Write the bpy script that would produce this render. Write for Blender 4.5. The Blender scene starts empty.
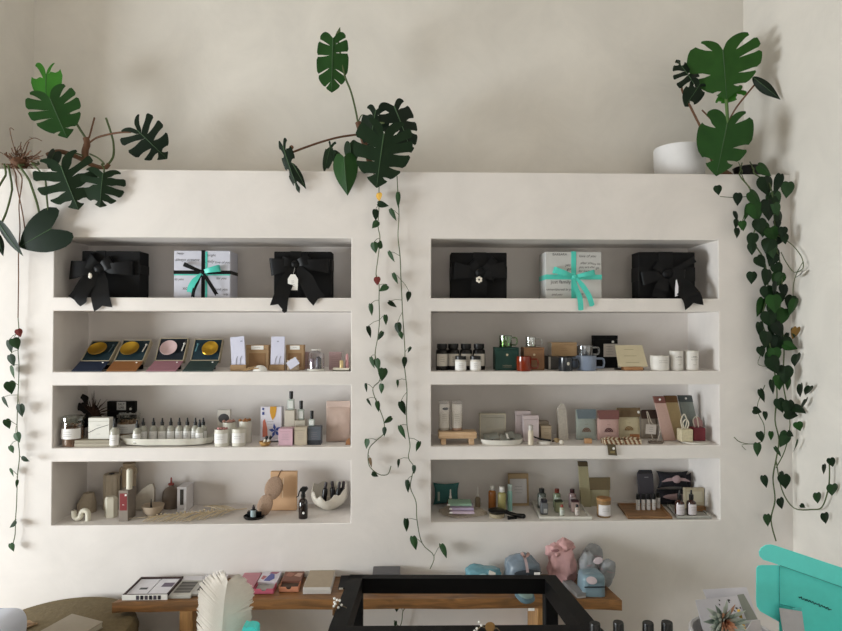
import bpy, bmesh, math, random
from mathutils import Vector, Matrix, noise
random.seed(7)
SC = bpy.context.scene
COL = SC.collection
PI = math.pi
V = Vector

# ------------------------------------------------------------------ camera
FPX = 620.0; CAM = V((0, -3.1, 1.75)); YAW, PIT, ROL = 0.0279, 0.0164, 0.0008
Fw = V((math.sin(YAW)*math.cos(PIT), math.cos(YAW)*math.cos(PIT), math.sin(PIT)))
_R = V((math.cos(YAW), -math.sin(YAW), 0)); _U = _R.cross(Fw)
Rt = _R*math.cos(ROL) + _U*math.sin(ROL); Up = -_R*math.sin(ROL) + _U*math.cos(ROL)
cd = bpy.data.cameras.new('camera'); cam = bpy.data.objects.new('camera', cd); COL.objects.link(cam)
cd.sensor_fit = 'HORIZONTAL'; cd.sensor_width = 36.0; cd.lens = 36.0*FPX/842.0; cd.clip_start = .05
cam.matrix_world = Matrix(((Rt.x, Up.x, -Fw.x, CAM.x), (Rt.y, Up.y, -Fw.y, CAM.y), (Rt.z, Up.z, -Fw.z, CAM.z), (0, 0, 0, 1)))
SC.camera = cam

def proj(p):
    d = V(p)-CAM; w = d.dot(Fw)
    return 421+FPX*d.dot(Rt)/w, 315.5-FPX*d.dot(Up)/w
def ray(px, py): return (Fw + Rt*((px-421)/FPX) + Up*((315.5-py)/FPX))
def ony(px, py, y):
    r = ray(px, py); return CAM + r*((y-CAM.y)/r.y)
def onz(px, py, z):
    r = ray(px, py); return CAM + r*((z-CAM.z)/r.z)
def xat(px, y, z):
    A = Rt - Fw*((px-421)/FPX); return -((y-CAM.y)*A.y + (z-CAM.z)*A.z)/A.x
def upx(p): return (V(p)-CAM).dot(Fw)/FPX       # metres per photo pixel at a point

ZR = {1: 1.8881, 2: 1.5211, 3: 1.1472, 4: .7708, 'ledge': 2.523, 'bench': .51}
ZT = {1: 2.1861, 2: 1.8216, 3: 1.4540, 4: 1.0804}
XS = ((-1.7225, -.2619), (.1374, 1.5971))
ND = .34; LEDGE = .42; XL, XR = -2.08, 1.97

# ------------------------------------------------------------------ materials
def lin(h):
    h = h.lstrip('#'); o = []
    for i in (0, 2, 4):
        c = int(h[i:i+2], 16)/255
        o.append(c/12.92 if c <= .04045 else ((c+.055)/1.055)**2.4)
    return o
MC = {}
def mat(hx, rough=.6, var=.1, scale=40, bump=0, metal=0, key='', trans=0, sheen=0, stretch=None, coat=0, spec=.4):
    k = (hx, rough, var, scale, bump, metal, key, trans, sheen, stretch, coat, spec)
    if k in MC: return MC[k]
    m = bpy.data.materials.new('surface_%s_%d' % (hx.lstrip('#'), len(MC))); m.use_nodes = True
    nt = m.node_tree; b = nt.nodes['Principled BSDF']; L = nt.links.new
    c = lin(hx)
    tc = nt.nodes.new('ShaderNodeTexCoord'); src = tc.outputs['Object']
    if stretch:
        mp = nt.nodes.new('ShaderNodeMapping'); mp.inputs['Scale'].default_value = stretch; L(src, mp.inputs['Vector']); src = mp.outputs['Vector']
    nz = nt.nodes.new('ShaderNodeTexNoise'); nz.inputs['Scale'].default_value = scale; nz.inputs['Detail'].default_value = 4
    L(src, nz.inputs['Vector'])
    mx = nt.nodes.new('ShaderNodeMix'); mx.data_type = 'RGBA'
    mx.inputs['A'].default_value = [max(0, x*(1-var)) for x in c]+[1]
    mx.inputs['B'].default_value = [min(1, x*(1+var)) for x in c]+[1]
    L(nz.outputs['Fac'], mx.inputs['Factor']); L(mx.outputs['Result'], b.inputs['Base Color'])
    b.inputs['Roughness'].default_value = rough; b.inputs['Metallic'].default_value = metal
    b.inputs['Specular IOR Level'].default_value = spec
    if trans: b.inputs['Transmission Weight'].default_value = trans
    if sheen: b.inputs['Sheen Weight'].default_value = sheen
    if coat: b.inputs['Coat Weight'].default_value = coat
    if bump:
        bp = nt.nodes.new('ShaderNodeBump'); bp.inputs['Strength'].default_value = bump; bp.inputs['Distance'].default_value = .01
        L(nz.outputs['Fac'], bp.inputs['Height']); L(bp.outputs['Normal'], b.inputs['Normal'])
    MC[k] = m; return m
def glass(hx='#ffffff', refl=.12, rough=.04):
    k = ('glass', hx, refl, rough)
    if k in MC: return MC[k]
    m = bpy.data.materials.new('clear_%d' % len(MC)); m.use_nodes = True; nt = m.node_tree; nt.nodes.clear()
    o = nt.nodes.new('ShaderNodeOutputMaterial'); t = nt.nodes.new('ShaderNodeBsdfTransparent'); g = nt.nodes.new('ShaderNodeBsdfGlossy')
    t.inputs['Color'].default_value = lin(hx)+[1]; g.inputs['Roughness'].default_value = rough
    lw = nt.nodes.new('ShaderNodeLayerWeight'); lw.inputs['Blend'].default_value = .35
    mr = nt.nodes.new('ShaderNodeMapRange'); mr.inputs['To Min'].default_value = refl*.4; mr.inputs['To Max'].default_value = min(1, refl*3.5)
    mx = nt.nodes.new('ShaderNodeMixShader'); nt.links.new(lw.outputs['Facing'], mr.inputs['Value']); nt.links.new(mr.outputs['Result'], mx.inputs['Fac'])
    nt.links.new(t.outputs[0], mx.inputs[1]); nt.links.new(g.outputs[0], mx.inputs[2]); nt.links.new(mx.outputs[0], o.inputs['Surface'])
    MC[k] = m; return m
def plaster(hx):
    m = bpy.data.materials.new('plaster_'+hx.lstrip('#')); m.use_nodes = True; nt = m.node_tree; b = nt.nodes['Principled BSDF']; L = nt.links.new
    c = lin(hx); tc = nt.nodes.new('ShaderNodeTexCoord')
    n1 = nt.nodes.new('ShaderNodeTexNoise'); n1.inputs['Scale'].default_value = 2.6; n1.inputs['Detail'].default_value = 7; n1.inputs['Roughness'].default_value = .62; n1.inputs['Distortion'].default_value = .6
    n2 = nt.nodes.new('ShaderNodeTexNoise'); n2.inputs['Scale'].default_value = 22; n2.inputs['Detail'].default_value = 6
    for n in (n1, n2): L(tc.outputs['Object'], n.inputs['Vector'])
    cr = nt.nodes.new('ShaderNodeValToRGB'); cr.color_ramp.elements[0].position = .3; cr.color_ramp.elements[1].position = .72
    cr.color_ramp.elements[0].color = [x*.93 for x in c]+[1]; cr.color_ramp.elements[1].color = [min(1, x*1.05) for x in c]+[1]
    L(n1.outputs['Fac'], cr.inputs['Fac']); L(cr.outputs['Color'], b.inputs['Base Color']); b.inputs['Roughness'].default_value = .75
    ad = nt.nodes.new('ShaderNodeMath'); ad.operation = 'ADD'; L(n1.outputs['Fac'], ad.inputs[0]); 
    ms = nt.nodes.new('ShaderNodeMath'); ms.operation = 'MULTIPLY'; ms.inputs[1].default_value = .12; L(n2.outputs['Fac'], ms.inputs[0]); L(ms.outputs[0], ad.inputs[1])
    bp = nt.nodes.new('ShaderNodeBump'); bp.inputs['Strength'].default_value = .16; bp.inputs['Distance'].default_value = .02
    L(ad.outputs[0], bp.inputs['Height']); L(bp.outputs['Normal'], b.inputs['Normal']); return m
def stripes(a, bcol, sc, rot=0, name='striped', dist=0.0, thresh=.5):
    m = bpy.data.materials.new(name); m.use_nodes = True; nt = m.node_tree; b = nt.nodes['Principled BSDF']; L = nt.links.new
    tc = nt.nodes.new('ShaderNodeTexCoord'); mp = nt.nodes.new('ShaderNodeMapping'); mp.inputs['Rotation'].default_value = (0, rot, rot)
    w = nt.nodes.new('ShaderNodeTexWave'); w.inputs['Scale'].default_value = sc; w.inputs['Distortion'].default_value = dist; w.bands_direction = 'X'
    cr = nt.nodes.new('ShaderNodeValToRGB'); cr.color_ramp.elements[0].position = thresh-.06; cr.color_ramp.elements[1].position = thresh+.06
    cr.color_ramp.elements[0].color = lin(a)+[1]; cr.color_ramp.elements[1].color = lin(bcol)+[1]
    L(tc.outputs['Object'], mp.inputs['Vector']); L(mp.outputs['Vector'], w.inputs['Vector']); L(w.outputs['Fac'], cr.inputs['Fac']); L(cr.outputs['Color'], b.inputs['Base Color'])
    b.inputs['Roughness'].default_value = .8; return m
def wood(a, bcol, sc=6, stretch=(1, 8, 8), rough=.5):
    m = bpy.data.materials.new('wood_'+a.lstrip('#')); m.use_nodes = True; nt = m.node_tree; b = nt.nodes['Principled BSDF']; L = nt.links.new
    tc = nt.nodes.new('ShaderNodeTexCoord'); mp = nt.nodes.new('ShaderNodeMapping'); mp.inputs['Scale'].default_value = stretch
    n = nt.nodes.new('ShaderNodeTexNoise'); n.inputs['Scale'].default_value = sc; n.inputs['Detail'].default_value = 8; n.inputs['Distortion'].default_value = 1.2
    cr = nt.nodes.new('ShaderNodeValToRGB'); cr.color_ramp.elements[0].position = .3; cr.color_ramp.elements[1].position = .7
    cr.color_ramp.elements[0].color = lin(a)+[1]; cr.color_ramp.elements[1].color = lin(bcol)+[1]
    L(tc.outputs['Object'], mp.inputs['Vector']); L(mp.outputs['Vector'], n.inputs['Vector']); L(n.outputs['Fac'], cr.inputs['Fac']); L(cr.outputs['Color'], b.inputs['Base Color'])
    bp = nt.nodes.new('ShaderNodeBump'); bp.inputs['Strength'].default_value = .2; L(n.outputs['Fac'], bp.inputs['Height']); L(bp.outputs['Normal'], b.inputs['Normal'])
    b.inputs['Roughness'].default_value = rough; return m

WALL = plaster('#e7e1dc'); UPPER = plaster('#e3ded6')
BLACKBOX = mat('#0f0f10', .75, spec=.2); SATIN = mat('#070709', .5, .2, 60, spec=.22); INK = mat('#3a3a3c', .7)
WHITE = mat('#f1efea', .5, .03); PAPER = mat('#e9e8ee', .7, .03); LABEL = mat('#ebe9e6', .6, .03); KRAFT = mat('#a78966', .8, .12, 120, bump=.05)
TURQ = mat('#52cdbc', .4, .06); GOLD = mat('#c9a13c', .28, .1, 20, metal=1); BLK = mat('#0d0d0e', .35); GREYCARD = mat('#4e4d4f', .7)
MARBLE = mat('#dfdcd3', .35, .12, 14); WOODT = wood('#8a5e36', '#b58555', 8); WOODL = wood('#b89470', '#d6b894', 9); CLEAR = glass('#f4f6f4', .14)
AMBER = mat('#2a130a', .12, .2, coat=.5); BENCH = wood('#63462a', '#96693c', 5, (1.2, 7, 9), .45); CREAM = mat('#d8ccb6', .7, .06)
LEAFD = mat('#132813', .5, .3, 18, spec=.2); LEAFM = mat('#21451a', .5, .3, 18, spec=.2); LEAFB = mat('#316a1c', .5, .25, 18, spec=.2); LEAFP = mat('#284426', .5, .3, 30, spec=.25)
RIB = mat('#3e5c38', .5); STEM = mat('#4c5a33', .6, .3, 60); STEMB = mat('#6a4a35', .75, .35, 60); LEAFX = mat('#0f2012', .5, .3, 18, spec=.2)

# ------------------------------------------------------------------ mesh helper
class MB:
    def __init__(s): s.v = []; s.f = []; s.m = []; s.M = Matrix.Identity(4)
    def add(s, vs, fs, m=0):
        b = len(s.v); s.v += [s.M @ V(p) for p in vs]; s.f += [[b+i for i in f] for f in fs]; s.m += [m]*len(fs); return s
    def hull(s, pts, m=0):
        bm = bmesh.new()
        for p in pts: bm.verts.new(p)
        bmesh.ops.convex_hull(bm, input=bm.verts[:])
        dead = [v for v in bm.verts if not v.link_faces]
        for v in dead: bm.verts.remove(v)
        bmesh.ops.dissolve_limit(bm, angle_limit=.02, verts=bm.verts[:], edges=bm.edges[:])
        bm.verts.index_update()
        s.add([v.co.copy() for v in bm.verts], [[v.index for v in f.verts] for f in bm.faces], m); bm.free(); return s
    def box(s, c, d, m=0, bev=.0015):
        x, y, z = c; a, b, h = d[0]/2, d[1]/2, d[2]/2; e = min(bev, a*.4, b*.4, h*.4); P = []
        for i in (-1, 1):
            for j in (-1, 1):
                for k in (-1, 1):
                    P += [(x+i*(a-e), y+j*(b-e), z+k*h), (x+i*(a-e), y+j*b, z+k*(h-e)), (x+i*a, y+j*(b-e), z+k*(h-e))]
        return s.hull(P, m)
    def base(s, w, d, h, m=0, bev=.0015, y=0, z=0): return s.box((0, y+d/2, z+h/2), (w, d, h), m, bev)   # front face at y, standing on z
    def lathe(s, prof, c=(0, 0, 0), n=22, m=0, a0=0, a1=2*PI, wob=None):
        full = abs(a1-a0-2*PI) < 1e-6; N = n if full else n+1; vs = []; fs = []
        for r, z in prof:
            for i in range(N):
                a = a0+(a1-a0)*i/n; k = wob(a, z) if wob else 1
                vs.append((c[0]+r*k*math.cos(a), c[1]+r*k*math.sin(a), c[2]+z))
        for j in range(len(prof)-1):
            for i in range(n):
                i2 = (i+1) % N if full else i+1
                fs.append([j*N+i, j*N+i2, (j+1)*N+i2, (j+1)*N+i])
        if full:
            if prof[0][0] > 1e-6: fs.append([i for i in range(N)][::-1])
            if prof[-1][0] > 1e-6: fs.append([(len(prof)-1)*N+i for i in range(N)])
        return s.add(vs, fs, m)
    def tube(s, pts, r, n=6, m=0, caps=True):
        pts = [V(p) for p in pts]; R = r if isinstance(r, (list, tuple)) else [r]*len(pts); vs = []; fs = []; up = V((.31, .2, .93))
        for i, p in enumerate(pts):
            t = (pts[min(i+1, len(pts)-1)]-pts[max(i-1, 0)]).normalized()
            a = t.cross(up); a = a.normalized() if a.length > 1e-4 else t.orthogonal().normalized(); b = t.cross(a)
            for k in range(n): vs.append(p+(a*math.cos(2*PI*k/n)+b*math.sin(2*PI*k/n))*R[i])
        for i in range(len(pts)-1):
            for k in range(n): fs.append([i*n+k, i*n+(k+1) % n, (i+1)*n+(k+1) % n, (i+1)*n+k])
        if caps: fs += [list(range(n))[::-1], [(len(pts)-1)*n+k for k in range(n)]]
        return s.add(vs, fs, m)
    def prism(s, poly, y0, y1, m=0):              # poly in x,z, front at y0
        n = len(poly); vs = [(x, y0, z) for x, z in poly]+[(x, y1, z) for x, z in poly]
        return s.add(vs, [list(range(n)), list(range(n, 2*n))[::-1]]+[[i, (i+1) % n, n+(i+1) % n, n+i][::-1] for i in range(n)], m)
    def flat(s, poly, z0, z1, m=0):               # poly in x,y
        n = len(poly); vs = [(x, y, z0) for x, y in poly]+[(x, y, z1) for x, y in poly]
        return s.add(vs, [list(range(n))[::-1], list(range(n, 2*n))]+[[i, (i+1) % n, n+(i+1) % n, n+i] for i in range(n)], m)
    def grid(s, rows, m=0, wrap=False):
        nu, nv = len(rows), len(rows[0]); vs = [p for r in rows for p in r]; fs = []
        for i in range(nu-1):
            for j in range(nv if wrap else nv-1): fs.append([i*nv+j, i*nv+(j+1) % nv, (i+1)*nv+(j+1) % nv, (i+1)*nv+j])
        return s.add(vs, fs, m)
    def blob(s, c, rad, amp=.1, freq=6, seed=0, m=0, nu=18, nv=24, pw=1.0, flat=False):
        rows = []
        for i in range(nu+1):
            th = PI*i/nu; row = []
            for j in range(nv):
                ph = 2*PI*j/nv
                f = lambda q: math.copysign(abs(q)**pw, q)
                d = V((f(math.sin(th)*math.cos(ph)), f(math.sin(th)*math.sin(ph)), f(math.cos(th))))
                k = 1+amp*noise.noise(V((d.x, d.y, d.z))*freq*.3+V((seed*3.1, seed, 0)))+.4*amp*noise.noise(d*freq+V((seed, 0, seed)))
                p = V((c[0]+d.x*rad[0]*k, c[1]+d.y*rad[1]*k, c[2]+d.z*rad[2]*k))
                if flat and p.z < 0: p.z = 0
                row.append(p)
            rows.append(row)
        return s.grid(rows, m, True)
    def pillow(s, w, h, d, m=0, n=14, pinch=.12, seed=0, cr=.0):
        for sg in (1, -1):
            rows = []
            for i in range(n+1):
                a = -1+2*i/n; row = []
                for j in range(n+1):
                    b = -1+2*j/n
                    t = max(0, (1-a*a)*(1-b*b))**.45
                    t *= 1+cr*noise.noise(V((a*2.5+seed, b*2.5, sg)))
                    x = a*w/2*(1-pinch*(1-b*b)*.6*(abs(a)**2)); z = b*h/2*(1-pinch*(1-a*a)*.6*(abs(b)**2))
                    row.append((x, -sg*d/2*t, z+h/2))
                rows.append(row if sg == 1 else row[::-1])
            s.grid(rows, m)
        return s
    def build(s, name, mats, parent=None, label=None, loc=None, rot=None, sharp=35):
        me = bpy.data.meshes.new(name); me.from_pydata([tuple(p) for p in s.v], [], s.f)
        if not isinstance(mats, (list, tuple)): mats = [mats]
        for x in mats: me.materials.append(x)
        me.polygons.foreach_set('material_index', [min(i, len(mats)-1) for i in s.m]); me.polygons.foreach_set('use_smooth', [True]*len(s.f))
        bm = bmesh.new(); bm.from_mesh(me); bmesh.ops.recalc_face_normals(bm, faces=bm.faces[:]); bm.to_mesh(me); bm.free()
        me.update(); me.set_sharp_from_angle(angle=math.radians(sharp))
        o = bpy.data.objects.new(name, me); COL.objects.link(o)
        if parent: o.parent = parent
        if loc: o.location = loc
        if rot: o.rotation_euler = rot
        if label: o['label'] = label
        return o

def tag(o, label, cat, group=None):
    o['label'] = label; o['category'] = cat; o['kind'] = 'thing'
    if group: o['group'] = group
    return o
def thing(name, label, cat, loc, group=None, rz=0):
    o = bpy.data.objects.new(name, None); COL.objects.link(o); o.empty_display_size = .02
    o.location = loc; o.rotation_euler = (0, 0, rz); return tag(o, label, cat, group)
def spot(px, row, y):
    z = ZR.get(row, row); return V((xat(px, y, z), y, z+.0006))
def T(name, label, cat, px, row, y, group=None, rz=0):
    p = spot(px, row, y); return thing(name, label, cat, p, group, rz), upx(p)
def R(name, label, cat, px0, px1, pyt, row, y, group=None, rz=0):
    """a thing whose front spans px0..px1 and whose top is at photo row pyt; returns it, width, height and metres per pixel"""
    p = spot((px0+px1)/2, row, y); u = upx(p)
    return thing(name, label, cat, p, group, rz), (px1-px0)*u, (proj(p)[1]-pyt)*u, u
def dup(root, loc, label, group=None, rz=None):
    r = root.copy(); COL.objects.link(r); r.location = loc; r['label'] = label
    if group: r['group'] = group
    if rz is not None: r.rotation_euler = (0, 0, rz)
    for ch in list(root.children):
        c = ch.copy(); COL.objects.link(c); c.parent = r
        for g in list(ch.children):
            d = g.copy(); COL.objects.link(d); d.parent = c
    return r
def struct(o): o['kind'] = 'structure'; return o

def lines(parent, n, w, x, y, z, gap, th=.0009, m=None, seed=0, rot=None, name='printed_text'):
    """small print too fine to read: thin inked bars on a face at y, the first at height z"""
    mb = MB(); rnd = random.Random(seed+n)
    for i in range(n):
        k = w*rnd.uniform(.55, 1); mb.box((x, y-.0003, z-i*gap), (k, .0005, th), 0, 0)
    return mb.build(name, m or INK, parent, rot=rot)
def text(s, size, m, parent, loc, rot=(PI/2, 0, 0), name='lettering', shear=0, ext=.0003, align='CENTER'):
    c = bpy.data.curves.new(name, 'FONT'); c.body = s; c.size = size; c.extrude = ext; c.align_x = align; c.align_y = 'CENTER'; c.shear = shear
    t = bpy.data.objects.new('lettering_source', c); COL.objects.link(t)
    bpy.context.view_layer.update()
    me = bpy.data.meshes.new_from_object(t.evaluated_get(bpy.context.evaluated_depsgraph_get()))
    bpy.data.objects.remove(t); bpy.data.curves.remove(c)
    me.materials.clear(); me.materials.append(m); o = bpy.data.objects.new(name, me); COL.objects.link(o)
    o.parent = parent; o.location = loc; o.rotation_euler = rot; return o

def cat(pts, n=6):
    pts = [V(p) for p in pts]; out = []
    for i in range(len(pts)-1):
        a, b, c, d = pts[max(i-1, 0)], pts[i], pts[i+1], pts[min(i+2, len(pts)-1)]
        for k in range(n):
            t = k/n; out.append(.5*((2*b)+(c-a)*t+(2*a-5*b+4*c-d)*t*t+(3*b-a-3*c+d)*t**3))
    return out+[pts[-1]]
def arc(cx, cz, r, a0, a1, n=8): return [(cx+r*math.cos(a0+(a1-a0)*i/n), cz+r*math.sin(a0+(a1-a0)*i/n)) for i in range(n+1)]
def rrect(w, h, r, n=4, cx=0, cz=0):
    P = []
    for sx, sz, a in ((1, 1, 0), (-1, 1, PI/2), (-1, -1, PI), (1, -1, 1.5*PI)): P += arc(cx+sx*(w/2-r), cz+sz*(h/2-r), r, a, a+PI/2, n)
    return P

# ------------------------------------------------------------------ room
CEIL = 4.3; YF = -6.0; XF = -5.0      # the room runs on to the left; the upper recess stops at XL
zs = [0]+[z for r in (4, 3, 2, 1) for z in (ZR[r], ZT[r])]+[ZR['ledge']]
xs = [XF, XS[0][0], XS[0][1], XS[1][0], XS[1][1], XR]
mb = MB(); idx = {}
def vid(x, y, z):
    k = (round(x, 5), round(y, 5), round(z, 5))
    if k not in idx: idx[k] = len(mb.v); mb.v.append(V(k))
    return idx[k]
def quad(*ps): mb.f.append([vid(*p) for p in ps]); mb.m.append(0)
for i in range(5):
    for j in range(len(zs)-1):
        x0, x1, z0, z1 = xs[i], xs[i+1], zs[j], zs[j+1]
        if i in (1, 3) and j % 2 == 1:
            quad((x0, 0, z0), (x1, 0, z0), (x1, ND, z0), (x0, ND, z0)); quad((x0, 0, z1), (x0, ND, z1), (x1, ND, z1), (x1, 0, z1))
            quad((x0, 0, z0), (x0, ND, z0), (x0, ND, z1), (x0, 0, z1)); quad((x1, 0, z0), (x1, 0, z1), (x1, ND, z1), (x1, ND, z0))
            quad((x0, ND, z0), (x1, ND, z0), (x1, ND, z1), (x0, ND, z1))
        else: quad((x0, 0, z0), (x1, 0, z0), (x1, 0, z1), (x0, 0, z1))
    quad((xs[i], 0, zs[-1]), (xs[i+1], 0, zs[-1]), (xs[i+1], LEDGE, zs[-1]), (xs[i], LEDGE, zs[-1]))
wb = struct(mb.build('wall_back', WALL)); bv = wb.modifiers.new('soft_edges', 'BEVEL'); bv.width = .0035; bv.segments = 2; bv.limit_method = 'ANGLE'
struct(MB().box(((XL+XR)/2, LEDGE+.05, (ZR['ledge']+CEIL)/2), (XR-XL, .1, CEIL-ZR['ledge']), 0, 0).build('wall_back_upper', UPPER))
struct(MB().box(((XF+XL)/2, .26, (ZR['ledge']+CEIL)/2), (XL-XF, .52, CEIL-ZR['ledge']), 0, 0).build('wall_corner', UPPER))
struct(MB().box((XR+.06, (YF+.5)/2, CEIL/2), (.12, .5-YF, CEIL), 0, 0).build('wall_right', UPPER))
struct(MB().box(((XF+XR)/2, (YF+.5)/2, -.05), (XR-XF+.2, .5-YF, .1), 0, 0).build('floor', mat('#a89c8c', .5, .1, 3)))
struct(MB().box(((XF+XR)/2, (YF+.5)/2, CEIL+.05), (XR-XF+.2, .5-YF, .1), 0, 0).build('ceiling', UPPER))
def wall_hole(name, P, Q, a0, a1, h0, h1, ax):
    """a wall from P to Q with one window opening a0..a1 along it, h0..h1 high"""
    m = MB(); t = .12
    def bx(s0, s1, z0, z1):
        if ax == 'y': m.box((P-t/2, (s0+s1)/2, (z0+z1)/2), (t, s1-s0, z1-z0), 0, 0)
        else: m.box(((s0+s1)/2, P-t/2, (z0+z1)/2), (s1-s0, t, z1-z0), 0, 0)
    bx(Q[0], a0, 0, CEIL); bx(a1, Q[1], 0, CEIL); bx(a0, a1, 0, h0); bx(a0, a1, h1, CEIL)
    struct(m.build(name, UPPER if ax == 'y' else mat('#8d8578', .8)))
WL = (-3.4, -1.0, .4, 1.75); WF = (-1.7, 1.6, .4, 2.2)
wall_hole('wall_left', XF, (YF, .5), *WL, 'y'); wall_hole('wall_front', YF, (XF, XR), *WF, 'x')
def winframe(name, ax, P, a0, a1, h0, h1):
    m = MB(); b = .05
    for s0, s1, z0, z1 in ((a0, a0+b, h0, h1), (a1-b, a1, h0, h1), (a0+b, a1-b, h0, h0+b), (a0+b, a1-b, h1-b, h1)):
        c = ((s0+s1)/2, (z0+z1)/2); d = (s1-s0, z1-z0)
        m.box((P-.06, c[0], c[1]) if ax == 'y' else (c[0], P-.06, c[1]), (.05, d[0], d[1]) if ax == 'y' else (d[0], .05, d[1]), 0, .003)
    struct(m.build(name, mat('#2c2c2c', .5)))
winframe('window_1', 'y', XF, *WL); winframe('window_2', 'x', YF, *WF)
def area(name, loc, rot, sx, sy, e, col):
    l = bpy.data.lights.new(name, 'AREA'); l.shape = 'RECTANGLE'; l.size = sx; l.size_y = sy; l.energy = e; l.color = col
    o = bpy.data.objects.new(name, l); COL.objects.link(o); o.location = loc; o.rotation_euler = rot; return o
area('daylight_side_window', (XF-.14, (WL[0]+WL[1])/2, (WL[2]+WL[3])/2), (0, -PI/2, 0), WL[3]-WL[2], WL[1]-WL[0], 310, (.91, .97, 1))
area('daylight_front_window', ((WF[0]+WF[1])/2, YF-.14, (WF[2]+WF[3])/2), (PI/2, 0, 0), WF[1]-WF[0], WF[3]-WF[2], 34, (1, .95, .9))
w = bpy.data.worlds.new('sky'); SC.world = w; w.use_nodes = True
sk = w.node_tree.nodes.new('ShaderNodeTexSky'); sk.sky_type = 'HOSEK_WILKIE'; w.node_tree.links.new(sk.outputs[0], w.node_tree.nodes['Background'].inputs['Color'])
w.node_tree.nodes['Background'].inputs['Strength'].default_value = .3
SC.view_settings.view_transform = 'Standard'; SC.view_settings.look = 'None'; SC.view_settings.gamma = 1; SC.view_settings.use_curve_mapping = False
SC.view_settings.exposure = 0.0

# ------------------------------------------------------------------ leaves and vines
HEART = [(0, .02), (-.09, .22), (-.12, .5), (-.04, .8), (.14, 1), (.36, .97), (.6, .72), (.82, .34), (1, 0)]
ROUND = [(0, .02), (-.12, .3), (-.14, .62), (0, .92), (.22, 1.03), (.48, .98), (.72, .74), (.9, .36), (1, 0)]
LOBED = [(0, .02), (-.16, .12), (-.27, .38), (-.27, .66), (-.12, .93), (.14, 1.03), (.4, .98), (.65, .74), (.86, .34), (1, 0)]
PHIL = [(0, .02), (-.05, .25), (-.06, .5), (.03, .8), (.2, 1), (.42, .93), (.65, .63), (.85, .26), (1, 0)]
LANCE = [(0, .02), (0, .15), (.06, .5), (.2, .85), (.4, 1), (.6, .85), (.8, .45), (.92, .18), (1, 0)]
def leafmesh(mb, base, tip, width, nrm=(0, -1, 0), prof=HEART, slits=0, fold=.12, curl=.15, deep=.36, gap=.4, m=0, rib=1, seed=0):
    base, tip = V(base), V(tip); ax = tip-base; Ln = ax.length; u = ax/Ln; n = V(nrm); n = (n-u*n.dot(u))
    n = n.normalized() if n.length > 1e-4 else u.orthogonal().normalized(); v = n.cross(u); rnd = random.Random(seed+int(width*1e5))
    P = [V((a*Ln, b*width/2, 0)) for a, b in prof]; E = cat(P, 5); NE = len(E)-1
    def edge(s):
        k = min(max(s, 0), 1)*NE; i = min(int(k), NE-1); return E[i].lerp(E[i+1], k-i)
    def put(a, b):
        z = -fold*abs(b)-curl*(a/Ln)**2*Ln*.6+.03*Ln*math.sin(b/width*7+seed)*(abs(b)/width)
        return base+u*a+v*b+n*z
    for sd in (1, -1):
        if slits:
            ns = max(1, slits-(sd < 0 and rnd.random() < .5))
            c0 = [0]+[.4+.46*(i+rnd.uniform(-.22, .22))/max(1, ns-1) for i in range(ns)]+[1]
        else: c0 = [0, 1]
        for k in range(len(c0)-1):
            s0, s1 = c0[k], c0[k+1]; nc = 14 if not slits else (12 if k == 0 else 6); nr = 5; sm = (s0+s1)/2; rows = []
            dp = deep+rnd.uniform(-.08, .12)
            for i in range(nr+1):
                b = i/nr; tt = max(0, (b-dp)/(1-dp)); g = gap*tt**.5*(1.15-.6*tt) if slits else 0; row = []
                for j in range(nc+1):
                    q = j/nc; s = s0+(s1-s0)*q
                    lo = 0 if k == 0 else 1; hi = 0 if k == len(c0)-2 else 1
                    if slits: s += (g*.5*(s1-s0)*(1-q)*lo*1.4-g*.5*(s1-s0)*q*hi*1.4)*1.0
                    e = edge(s); mid = V((max(0, min(1, (s-.14)/.86))**1.55*Ln*.98, 0, 0))
                    bb = b*(1-(.07 if slits and ((j == 0 and lo) or (j == nc and hi)) else 0)*(1 if i == nr else 0))
                    p = mid.lerp(e, bb); row.append(put(p.x, sd*p.y))
                rows.append(row)
            mb.grid(rows if sd == 1 else [r[::-1] for r in rows], m)
    if rib is not None:
        mb.tube([put(Ln*t, 0)+n*Ln*.004 for t in (0, .25, .5, .75, .97)], [Ln*.012, Ln*.011, Ln*.008, Ln*.006, Ln*.002], 5, rib)
def safe(px, py, y, m=.03):
    p = ony(px, py, y); r = ray(px, py)
    if p.x > XR-m: p = CAM+r*((XR-m-CAM.x)/r.x)
    elif p.x < XL+m: p = CAM+r*((XL+m-CAM.x)/r.x)
    return p
def leaf(parent, b, t, wpx, y, mt=LEAFD, dt=0, roll=0, side=0, slits=0, prof=HEART, ribm=None, label=None, stalk=None, **kw):
    """leaf from photo point b to t, both stood at depth y (the tip dt nearer the viewer), about wpx wide"""
    B = safe(b[0], b[1], y, .04); Tp = safe(t[0], t[1], y-dt, .025); ax = (Tp-B).normalized()
    n = V((side, -1, .15)); n = Matrix.Rotation(roll, 3, ax) @ n
    mb = MB(); leafmesh(mb, (0, 0, 0), Tp-B, wpx*upx(B), n, prof, slits, **kw)
    if stalk is not None:
        mb.tube([stalk-B, (stalk-B)*.5+V((0, -.004, .006)), (0, 0, 0)], .0013, 5, 2)
    return mb.build('leaf', [mt, ribm or RIB, STEM], parent, label, loc=B-parent.location, sharp=80)
def stem(parent, pts, r, mt=STEM, name='stem', nsub=5, taper=1.0):
    """pts: (px, py, y)"""
    C = cat([safe(*p) for p in pts], nsub); k = len(C)
    for q in C:
        if q.z < ZR['ledge']+.03 and -r-.006 < q.y < .115: q.y = -r-.006
    C = [q-parent.location for q in C]
    return MB().tube(C, [r*(1-(1-taper)*i/(k-1)) for i in range(k)], 6).build(name, mt, parent, sharp=80)

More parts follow.
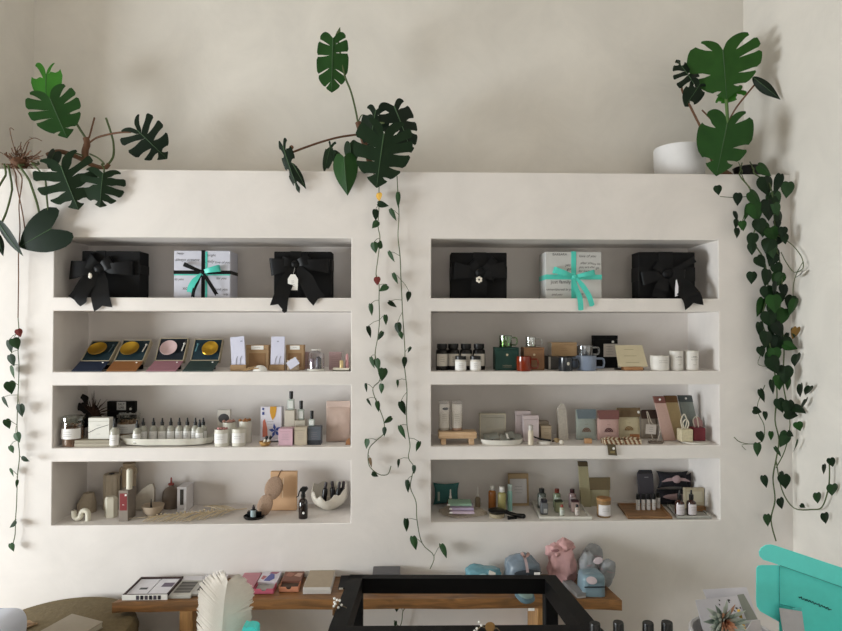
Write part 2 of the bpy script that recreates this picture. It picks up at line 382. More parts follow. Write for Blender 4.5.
# monstera on the ledge beside the side wall
p = T('monstera_plant', 'monstera with brown woody stem and dark split leaves sprawling along the ledge near the corner', 'plant', 88, 'ledge', .2)[0]
stem(p, [(47, 155, .17), (60, 151.5, .17), (78, 157.5, .17), (92, 165, .18), (104, 168, .18), (109, 164, .18)], .012, STEMB)
stem(p, [(86, 162, .18), (85, 152, .17), (87, 144, .17), (86, 138, .17)], .017, STEMB)
stem(p, [(87, 140, .17), (81, 131, .15), (74, 120, .12), (62, 106, .1)], .006)
stem(p, [(88, 144, .17), (96, 138, .16), (108, 134.5, .15), (120, 132.5, .14), (131, 132, .13)], .005, STEMB)
stem(p, [(89, 138, .17), (92, 127, .17), (94.5, 117.5, .17)], .0045, STEMB)
stem(p, [(106, 167, .18), (113, 157, .17), (113.5, 144, .17), (111, 133, .17), (106, 118, .17)], .006, STEM)
stem(p, [(90, 154, .17), (98, 158, .1), (104, 164, .03), (104, 172, -.03)], .0045)
stem(p, [(84, 156, .17), (74, 153, .1), (66, 155, .02), (62, 164, -.05)], .0045)
leaf(p, (46, 74), (45, 104), 34, .1, LEAFB, roll=.1, slits=1, prof=[(0, .02), (-.18, .1), (-.36, .35), (-.38, .62), (-.2, .9), (.1, 1), (.4, .9), (.7, .6), (.9, .25), (1, 0)], fold=.05, seed=3, label='bright green young leaf')
leaf(p, (50, 98), (66, 137), 48, .06, LEAFM, roll=-.15, slits=4, prof=LOBED, fold=.08, seed=4, gap=.22, deep=.42)
leaf(p, (61, 166), (77, 209), 58, -.085, LEAFD, roll=-.1, slits=4, prof=LOBED, fold=.16, seed=5, gap=.5, deep=.3)
leaf(p, (103, 173), (99, 207), 41, -.065, LEAFD, roll=-.2, slits=4, prof=ROUND, fold=.2, seed=6, gap=.4)
leaf(p, (137, 130), (166, 158), 43, .12, LEAFX, roll=.1, slits=4, prof=LOBED, fold=.1, seed=8, gap=.45, deep=.25)
leaf(p, (55, 152), (47, 168), 22, .1, LEAFX, roll=.4, prof=ROUND, seed=9)

# philodendron with a ragged root crown at the picture's edge
p = T('philodendron_plant', 'ragged crown of reddish aerial roots with long-stalked arrow leaves hanging over the ledge', 'plant', 20, 'ledge', .1)[0]
rnd = random.Random(3); mb = MB()
for i in range(46):
    a = rnd.uniform(-.3, PI+.3); r = rnd.uniform(8, 22); x0, y0 = 19+rnd.uniform(-5, 6), 163+rnd.uniform(-5, 6)
    P = [ony(x0+math.cos(a)*r*t*1.1+rnd.uniform(-2, 2), y0-math.sin(a)*r*t*.85+rnd.uniform(-2.5, 2.5), .08-.08*t*rnd.random()) for t in (0, .35, .7, 1)]
    for q in P:
        if q.z < ZR['ledge']+.012: q.z = ZR['ledge']+.012+rnd.random()*.01
    mb.tube([q-p.location for q in cat(P, 3)], rnd.uniform(.0015, .0038), 4)
mb.build('aerial_roots', STEMB, p)
mb = MB(); mb.blob(ony(19, 163, .06)-p.location, (.038, .038, .03), .2, 5, 2); mb.build('crown', STEMB, p)
for q in ([(18, 160, .05), (12, 140, .05), (10, 128, .06), (14, 130, .06)], [(20, 158, .05), (26, 143, .06), (34, 138, .06), (42, 141, .08)]): stem(p, q, .002, STEMB, 'root')
stem(p, [(24, 165, .05), (31, 185, -.03), (37, 203, -.05), (40, 217, -.05)], .0055)
stem(p, [(38, 162, .1), (45, 178, -.01), (47, 200, -.05), (49, 218, -.05)], .0045)
stem(p, [(16, 168, .05), (11, 195, -.03), (6, 213, -.05), (1, 224, -.06)], .005)
stem(p, [(12, 167, .05), (4, 178, -.03), (-4, 192, -.06)], .005)
stem(p, [(19, 168, .05), (16, 180, -.03), (21, 205, -.04), (24, 222, -.04), (25, 232, -.04)], .003, STEMB, 'root')
stem(p, [(21, 168, .05), (22, 182, -.03), (19, 205, -.04), (20, 228, -.04), (18.5, 252, -.035), (18.5, 280, -.03), (18, 318, -.03)], .0028, STEMB, 'root')
leaf(p, (51, 229), (17, 247), 42, -.06, LEAFX, roll=-.2, prof=[(0, .02), (-.3, .35), (-.42, .7), (-.2, 1), (.1, 1), (.4, .86), (.65, .6), (.85, .3), (1, 0)], fold=.08, seed=2)
leaf(p, (-3, 220), (20, 257), 13, -.07, LEAFX, roll=.5, prof=LANCE, seed=3)
leaf(p, (-4, 232), (3, 256), 8, -.07, LEAFX, roll=-.4, prof=LANCE, seed=3)

def vine(name, label, pts, leaves, y, r=.0022, dark=LEAFP, cut=None):
    """leaves: (px, py, length, heading in degrees from straight down, clockwise to the right negative, width, material)"""
    p = thing(name, label, 'vine', ony(pts[0][0], pts[0][1], y))
    stem(p, [(a[0], a[1], a[2] if len(a) > 2 else y) for a in pts], r, STEM, 'stem', 4)
    rnd = random.Random(int(pts[0][0]))
    for L in leaves:
        cx, cy, ln, hd, wd = L[:5]; mt = L[5] if len(L) > 5 else (dark if rnd.random() < .6 else LEAFD)
        a = math.radians(hd); dx, dy = math.sin(a), math.cos(a); yy = y-rnd.uniform(.008, .028)
        b = (cx-dx*ln*.5, cy-dy*ln*.5); t = (cx+dx*ln*.5, cy+dy*ln*.5)
        q = min(pts, key=lambda k: (k[0]-b[0])**2+(k[1]-b[1]+3)**2)
        leaf(p, b, t, wd, yy, mt, dt=rnd.uniform(-.004, .014), roll=rnd.uniform(.1, .85)*rnd.choice((-1, 1)), rib=None, prof=PHIL, fold=.2, curl=.3, seed=int(cx+cy), stalk=safe(q[0], q[1], q[2] if len(q) > 2 else y))
    return p
RED = mat('#6b2420', .5); YEL = mat('#cfa03c', .5); BRN = mat('#5a4426', .6)
vine('trailing_vine', 'thin heart-leaf vine hanging from the root crown down the wall edge', [(18, 318), (19, 333), (18, 350), (19, 365), (18.5, 385), (18, 395), (17, 425), (18, 440), (19.5, 456), (17.5, 475), (17, 490), (16.5, 505), (15.5, 520), (15, 535), (12, 547)],
     [(19, 333, 8, 20, 7, RED), (9, 347, 13, 5, 9), (16, 344, 12, 25, 10), (11, 361, 12, 15, 10), (11, 373, 13, 10, 11), (11, 388, 13, 15, 11), (4.5, 403, 12, 20, 6), (20, 411, 13, 5, 10), (8, 424, 10, 25, 7), (17, 438, 10, 15, 9), (11, 450, 8, 20, 7), (25, 460, 8, 60, 6), (11, 473, 9, 15, 6), (17, 484, 8, -5, 3), (12, 524, 10, -50, 9), (11.5, 548, 9, 15, 7)], -.022)
vine('trailing_vine', 'vine with a yellow leaf at its top and an upturned curling end', [(379, 184), (379, 195), (379, 206), (378, 226), (380, 238), (378, 258), (376, 275), (379, 285), (379, 300), (379.5, 320), (378, 336), (375, 355), (378, 370), (380, 380), (373, 388), (375, 398), (380, 410), (384, 422), (384, 433), (377, 440), (370, 447), (368, 455), (369, 465), (374, 471), (381, 475), (388, 474), (391, 466)],
     [(378.5, 197, 8, 0, 8, YEL), (383, 205, 11, 75, 7), (376, 215, 11, 5, 7), (375, 225, 9, -40, 7), (374.5, 248, 11, 10, 8), (380, 244, 8, 160, 7), (377, 281, 8, 0, 7, RED), (383, 288, 10, -60, 8), (371, 310, 12, 5, 5), (386, 320, 10, 5, 5), (370, 332, 12, 20, 6), (380, 336, 10, -30, 5), (372, 363, 12, 15, 5), (377, 365, 12, 10, 8), (383, 375, 13, -5, 10), (381, 389, 10, -5, 6), (366, 388, 9, 5, 3), (369, 403, 9, 25, 3), (378, 407, 11, 10, 5), (388, 421, 10, -50, 7), (384, 432, 9, -5, 5), (366, 444, 10, -10, 8), (370, 463, 10, 5, 5, BRN), (375, 475, 7, 60, 5)], -.03)
vine('trailing_vine', 'long vine hanging from ledge to bench beside the niche of black bottles', [(397, 176), (398, 195), (399, 215), (398, 236), (400, 256), (401, 280), (402, 300), (402.5, 312), (404, 335), (405, 352), (404.5, 365), (406, 380), (407, 392), (406.5, 410), (407, 425), (409, 438), (410, 447), (408.5, 458), (414, 467), (412, 476), (410.5, 488), (416, 502), (417, 520), (422, 543), (434, 556), (430, 569)],
     [(398, 200, 15, 0, 5), (393, 215, 13, 25, 5), (391, 257, 12, 25, 5), (395, 279, 12, 20, 5), (409, 297, 10, -5, 7), (393, 304, 10, 60, 6), (398, 329, 12, 5, 8), (401, 336, 8, 15, 5), (409, 350, 7, -30, 3), (405, 363, 11, 0, 6), (398, 384, 8, 5, 3), (403, 409, 15, 20, 7), (402, 433, 15, 20, 6), (418, 447, 11, -15, 5), (399, 464, 9, 0, 4), (413.5, 470, 9, -5, 5), (407, 487, 13, 0, 6), (406, 526, 14, 0, 6), (414, 544, 15, 10, 8), (443, 552, 16, 15, 9)], -.03)
vine('trailing_vine', 'short end of vine reappearing below the bench against the wall', [(408, 606), (403, 611), (402, 620), (400, 626), (396, 624), (394, 621)], [(397, 608, 9, 0, 6), (396, 625, 7, 5, 4)], -.03)

# monstera in the middle of the ledge
p = T('monstera_plant', 'monstera in mid-ledge with one tall leaf above a cluster of dark leaves', 'plant', 362, 'ledge', .2)[0]
stem(p, [(372, 172, .2), (368, 155, .18), (363, 138, .15), (358, 122, .14)], .016, STEMB)
stem(p, [(359, 130, .14), (356, 112, .13), (351, 92, .12), (344, 73, .11), (338, 40, .12)], .005)
stem(p, [(362, 134, .14), (340, 137, .11), (318, 143, .05), (293, 152, .0)], .0055, STEMB)
stem(p, [(358, 123, .14), (362, 115, .12), (369, 119, .12), (367, 126, .13), (361, 129, .13)], .003, STEM)
stem(p, [(366, 117, .13), (366, 132, .13)], .002, STEMB)
stem(p, [(364, 132, .14), (374, 124, .06), (384, 123, .0)], .005)
leaf(p, (333, 38), (331, 91), 32, .1, LEAFM, roll=.05, slits=4, prof=[(0, .02), (-.1, .3), (-.12, .6), (-.02, .85), (.2, .98), (.5, 1), (.75, .85), (.9, .45), (1, 0)], fold=.12, seed=12, gap=.12, deep=.32)
leaf(p, (336, 42), (340, 26), 5, .11, STEM, prof=LANCE, seed=1, rib=None)
leaf(p, (283, 146), (297, 193), 15, -.05, LEAFX, roll=.5, slits=3, prof=ROUND, fold=.3, seed=13)
leaf(p, (292, 163), (307, 188), 10, -.05, LEAFX, roll=-.5, prof=LANCE, fold=.3, seed=14)
MB().blob((0, 0, 0), (.011, .011, .011), .1).build('bud', STEMB, p, loc=ony(291.5, 147.5, -.03)-p.location)
leaf(p, (331, 145), (323, 172), 14, .03, LEAFD, roll=.5, slits=2, prof=ROUND, seed=15)
leaf(p, (334, 150), (344, 171), 12, .03, LEAFD, roll=-.4, prof=LANCE, seed=16)
leaf(p, (344, 157), (347, 195), 25, -.05, LEAFM, roll=.1, prof=HEART, fold=.4, seed=17)
leaf(p, (350, 143), (352, 168), 16, -.02, LEAFD, roll=.3, prof=HEART, fold=.4, seed=18)
leaf(p, (394, 106), (413, 151), 38, .04, LEAFX, roll=-.35, slits=4, prof=ROUND, fold=.2, seed=19, gap=.3)
leaf(p, (376, 110), (368, 150), 30, .05, LEAFX, roll=.3, slits=3, prof=ROUND, fold=.2, seed=20)
leaf(p, (384, 134), (376, 187), 58, -.1, LEAFD, roll=.05, slits=5, prof=LOBED, fold=.14, seed=22, gap=.26, deep=.42)
stem(p, [(372, 166, .16), (374, 174, -.012), (375, 180, -.02)], .003, STEMB, 'root')

# ledge pots and the plants by the far corner
p, wd, h, u = R('plant_pot', 'white matte round plant pot standing on the ledge', 'pot', 655, 704, 148.5, 'ledge', .2)
r = wd/2
MB().lathe([(r*.8, 0), (r*.93, .02), (r*.99, h*.5), (r, h-.006), (r*.98, h), (r*.93, h), (r*.92, h-.02), (r*.9, h-.05), (0, h-.05)], n=36).build('pot_body', mat('#e6e5e6', .5, .03), p)
MB().lathe([(0, h-.045), (r*.89, h-.047), (r*.89, h-.05)], n=30).build('soil', mat('#4a3a2b', .95, .4, 60, .3), p)
p = T('monstera_plant', 'tall monstera with bright split leaves beside the white pot', 'plant', 722, 'ledge', .17)[0]
mb = MB(); mb.blob((0, 0, .03), (.05, .045, .03), .2, 6, 3, flat=True); mb.build('root_ball', STEMB, p)
stem(p, [(722, 176, .17), (725, 165, .16), (727, 140, .13), (727.5, 120, .12), (726, 96, .12), (724, 54, .12)], .0095, mat('#55723c', .5, .2, 40))
stem(p, [(716, 172, .15), (710, 156, .1), (705, 137, .1), (692, 110, .14), (682, 90, .15), (684, 82, .15)], .006, STEMB)
stem(p, [(705, 137, .1), (700, 147, .04)], .007, STEMB)
stem(p, [(722, 137, .13), (715, 124, .13), (702, 110, .15)], .004, STEMB)
stem(p, [(728, 122, .13), (736, 108, .11), (747, 94, .1), (756, 83, .1)], .0045, STEMB)
leaf(p, (723, 50), (727, 98), 66, .09, mat('#264c1a', .5, .3, 18, spec=.2), roll=-.1, side=-.6, slits=4, prof=LOBED, fold=.06, seed=30, gap=.24, deep=.46)
leaf(p, (727, 124), (717, 175), 50, -.06, LEAFM, roll=.1, side=-.2, slits=3, prof=LOBED, fold=.08, seed=31, gap=.24, deep=.48)
leaf(p, (694, 84), (678, 58), 30, .14, LEAFX, roll=.2, slits=4, prof=ROUND, fold=.2, seed=32, gap=.5, deep=.2)
leaf(p, (700, 84), (686, 106), 21, .13, LEAFX, roll=-.2, slits=2, prof=ROUND, fold=.2, seed=33)
leaf(p, (753, 77), (781, 99), 11, .08, LEAFX, roll=.5, prof=LANCE, fold=.5, seed=34)
leaf(p, (741, 90), (716, 101), 15, .12, LEAFB, roll=.2, slits=2, prof=ROUND, seed=35)

p = T('pothos_plant', 'bushy trailing plant in a black pot spilling down the wall corner', 'plant', 748, 'ledge', .14)[0]
mb = MB()
mb.lathe([(.05, 0), (.062, .01), (.072, .062), (.076, .066), (.07, .07), (.066, .055), (0, .05)], n=24); mb.build('pot_body', BLK, p)
def vst(pts, r=.003, y0=-.05): stem(p, [(a[0], a[1], a[2] if len(a) > 2 else y0) for a in pts], r, STEM, 'stem', 4)
vst([(742, 163, .12), (741, 167, .03), (740, 176, -.02), (752, 192), (757, 220), (753, 240), (764, 260), (768, 290), (762, 320), (770, 345), (775, 375), (777, 395), (775, 420), (779, 440), (776, 460), (773, 478), (775, 500), (771, 520), (776, 541)], .0035)
vst([(750, 162, .12), (752, 166, .03), (755, 174, -.02), (770, 185), (774, 215), (776, 245), (782, 275), (780, 310), (784, 345), (783, 380), (786, 400)], .0035)
vst([(738, 162, .11), (740, 166, .03), (743, 178, -.02), (752, 196), (744, 216), (741, 230)], .0022)
vst([(752, 196), (735, 197.5), (720, 196.5)], .0018)
vst([(776, 235), (790, 243), (801, 256), (803, 268), (794, 272), (786, 262), (781, 252)], .0022)
vst([(803, 262), (796, 275), (793, 290), (795, 310)], .0018)
vst([(787, 400), (790, 425), (785, 450), (776, 468)], .0025)
vst([(776, 460), (782, 490), (794, 508), (812, 509.5), (822, 507), (828, 490), (829.5, 475), (829, 458)], .003)
vst([(765, 385), (757, 408), (764, 425), (763, 440), (752, 444), (740, 442), (734, 437)], .002); vst([(752, 444), (742, 445), (746, 450)], .0014)
vst([(763, 350), (758, 364), (770, 366), (776, 361)], .0016)
big = [(718, 190, 9, 10, 8), (738, 199, 12, 0, 9), (737, 216, 10, 20, 7), (737, 224, 9, 0, 8), (738, 233, 10, 5, 8), (743, 226, 10, 10, 8), (748, 213, 16, -5, 9), (752, 240, 14, -15, 11), (752, 249, 12, 0, 9), (760, 227, 14, 10, 12), (766, 170, 16, 60, 12), (768, 186, 18, 20, 18), (778, 184, 18, -15, 8), (774, 200, 12, -30, 10), (757, 198, 17, 50, 16), (770, 210, 18, 10, 16), (757, 212, 18, 20, 16), (778, 224, 8, 10, 7), (783, 232, 9, 0, 8), (785, 239, 9, 10, 7), (773, 235, 14, 15, 13), (768, 246, 13, -20, 13), (774, 258, 18, 0, 14), (762, 262, 13, 40, 11), (752, 278, 12, 0, 10), (768, 278, 15, 0, 13), (778, 280, 14, -20, 12), (800, 276, 9, -35, 8), (785, 291, 12, 10, 10), (768, 294, 14, 10, 12), (762, 308, 17, -10, 13), (790, 302, 12, -20, 10), (775, 304, 16, 10, 14), (761, 330, 14, 10, 8), (783, 317, 15, -10, 13), (794, 308, 16, -10, 12), (770, 320, 16, 15, 14), (780, 330, 15, 30, 14), (795, 333, 9, 10, 7), (767, 340, 15, 0, 13), (777, 345, 16, -10, 14), (789, 345, 14, 50, 12), (762, 352, 10, 20, 8), (775, 356, 14, 10, 12), (791, 347, 14, 70, 9), (797, 361, 12, 0, 11), (775, 366, 18, 30, 13), (785, 375, 16, 0, 14), (780, 383, 14, 10, 11), (774, 387, 13, 15, 9), (789, 384, 12, 5, 8), (802, 391, 14, 10, 12), (808, 392, 12, -20, 8), (763, 396, 13, 25, 6), (758, 411, 10, 75, 8), (766, 416, 9, 10, 6), (781, 406, 15, 20, 11), (790, 409, 17, 10, 13), (798, 408, 16, 70, 12), (792, 414, 15, 80, 12), (805, 405, 12, -10, 10), (799, 427, 10, 20, 9), (761, 437, 11, 20, 8), (758, 450, 14, 5, 8), (771, 436, 9, 0, 5), (785, 440, 16, -20, 13), (791, 434, 8, 60, 7), (797, 447, 15, -5, 5), (779, 452, 13, 40, 5), (765, 482, 13, 15, 7), (785, 482, 15, 10, 12), (783, 475, 8, 30, 6), (782, 504, 12, 20, 10), (768, 521, 13, 10, 8), (832, 463, 10, 20, 8), (825, 470, 11, 10, 6), (833, 491, 13, 5, 11), (818, 499, 12, 10, 8), (826, 519, 12, 15, 9), (803, 506, 6, 60, 5)]
rnd = random.Random(5)
for cx, cy, ln, hd, wd in big:
    a = math.radians(hd); dx, dy = math.sin(a), math.cos(a); yy = -.05-rnd.uniform(.0, .05); m_ = rnd.choice([LEAFX, LEAFD, LEAFD, LEAFM]) if cy < 440 else rnd.choice([LEAFD, LEAFP, LEAFD])
    if (cx, cy) == (797, 447): yy = -.04
    if 168 < cy < 400 and 755 < cx < 798: ln *= 1.12; wd *= 1.12
    leaf(p, (cx-dx*ln*.5, cy-dy*ln*.5), (cx+dx*ln*.5, cy+dy*ln*.5), wd, yy, m_, dt=rnd.uniform(0, .02), roll=rnd.uniform(-.5, .5), rib=None, prof=PHIL, fold=.2, curl=.35, seed=int(cx*3+cy))
leaf(p, (797, 328), (793, 340), 9, -.08, mat('#7a5a20', .5), rib=None, label='yellowing leaf')
for i in range(18):
    cx, cy = rnd.gauss(774, 8), 190+i*10; a = rnd.uniform(-.6, .6); ln = rnd.uniform(13, 18)
    leaf(p, (cx-math.sin(a)*ln/2, cy-math.cos(a)*ln/2), (cx+math.sin(a)*ln/2, cy+math.cos(a)*ln/2), ln*.82, -.03-.05*rnd.random(), rnd.choice([LEAFX, LEAFD, LEAFP]), roll=rnd.uniform(-.7, .7), rib=None, prof=PHIL, fold=.2, curl=.3, seed=i)
w_ = thing('wire', 'thin dark wire running to the wall corner above the root crown', 'wire', ony(17, 131, .36))
MB().tube([ony(17, 131, .36)-w_.location, ony(26, 135.5, .375)-w_.location, ony(32, 138, .395)-w_.location], .0012, 5).build('wire_strand', STEMB, w_)

# ------------------------------------------------------------------ builders for the goods
def carton(p, w, h, d, m, flap=None, y=0, bev=.0012, fl=.16):
    """a folded card box: body and a tucked lid whose front lip shows as a seam"""
    MB().base(w, d, h*(1-fl), m=0, bev=bev, y=y).build('box_body', m, p)
    MB().base(w+.0008, d+.0008, h*fl-.0006, m=0, bev=bev, y=y-.0004, z=h*(1-fl)+.0006).build('box_lid', flap or m, p)
def panel(p, w, h, x, z, y, m, name='label', t=.0008, bev=.0003, rot=None):
    return MB().box((x, y-t/2, z), (w, t, h), 0, bev).build(name, m, p, rot=rot)
def wrap(p, r, z0, z1, m, half=1.15, name='label', cx=0, cy=0, n=14):
    a0, a1 = -PI/2-half, -PI/2+half
    return MB().lathe([(r+.0007, z0), (r+.0007, z1)], (cx, cy, 0), n, 0, a0, a1).build(name, m, p)
def strip(mb, pts, wv, m=0, notch=0, nv=4):
    """ribbon along pts; wv: half-width vectors; notch cuts a V into its end"""
    rows = []; C = cat(pts, 6); k = len(C)-1; Ln = sum((C[i+1]-C[i]).length for i in range(k))
    for i in range(k+1):
        row = []
        for j in range(nv+1):
            t = -1+2*j/nv; cut = notch*((1-abs(t)) if notch > 0 else -abs(t))/Ln
            g = i*(1-cut); a = min(int(g), k-1); q = C[a].lerp(C[a+1], g-a)
            f = g/k*(len(wv)-1); b = min(int(f), len(wv)-2); row.append(q+V(wv[b]).lerp(V(wv[b+1]), f-b)*t)
        rows.append(row)
    return mb.grid(rows, m)
def loop(mb, ang, L, w, dep=.02, m=0, sag=0):
    """one bow loop leaving the knot at ang (0 = to the right) in the x-z plane"""
    d = V((math.cos(ang), 0, math.sin(ang))); q = V((-math.sin(ang), 0, math.cos(ang))); f = V((0, -1, 0)); s = V((0, 0, -sag))
    strip(mb, [(0, 0, 0), d*L*.45+f*dep+s*.3, d*L*.92+f*dep*.75+s, d*L+s, d*L*.9-f*dep*.35+s, d*L*.45-f*dep*.3+s*.3, V((0, .002, 0))], [q*w*.28, q*w*.42, q*w*.55, q*w*.55, q*w*.5, q*w*.35, q*w*.25], m)
def gift(p, w, h, d, paper, rib, bow, rw, kx, kz, loops, tails, knot=.012, side=0, yk=None):
    """wrapped present; kx, kz: knot, in metres from the base centre; loops: (angle, length, width, sag); tails: list of (points, half width, notch)"""
    MB().base(w, d, h, bev=.003).build('box_body', paper, p)
    e = .0012
    MB().box((0, d/2, kz), (w+2*e, d+2*e, rw), 0, .0006).build('ribbon', rib, p)
    MB().box((kx, d/2, (h+e)/2+.0003), (rw, d+2*e+.001, h+e), 0, .0006).build('ribbon', rib, p, loc=(0, -.0004, 0))
    for a, L, lw, sg in loops:
        m = MB(); loop(m, a, L, lw, .022, 0, sg); m.build('bow_loop', bow, p, loc=(kx, -.008, kz), sharp=180)
    for pts, hw, nt in tails:
        m = MB(); k = len(pts); wv = []
        for i in range(k):
            t = (V(pts[min(i+1, k-1)])-V(pts[max(i-1, 0)])); n = V((t.z, 0, -t.x)); n = n.normalized() if n.length > 1e-6 else V((1, 0, 0))
            wv.append(n*(hw if i else hw*.35))
        strip(m, pts, wv, 0, nt); m.build('bow_tail', bow, p, sharp=180)
    MB().blob((0, 0, 0), (knot, knot*.7, knot*.9), .15, 5, 3).build('knot', bow, p, loc=(kx, -.012, kz))
def bottle(p, r, hb, rn, hn, body, cap, capr, caph, lab=None, lz=(.15, .75), half=1.25, bulb=None, sh=.18, cx=0, cy=0, labn=2, capname='cap', seed=0):
    """shouldered round bottle with neck, cap, wrapped label and, for droppers, a rubber bulb"""
    z1 = hb*(1-sh)
    MB().lathe([(0, 0), (r*.92, 0), (r, r*.12), (r, z1), (r*.93, z1+(hb-z1)*.45), (rn*1.15, hb), (rn, hb+.0015), (rn, hb+hn)], (cx, cy, 0), 20).build('bottle_body', body, p)
    if cap:
        z = hb+hn*.35; MB().lathe([(capr*.96, z), (capr, z+.001), (capr, z+caph-.001), (capr*.93, z+caph), (0, z+caph)], (cx, cy, 0), 18).build(capname, cap, p)
    if bulb:
        z = hb+hn*.35+caph; br, bh = bulb; MB().lathe([(br, z), (br, z+bh*.3), (br*.8, z+bh*.5), (br*.75, z+bh*.85), (br*.5, z+bh), (0, z+bh)], (cx, cy, 0), 14).build('dropper_bulb', cap, p)
    if lab:
        wrap(p, r, hb*lz[0], hb*lz[1], lab, half, cx=cx, cy=cy)
        if labn: lines(p, labn, r*1.1, cx, cy-r-.0011, hb*(lz[0]+(lz[1]-lz[0])*.7), hb*(lz[1]-lz[0])*.22, .0008, seed=seed)
def candle(p, r, h, shell, lab, wax=None, lid=None, lz=(.2, .75), half=1.1, n=2, lidh=.012, seed=0):
    """tumbler candle: wall with an open rim, wax, wick, label, sometimes a lid"""
    MB().lathe([(0, 0), (r*.93, 0), (r, .004), (r, h), (r*.95, h), (r*.93, h*.84)], n=26).build('jar', shell, p)
    MB().lathe([(r*.9, .006), (r*.92, h*.83), (0, h*.83)], n=26).build('wax', wax or CREAM, p)
    if lab:
        wrap(p, r, h*lz[0], h*lz[1], lab, half); lines(p, n, r*1.0, 0, -r-.0011, h*(lz[0]+(lz[1]-lz[0])*.68), h*.13, .0009, seed=seed)
    if lid: MB().lathe([(0, h+.0006), (r*1.02, h+.0006), (r*1.03, h+.002), (r*1.02, h+lidh), (0, h+lidh)], n=26).build('lid', lid, p)
    else: MB().tube([(0, 0, h*.83), (.001, 0, h*.97)], .0012, 5).build('wick', CREAM, p)
def mug(p, r, h, m, hx, hr=.35):
    MB().lathe([(0, 0), (r*.96, 0), (r, .003), (r, h-.001), (r*.97, h), (r*.93, h-.001), (r*.92, .006), (0, .005)], n=28).build('mug_body', m, p)
    s = 1 if hx > 0 else -1
    C = cat([(s*r*.97, 0, h*.8), (s*(r+abs(hx)*.8), 0, h*.8), (s*(r+abs(hx)), 0, h*.62), (s*(r+abs(hx)), 0, h*.38), (s*(r+abs(hx)*.8), 0, h*.2), (s*r*.97, 0, h*.2)], 5)
    MB().tube(C, r*.11, 8).build('handle', m, p)
def tray_round(p, a, b, h, m, lip=.003, scal=0, name='tray_body', pw=2.0):
    """shallow oval tray with a raised rim"""
    N = 48; mb = MB(); prof = [(.0, 0), (.9, 0), (1, h*.75), (1, h), (.96, h), (.93, h*.45), (.0, h*.4)]; vs = []
    rows = []
    for r, z in prof:
        row = []
        for i in range(N):
            t = 2*PI*i/N; c, s_ = math.cos(t), math.sin(t); k = 1+scal*math.cos(8*t)
            row.append((a*r*k*math.copysign(abs(c)**(2/pw), c), b*r*k*math.copysign(abs(s_)**(2/pw), s_), z))
        rows.append(row)
    mb.grid(rows, 0, True); return mb.build(name, m, p)
def tray_rect(p, w, d, h, m, t=.006, y=0, floor=.006, skew=0, name='tray_body'):
    mb = MB()
    mb.base(w, d, floor, bev=.001, y=y)
    for c, s_ in (((0, y+t/2), (w, t)), ((0, y+d-t/2), (w, t)), ((-w/2+t/2, y+d/2), (t, d)), ((w/2-t/2, y+d/2), (t, d))): mb.box((c[0], c[1], h/2), (s_[0], s_[1], h), 0, .001)
    return mb.build(name, m, p)
def leaning(p, w, h, t, m, ang, z=0, y=0, name='card', bev=.0006):
    """card standing at a slope: its foot at y, z, its top leaning back"""
    return MB().box((0, t/2, h/2), (w, t, h), 0, bev).build(name, m, p, loc=(0, y, z), rot=(-ang, 0, 0))
def logo_sun(p, r, x, z, y, m, rot=None, loc=None):
    mb = MB()
    for k in range(3):
        a, b = r*(1-.33*k), r*(1-.33*k-.2); P = arc(x, z, a, 0, PI, 12)+arc(x, z, b, PI, 0, 12); mb.prism(P, y-.0009, y-.0003)
    return mb.build('sun_logo', m, p, rot=rot, loc=loc)

# ------------------------------------------------------------------ gift boxes
y = .085
G = 'gift boxes on the top shelves'
p, w, h, u = R('gift_box', 'black gift box whose big black bow carries a small white charm, nearest the root-crown plant', 'gift box', 82, 139.5, 251, 1, y, G)
gift(p, w, h, .11, BLACKBOX, SATIN, SATIN, 9*u, -10*u, 29*u, [(PI*.97, 29*u, 17*u, .02), (.02, 33*u, 13*u, 0), (PI*.8, 16*u, 14*u, 0), (.5, 15*u, 12*u, 0)],
     [([(-10*u, -.012, 28*u), (-19*u, -.05, 17*u), (-24*u, -.085, 3*u), (-27*u, -.096, -2*u)], 6*u, 0), ([(-10*u, -.014, 28*u), (-15*u, -.06, 15*u), (-19*u, -.098, 2*u), (-20*u, -.098, -9*u)], 6*u, -8*u), ([(-10*u, -.012, 28*u), (-6*u, -.06, 14*u), (-1*u, -.098, 0), (2*u, -.098, -12*u)], 9*u, 6*u)], 6*u)
MB().blob((0, 0, 0), (1.8*u, 1.2*u, 3*u), .3, 9, 1).build('charm', mat('#efe8dc', .4), p, 'white charm', loc=(-16*u, -.045, 21*u))
SCRIPT = mat('#cfd0dc', .7, .05, 30); SCRIPT2 = mat('#c6c5c2', .7, .05, 30)
p, w, h, u = R('gift_box', 'script-printed pale gift box tied with black and turquoise ribbons', 'gift box', 174, 230, 250.5, 1, y, G)
gift(p, w, h, .14, SCRIPT, SATIN, SATIN, 3.6*u, 1*u, 26*u, [(PI*.87, 20*u, 4*u, 0)], [([(u, -.014, 26*u), (6*u, -.03, 20*u), (11*u, -.03, 12*u), (16*u, -.02, 3*u)], 1.8*u, 1.5*u), ([(u, -.014, 26*u), (-3*u, -.025, 16*u), (-6*u, -.03, 8*u), (-8*u, -.02, 0.6*u)], 1.7*u, 1.5*u)], 2.6*u)
m_ = MB(); loop(m_, .22, 18*u, 6*u, .02); m_.build('bow_loop', TURQ, p, 'turquoise ribbon loop', loc=(u, -.01, 26*u), sharp=180)
m_ = MB(); strip(m_, [(u, -.014, 26*u), (-5*u, -.03, 18*u), (-9*u, -.03, 11*u), (-11*u, -.02, 5*u)], [(.8*u, 0, .5*u), (2.6*u, 0, -1*u), (2.8*u, 0, -1.2*u), (2.8*u, 0, -1.2*u)], 0, 2*u); m_.build('bow_tail', TURQ, p, 'turquoise ribbon tail', sharp=180)
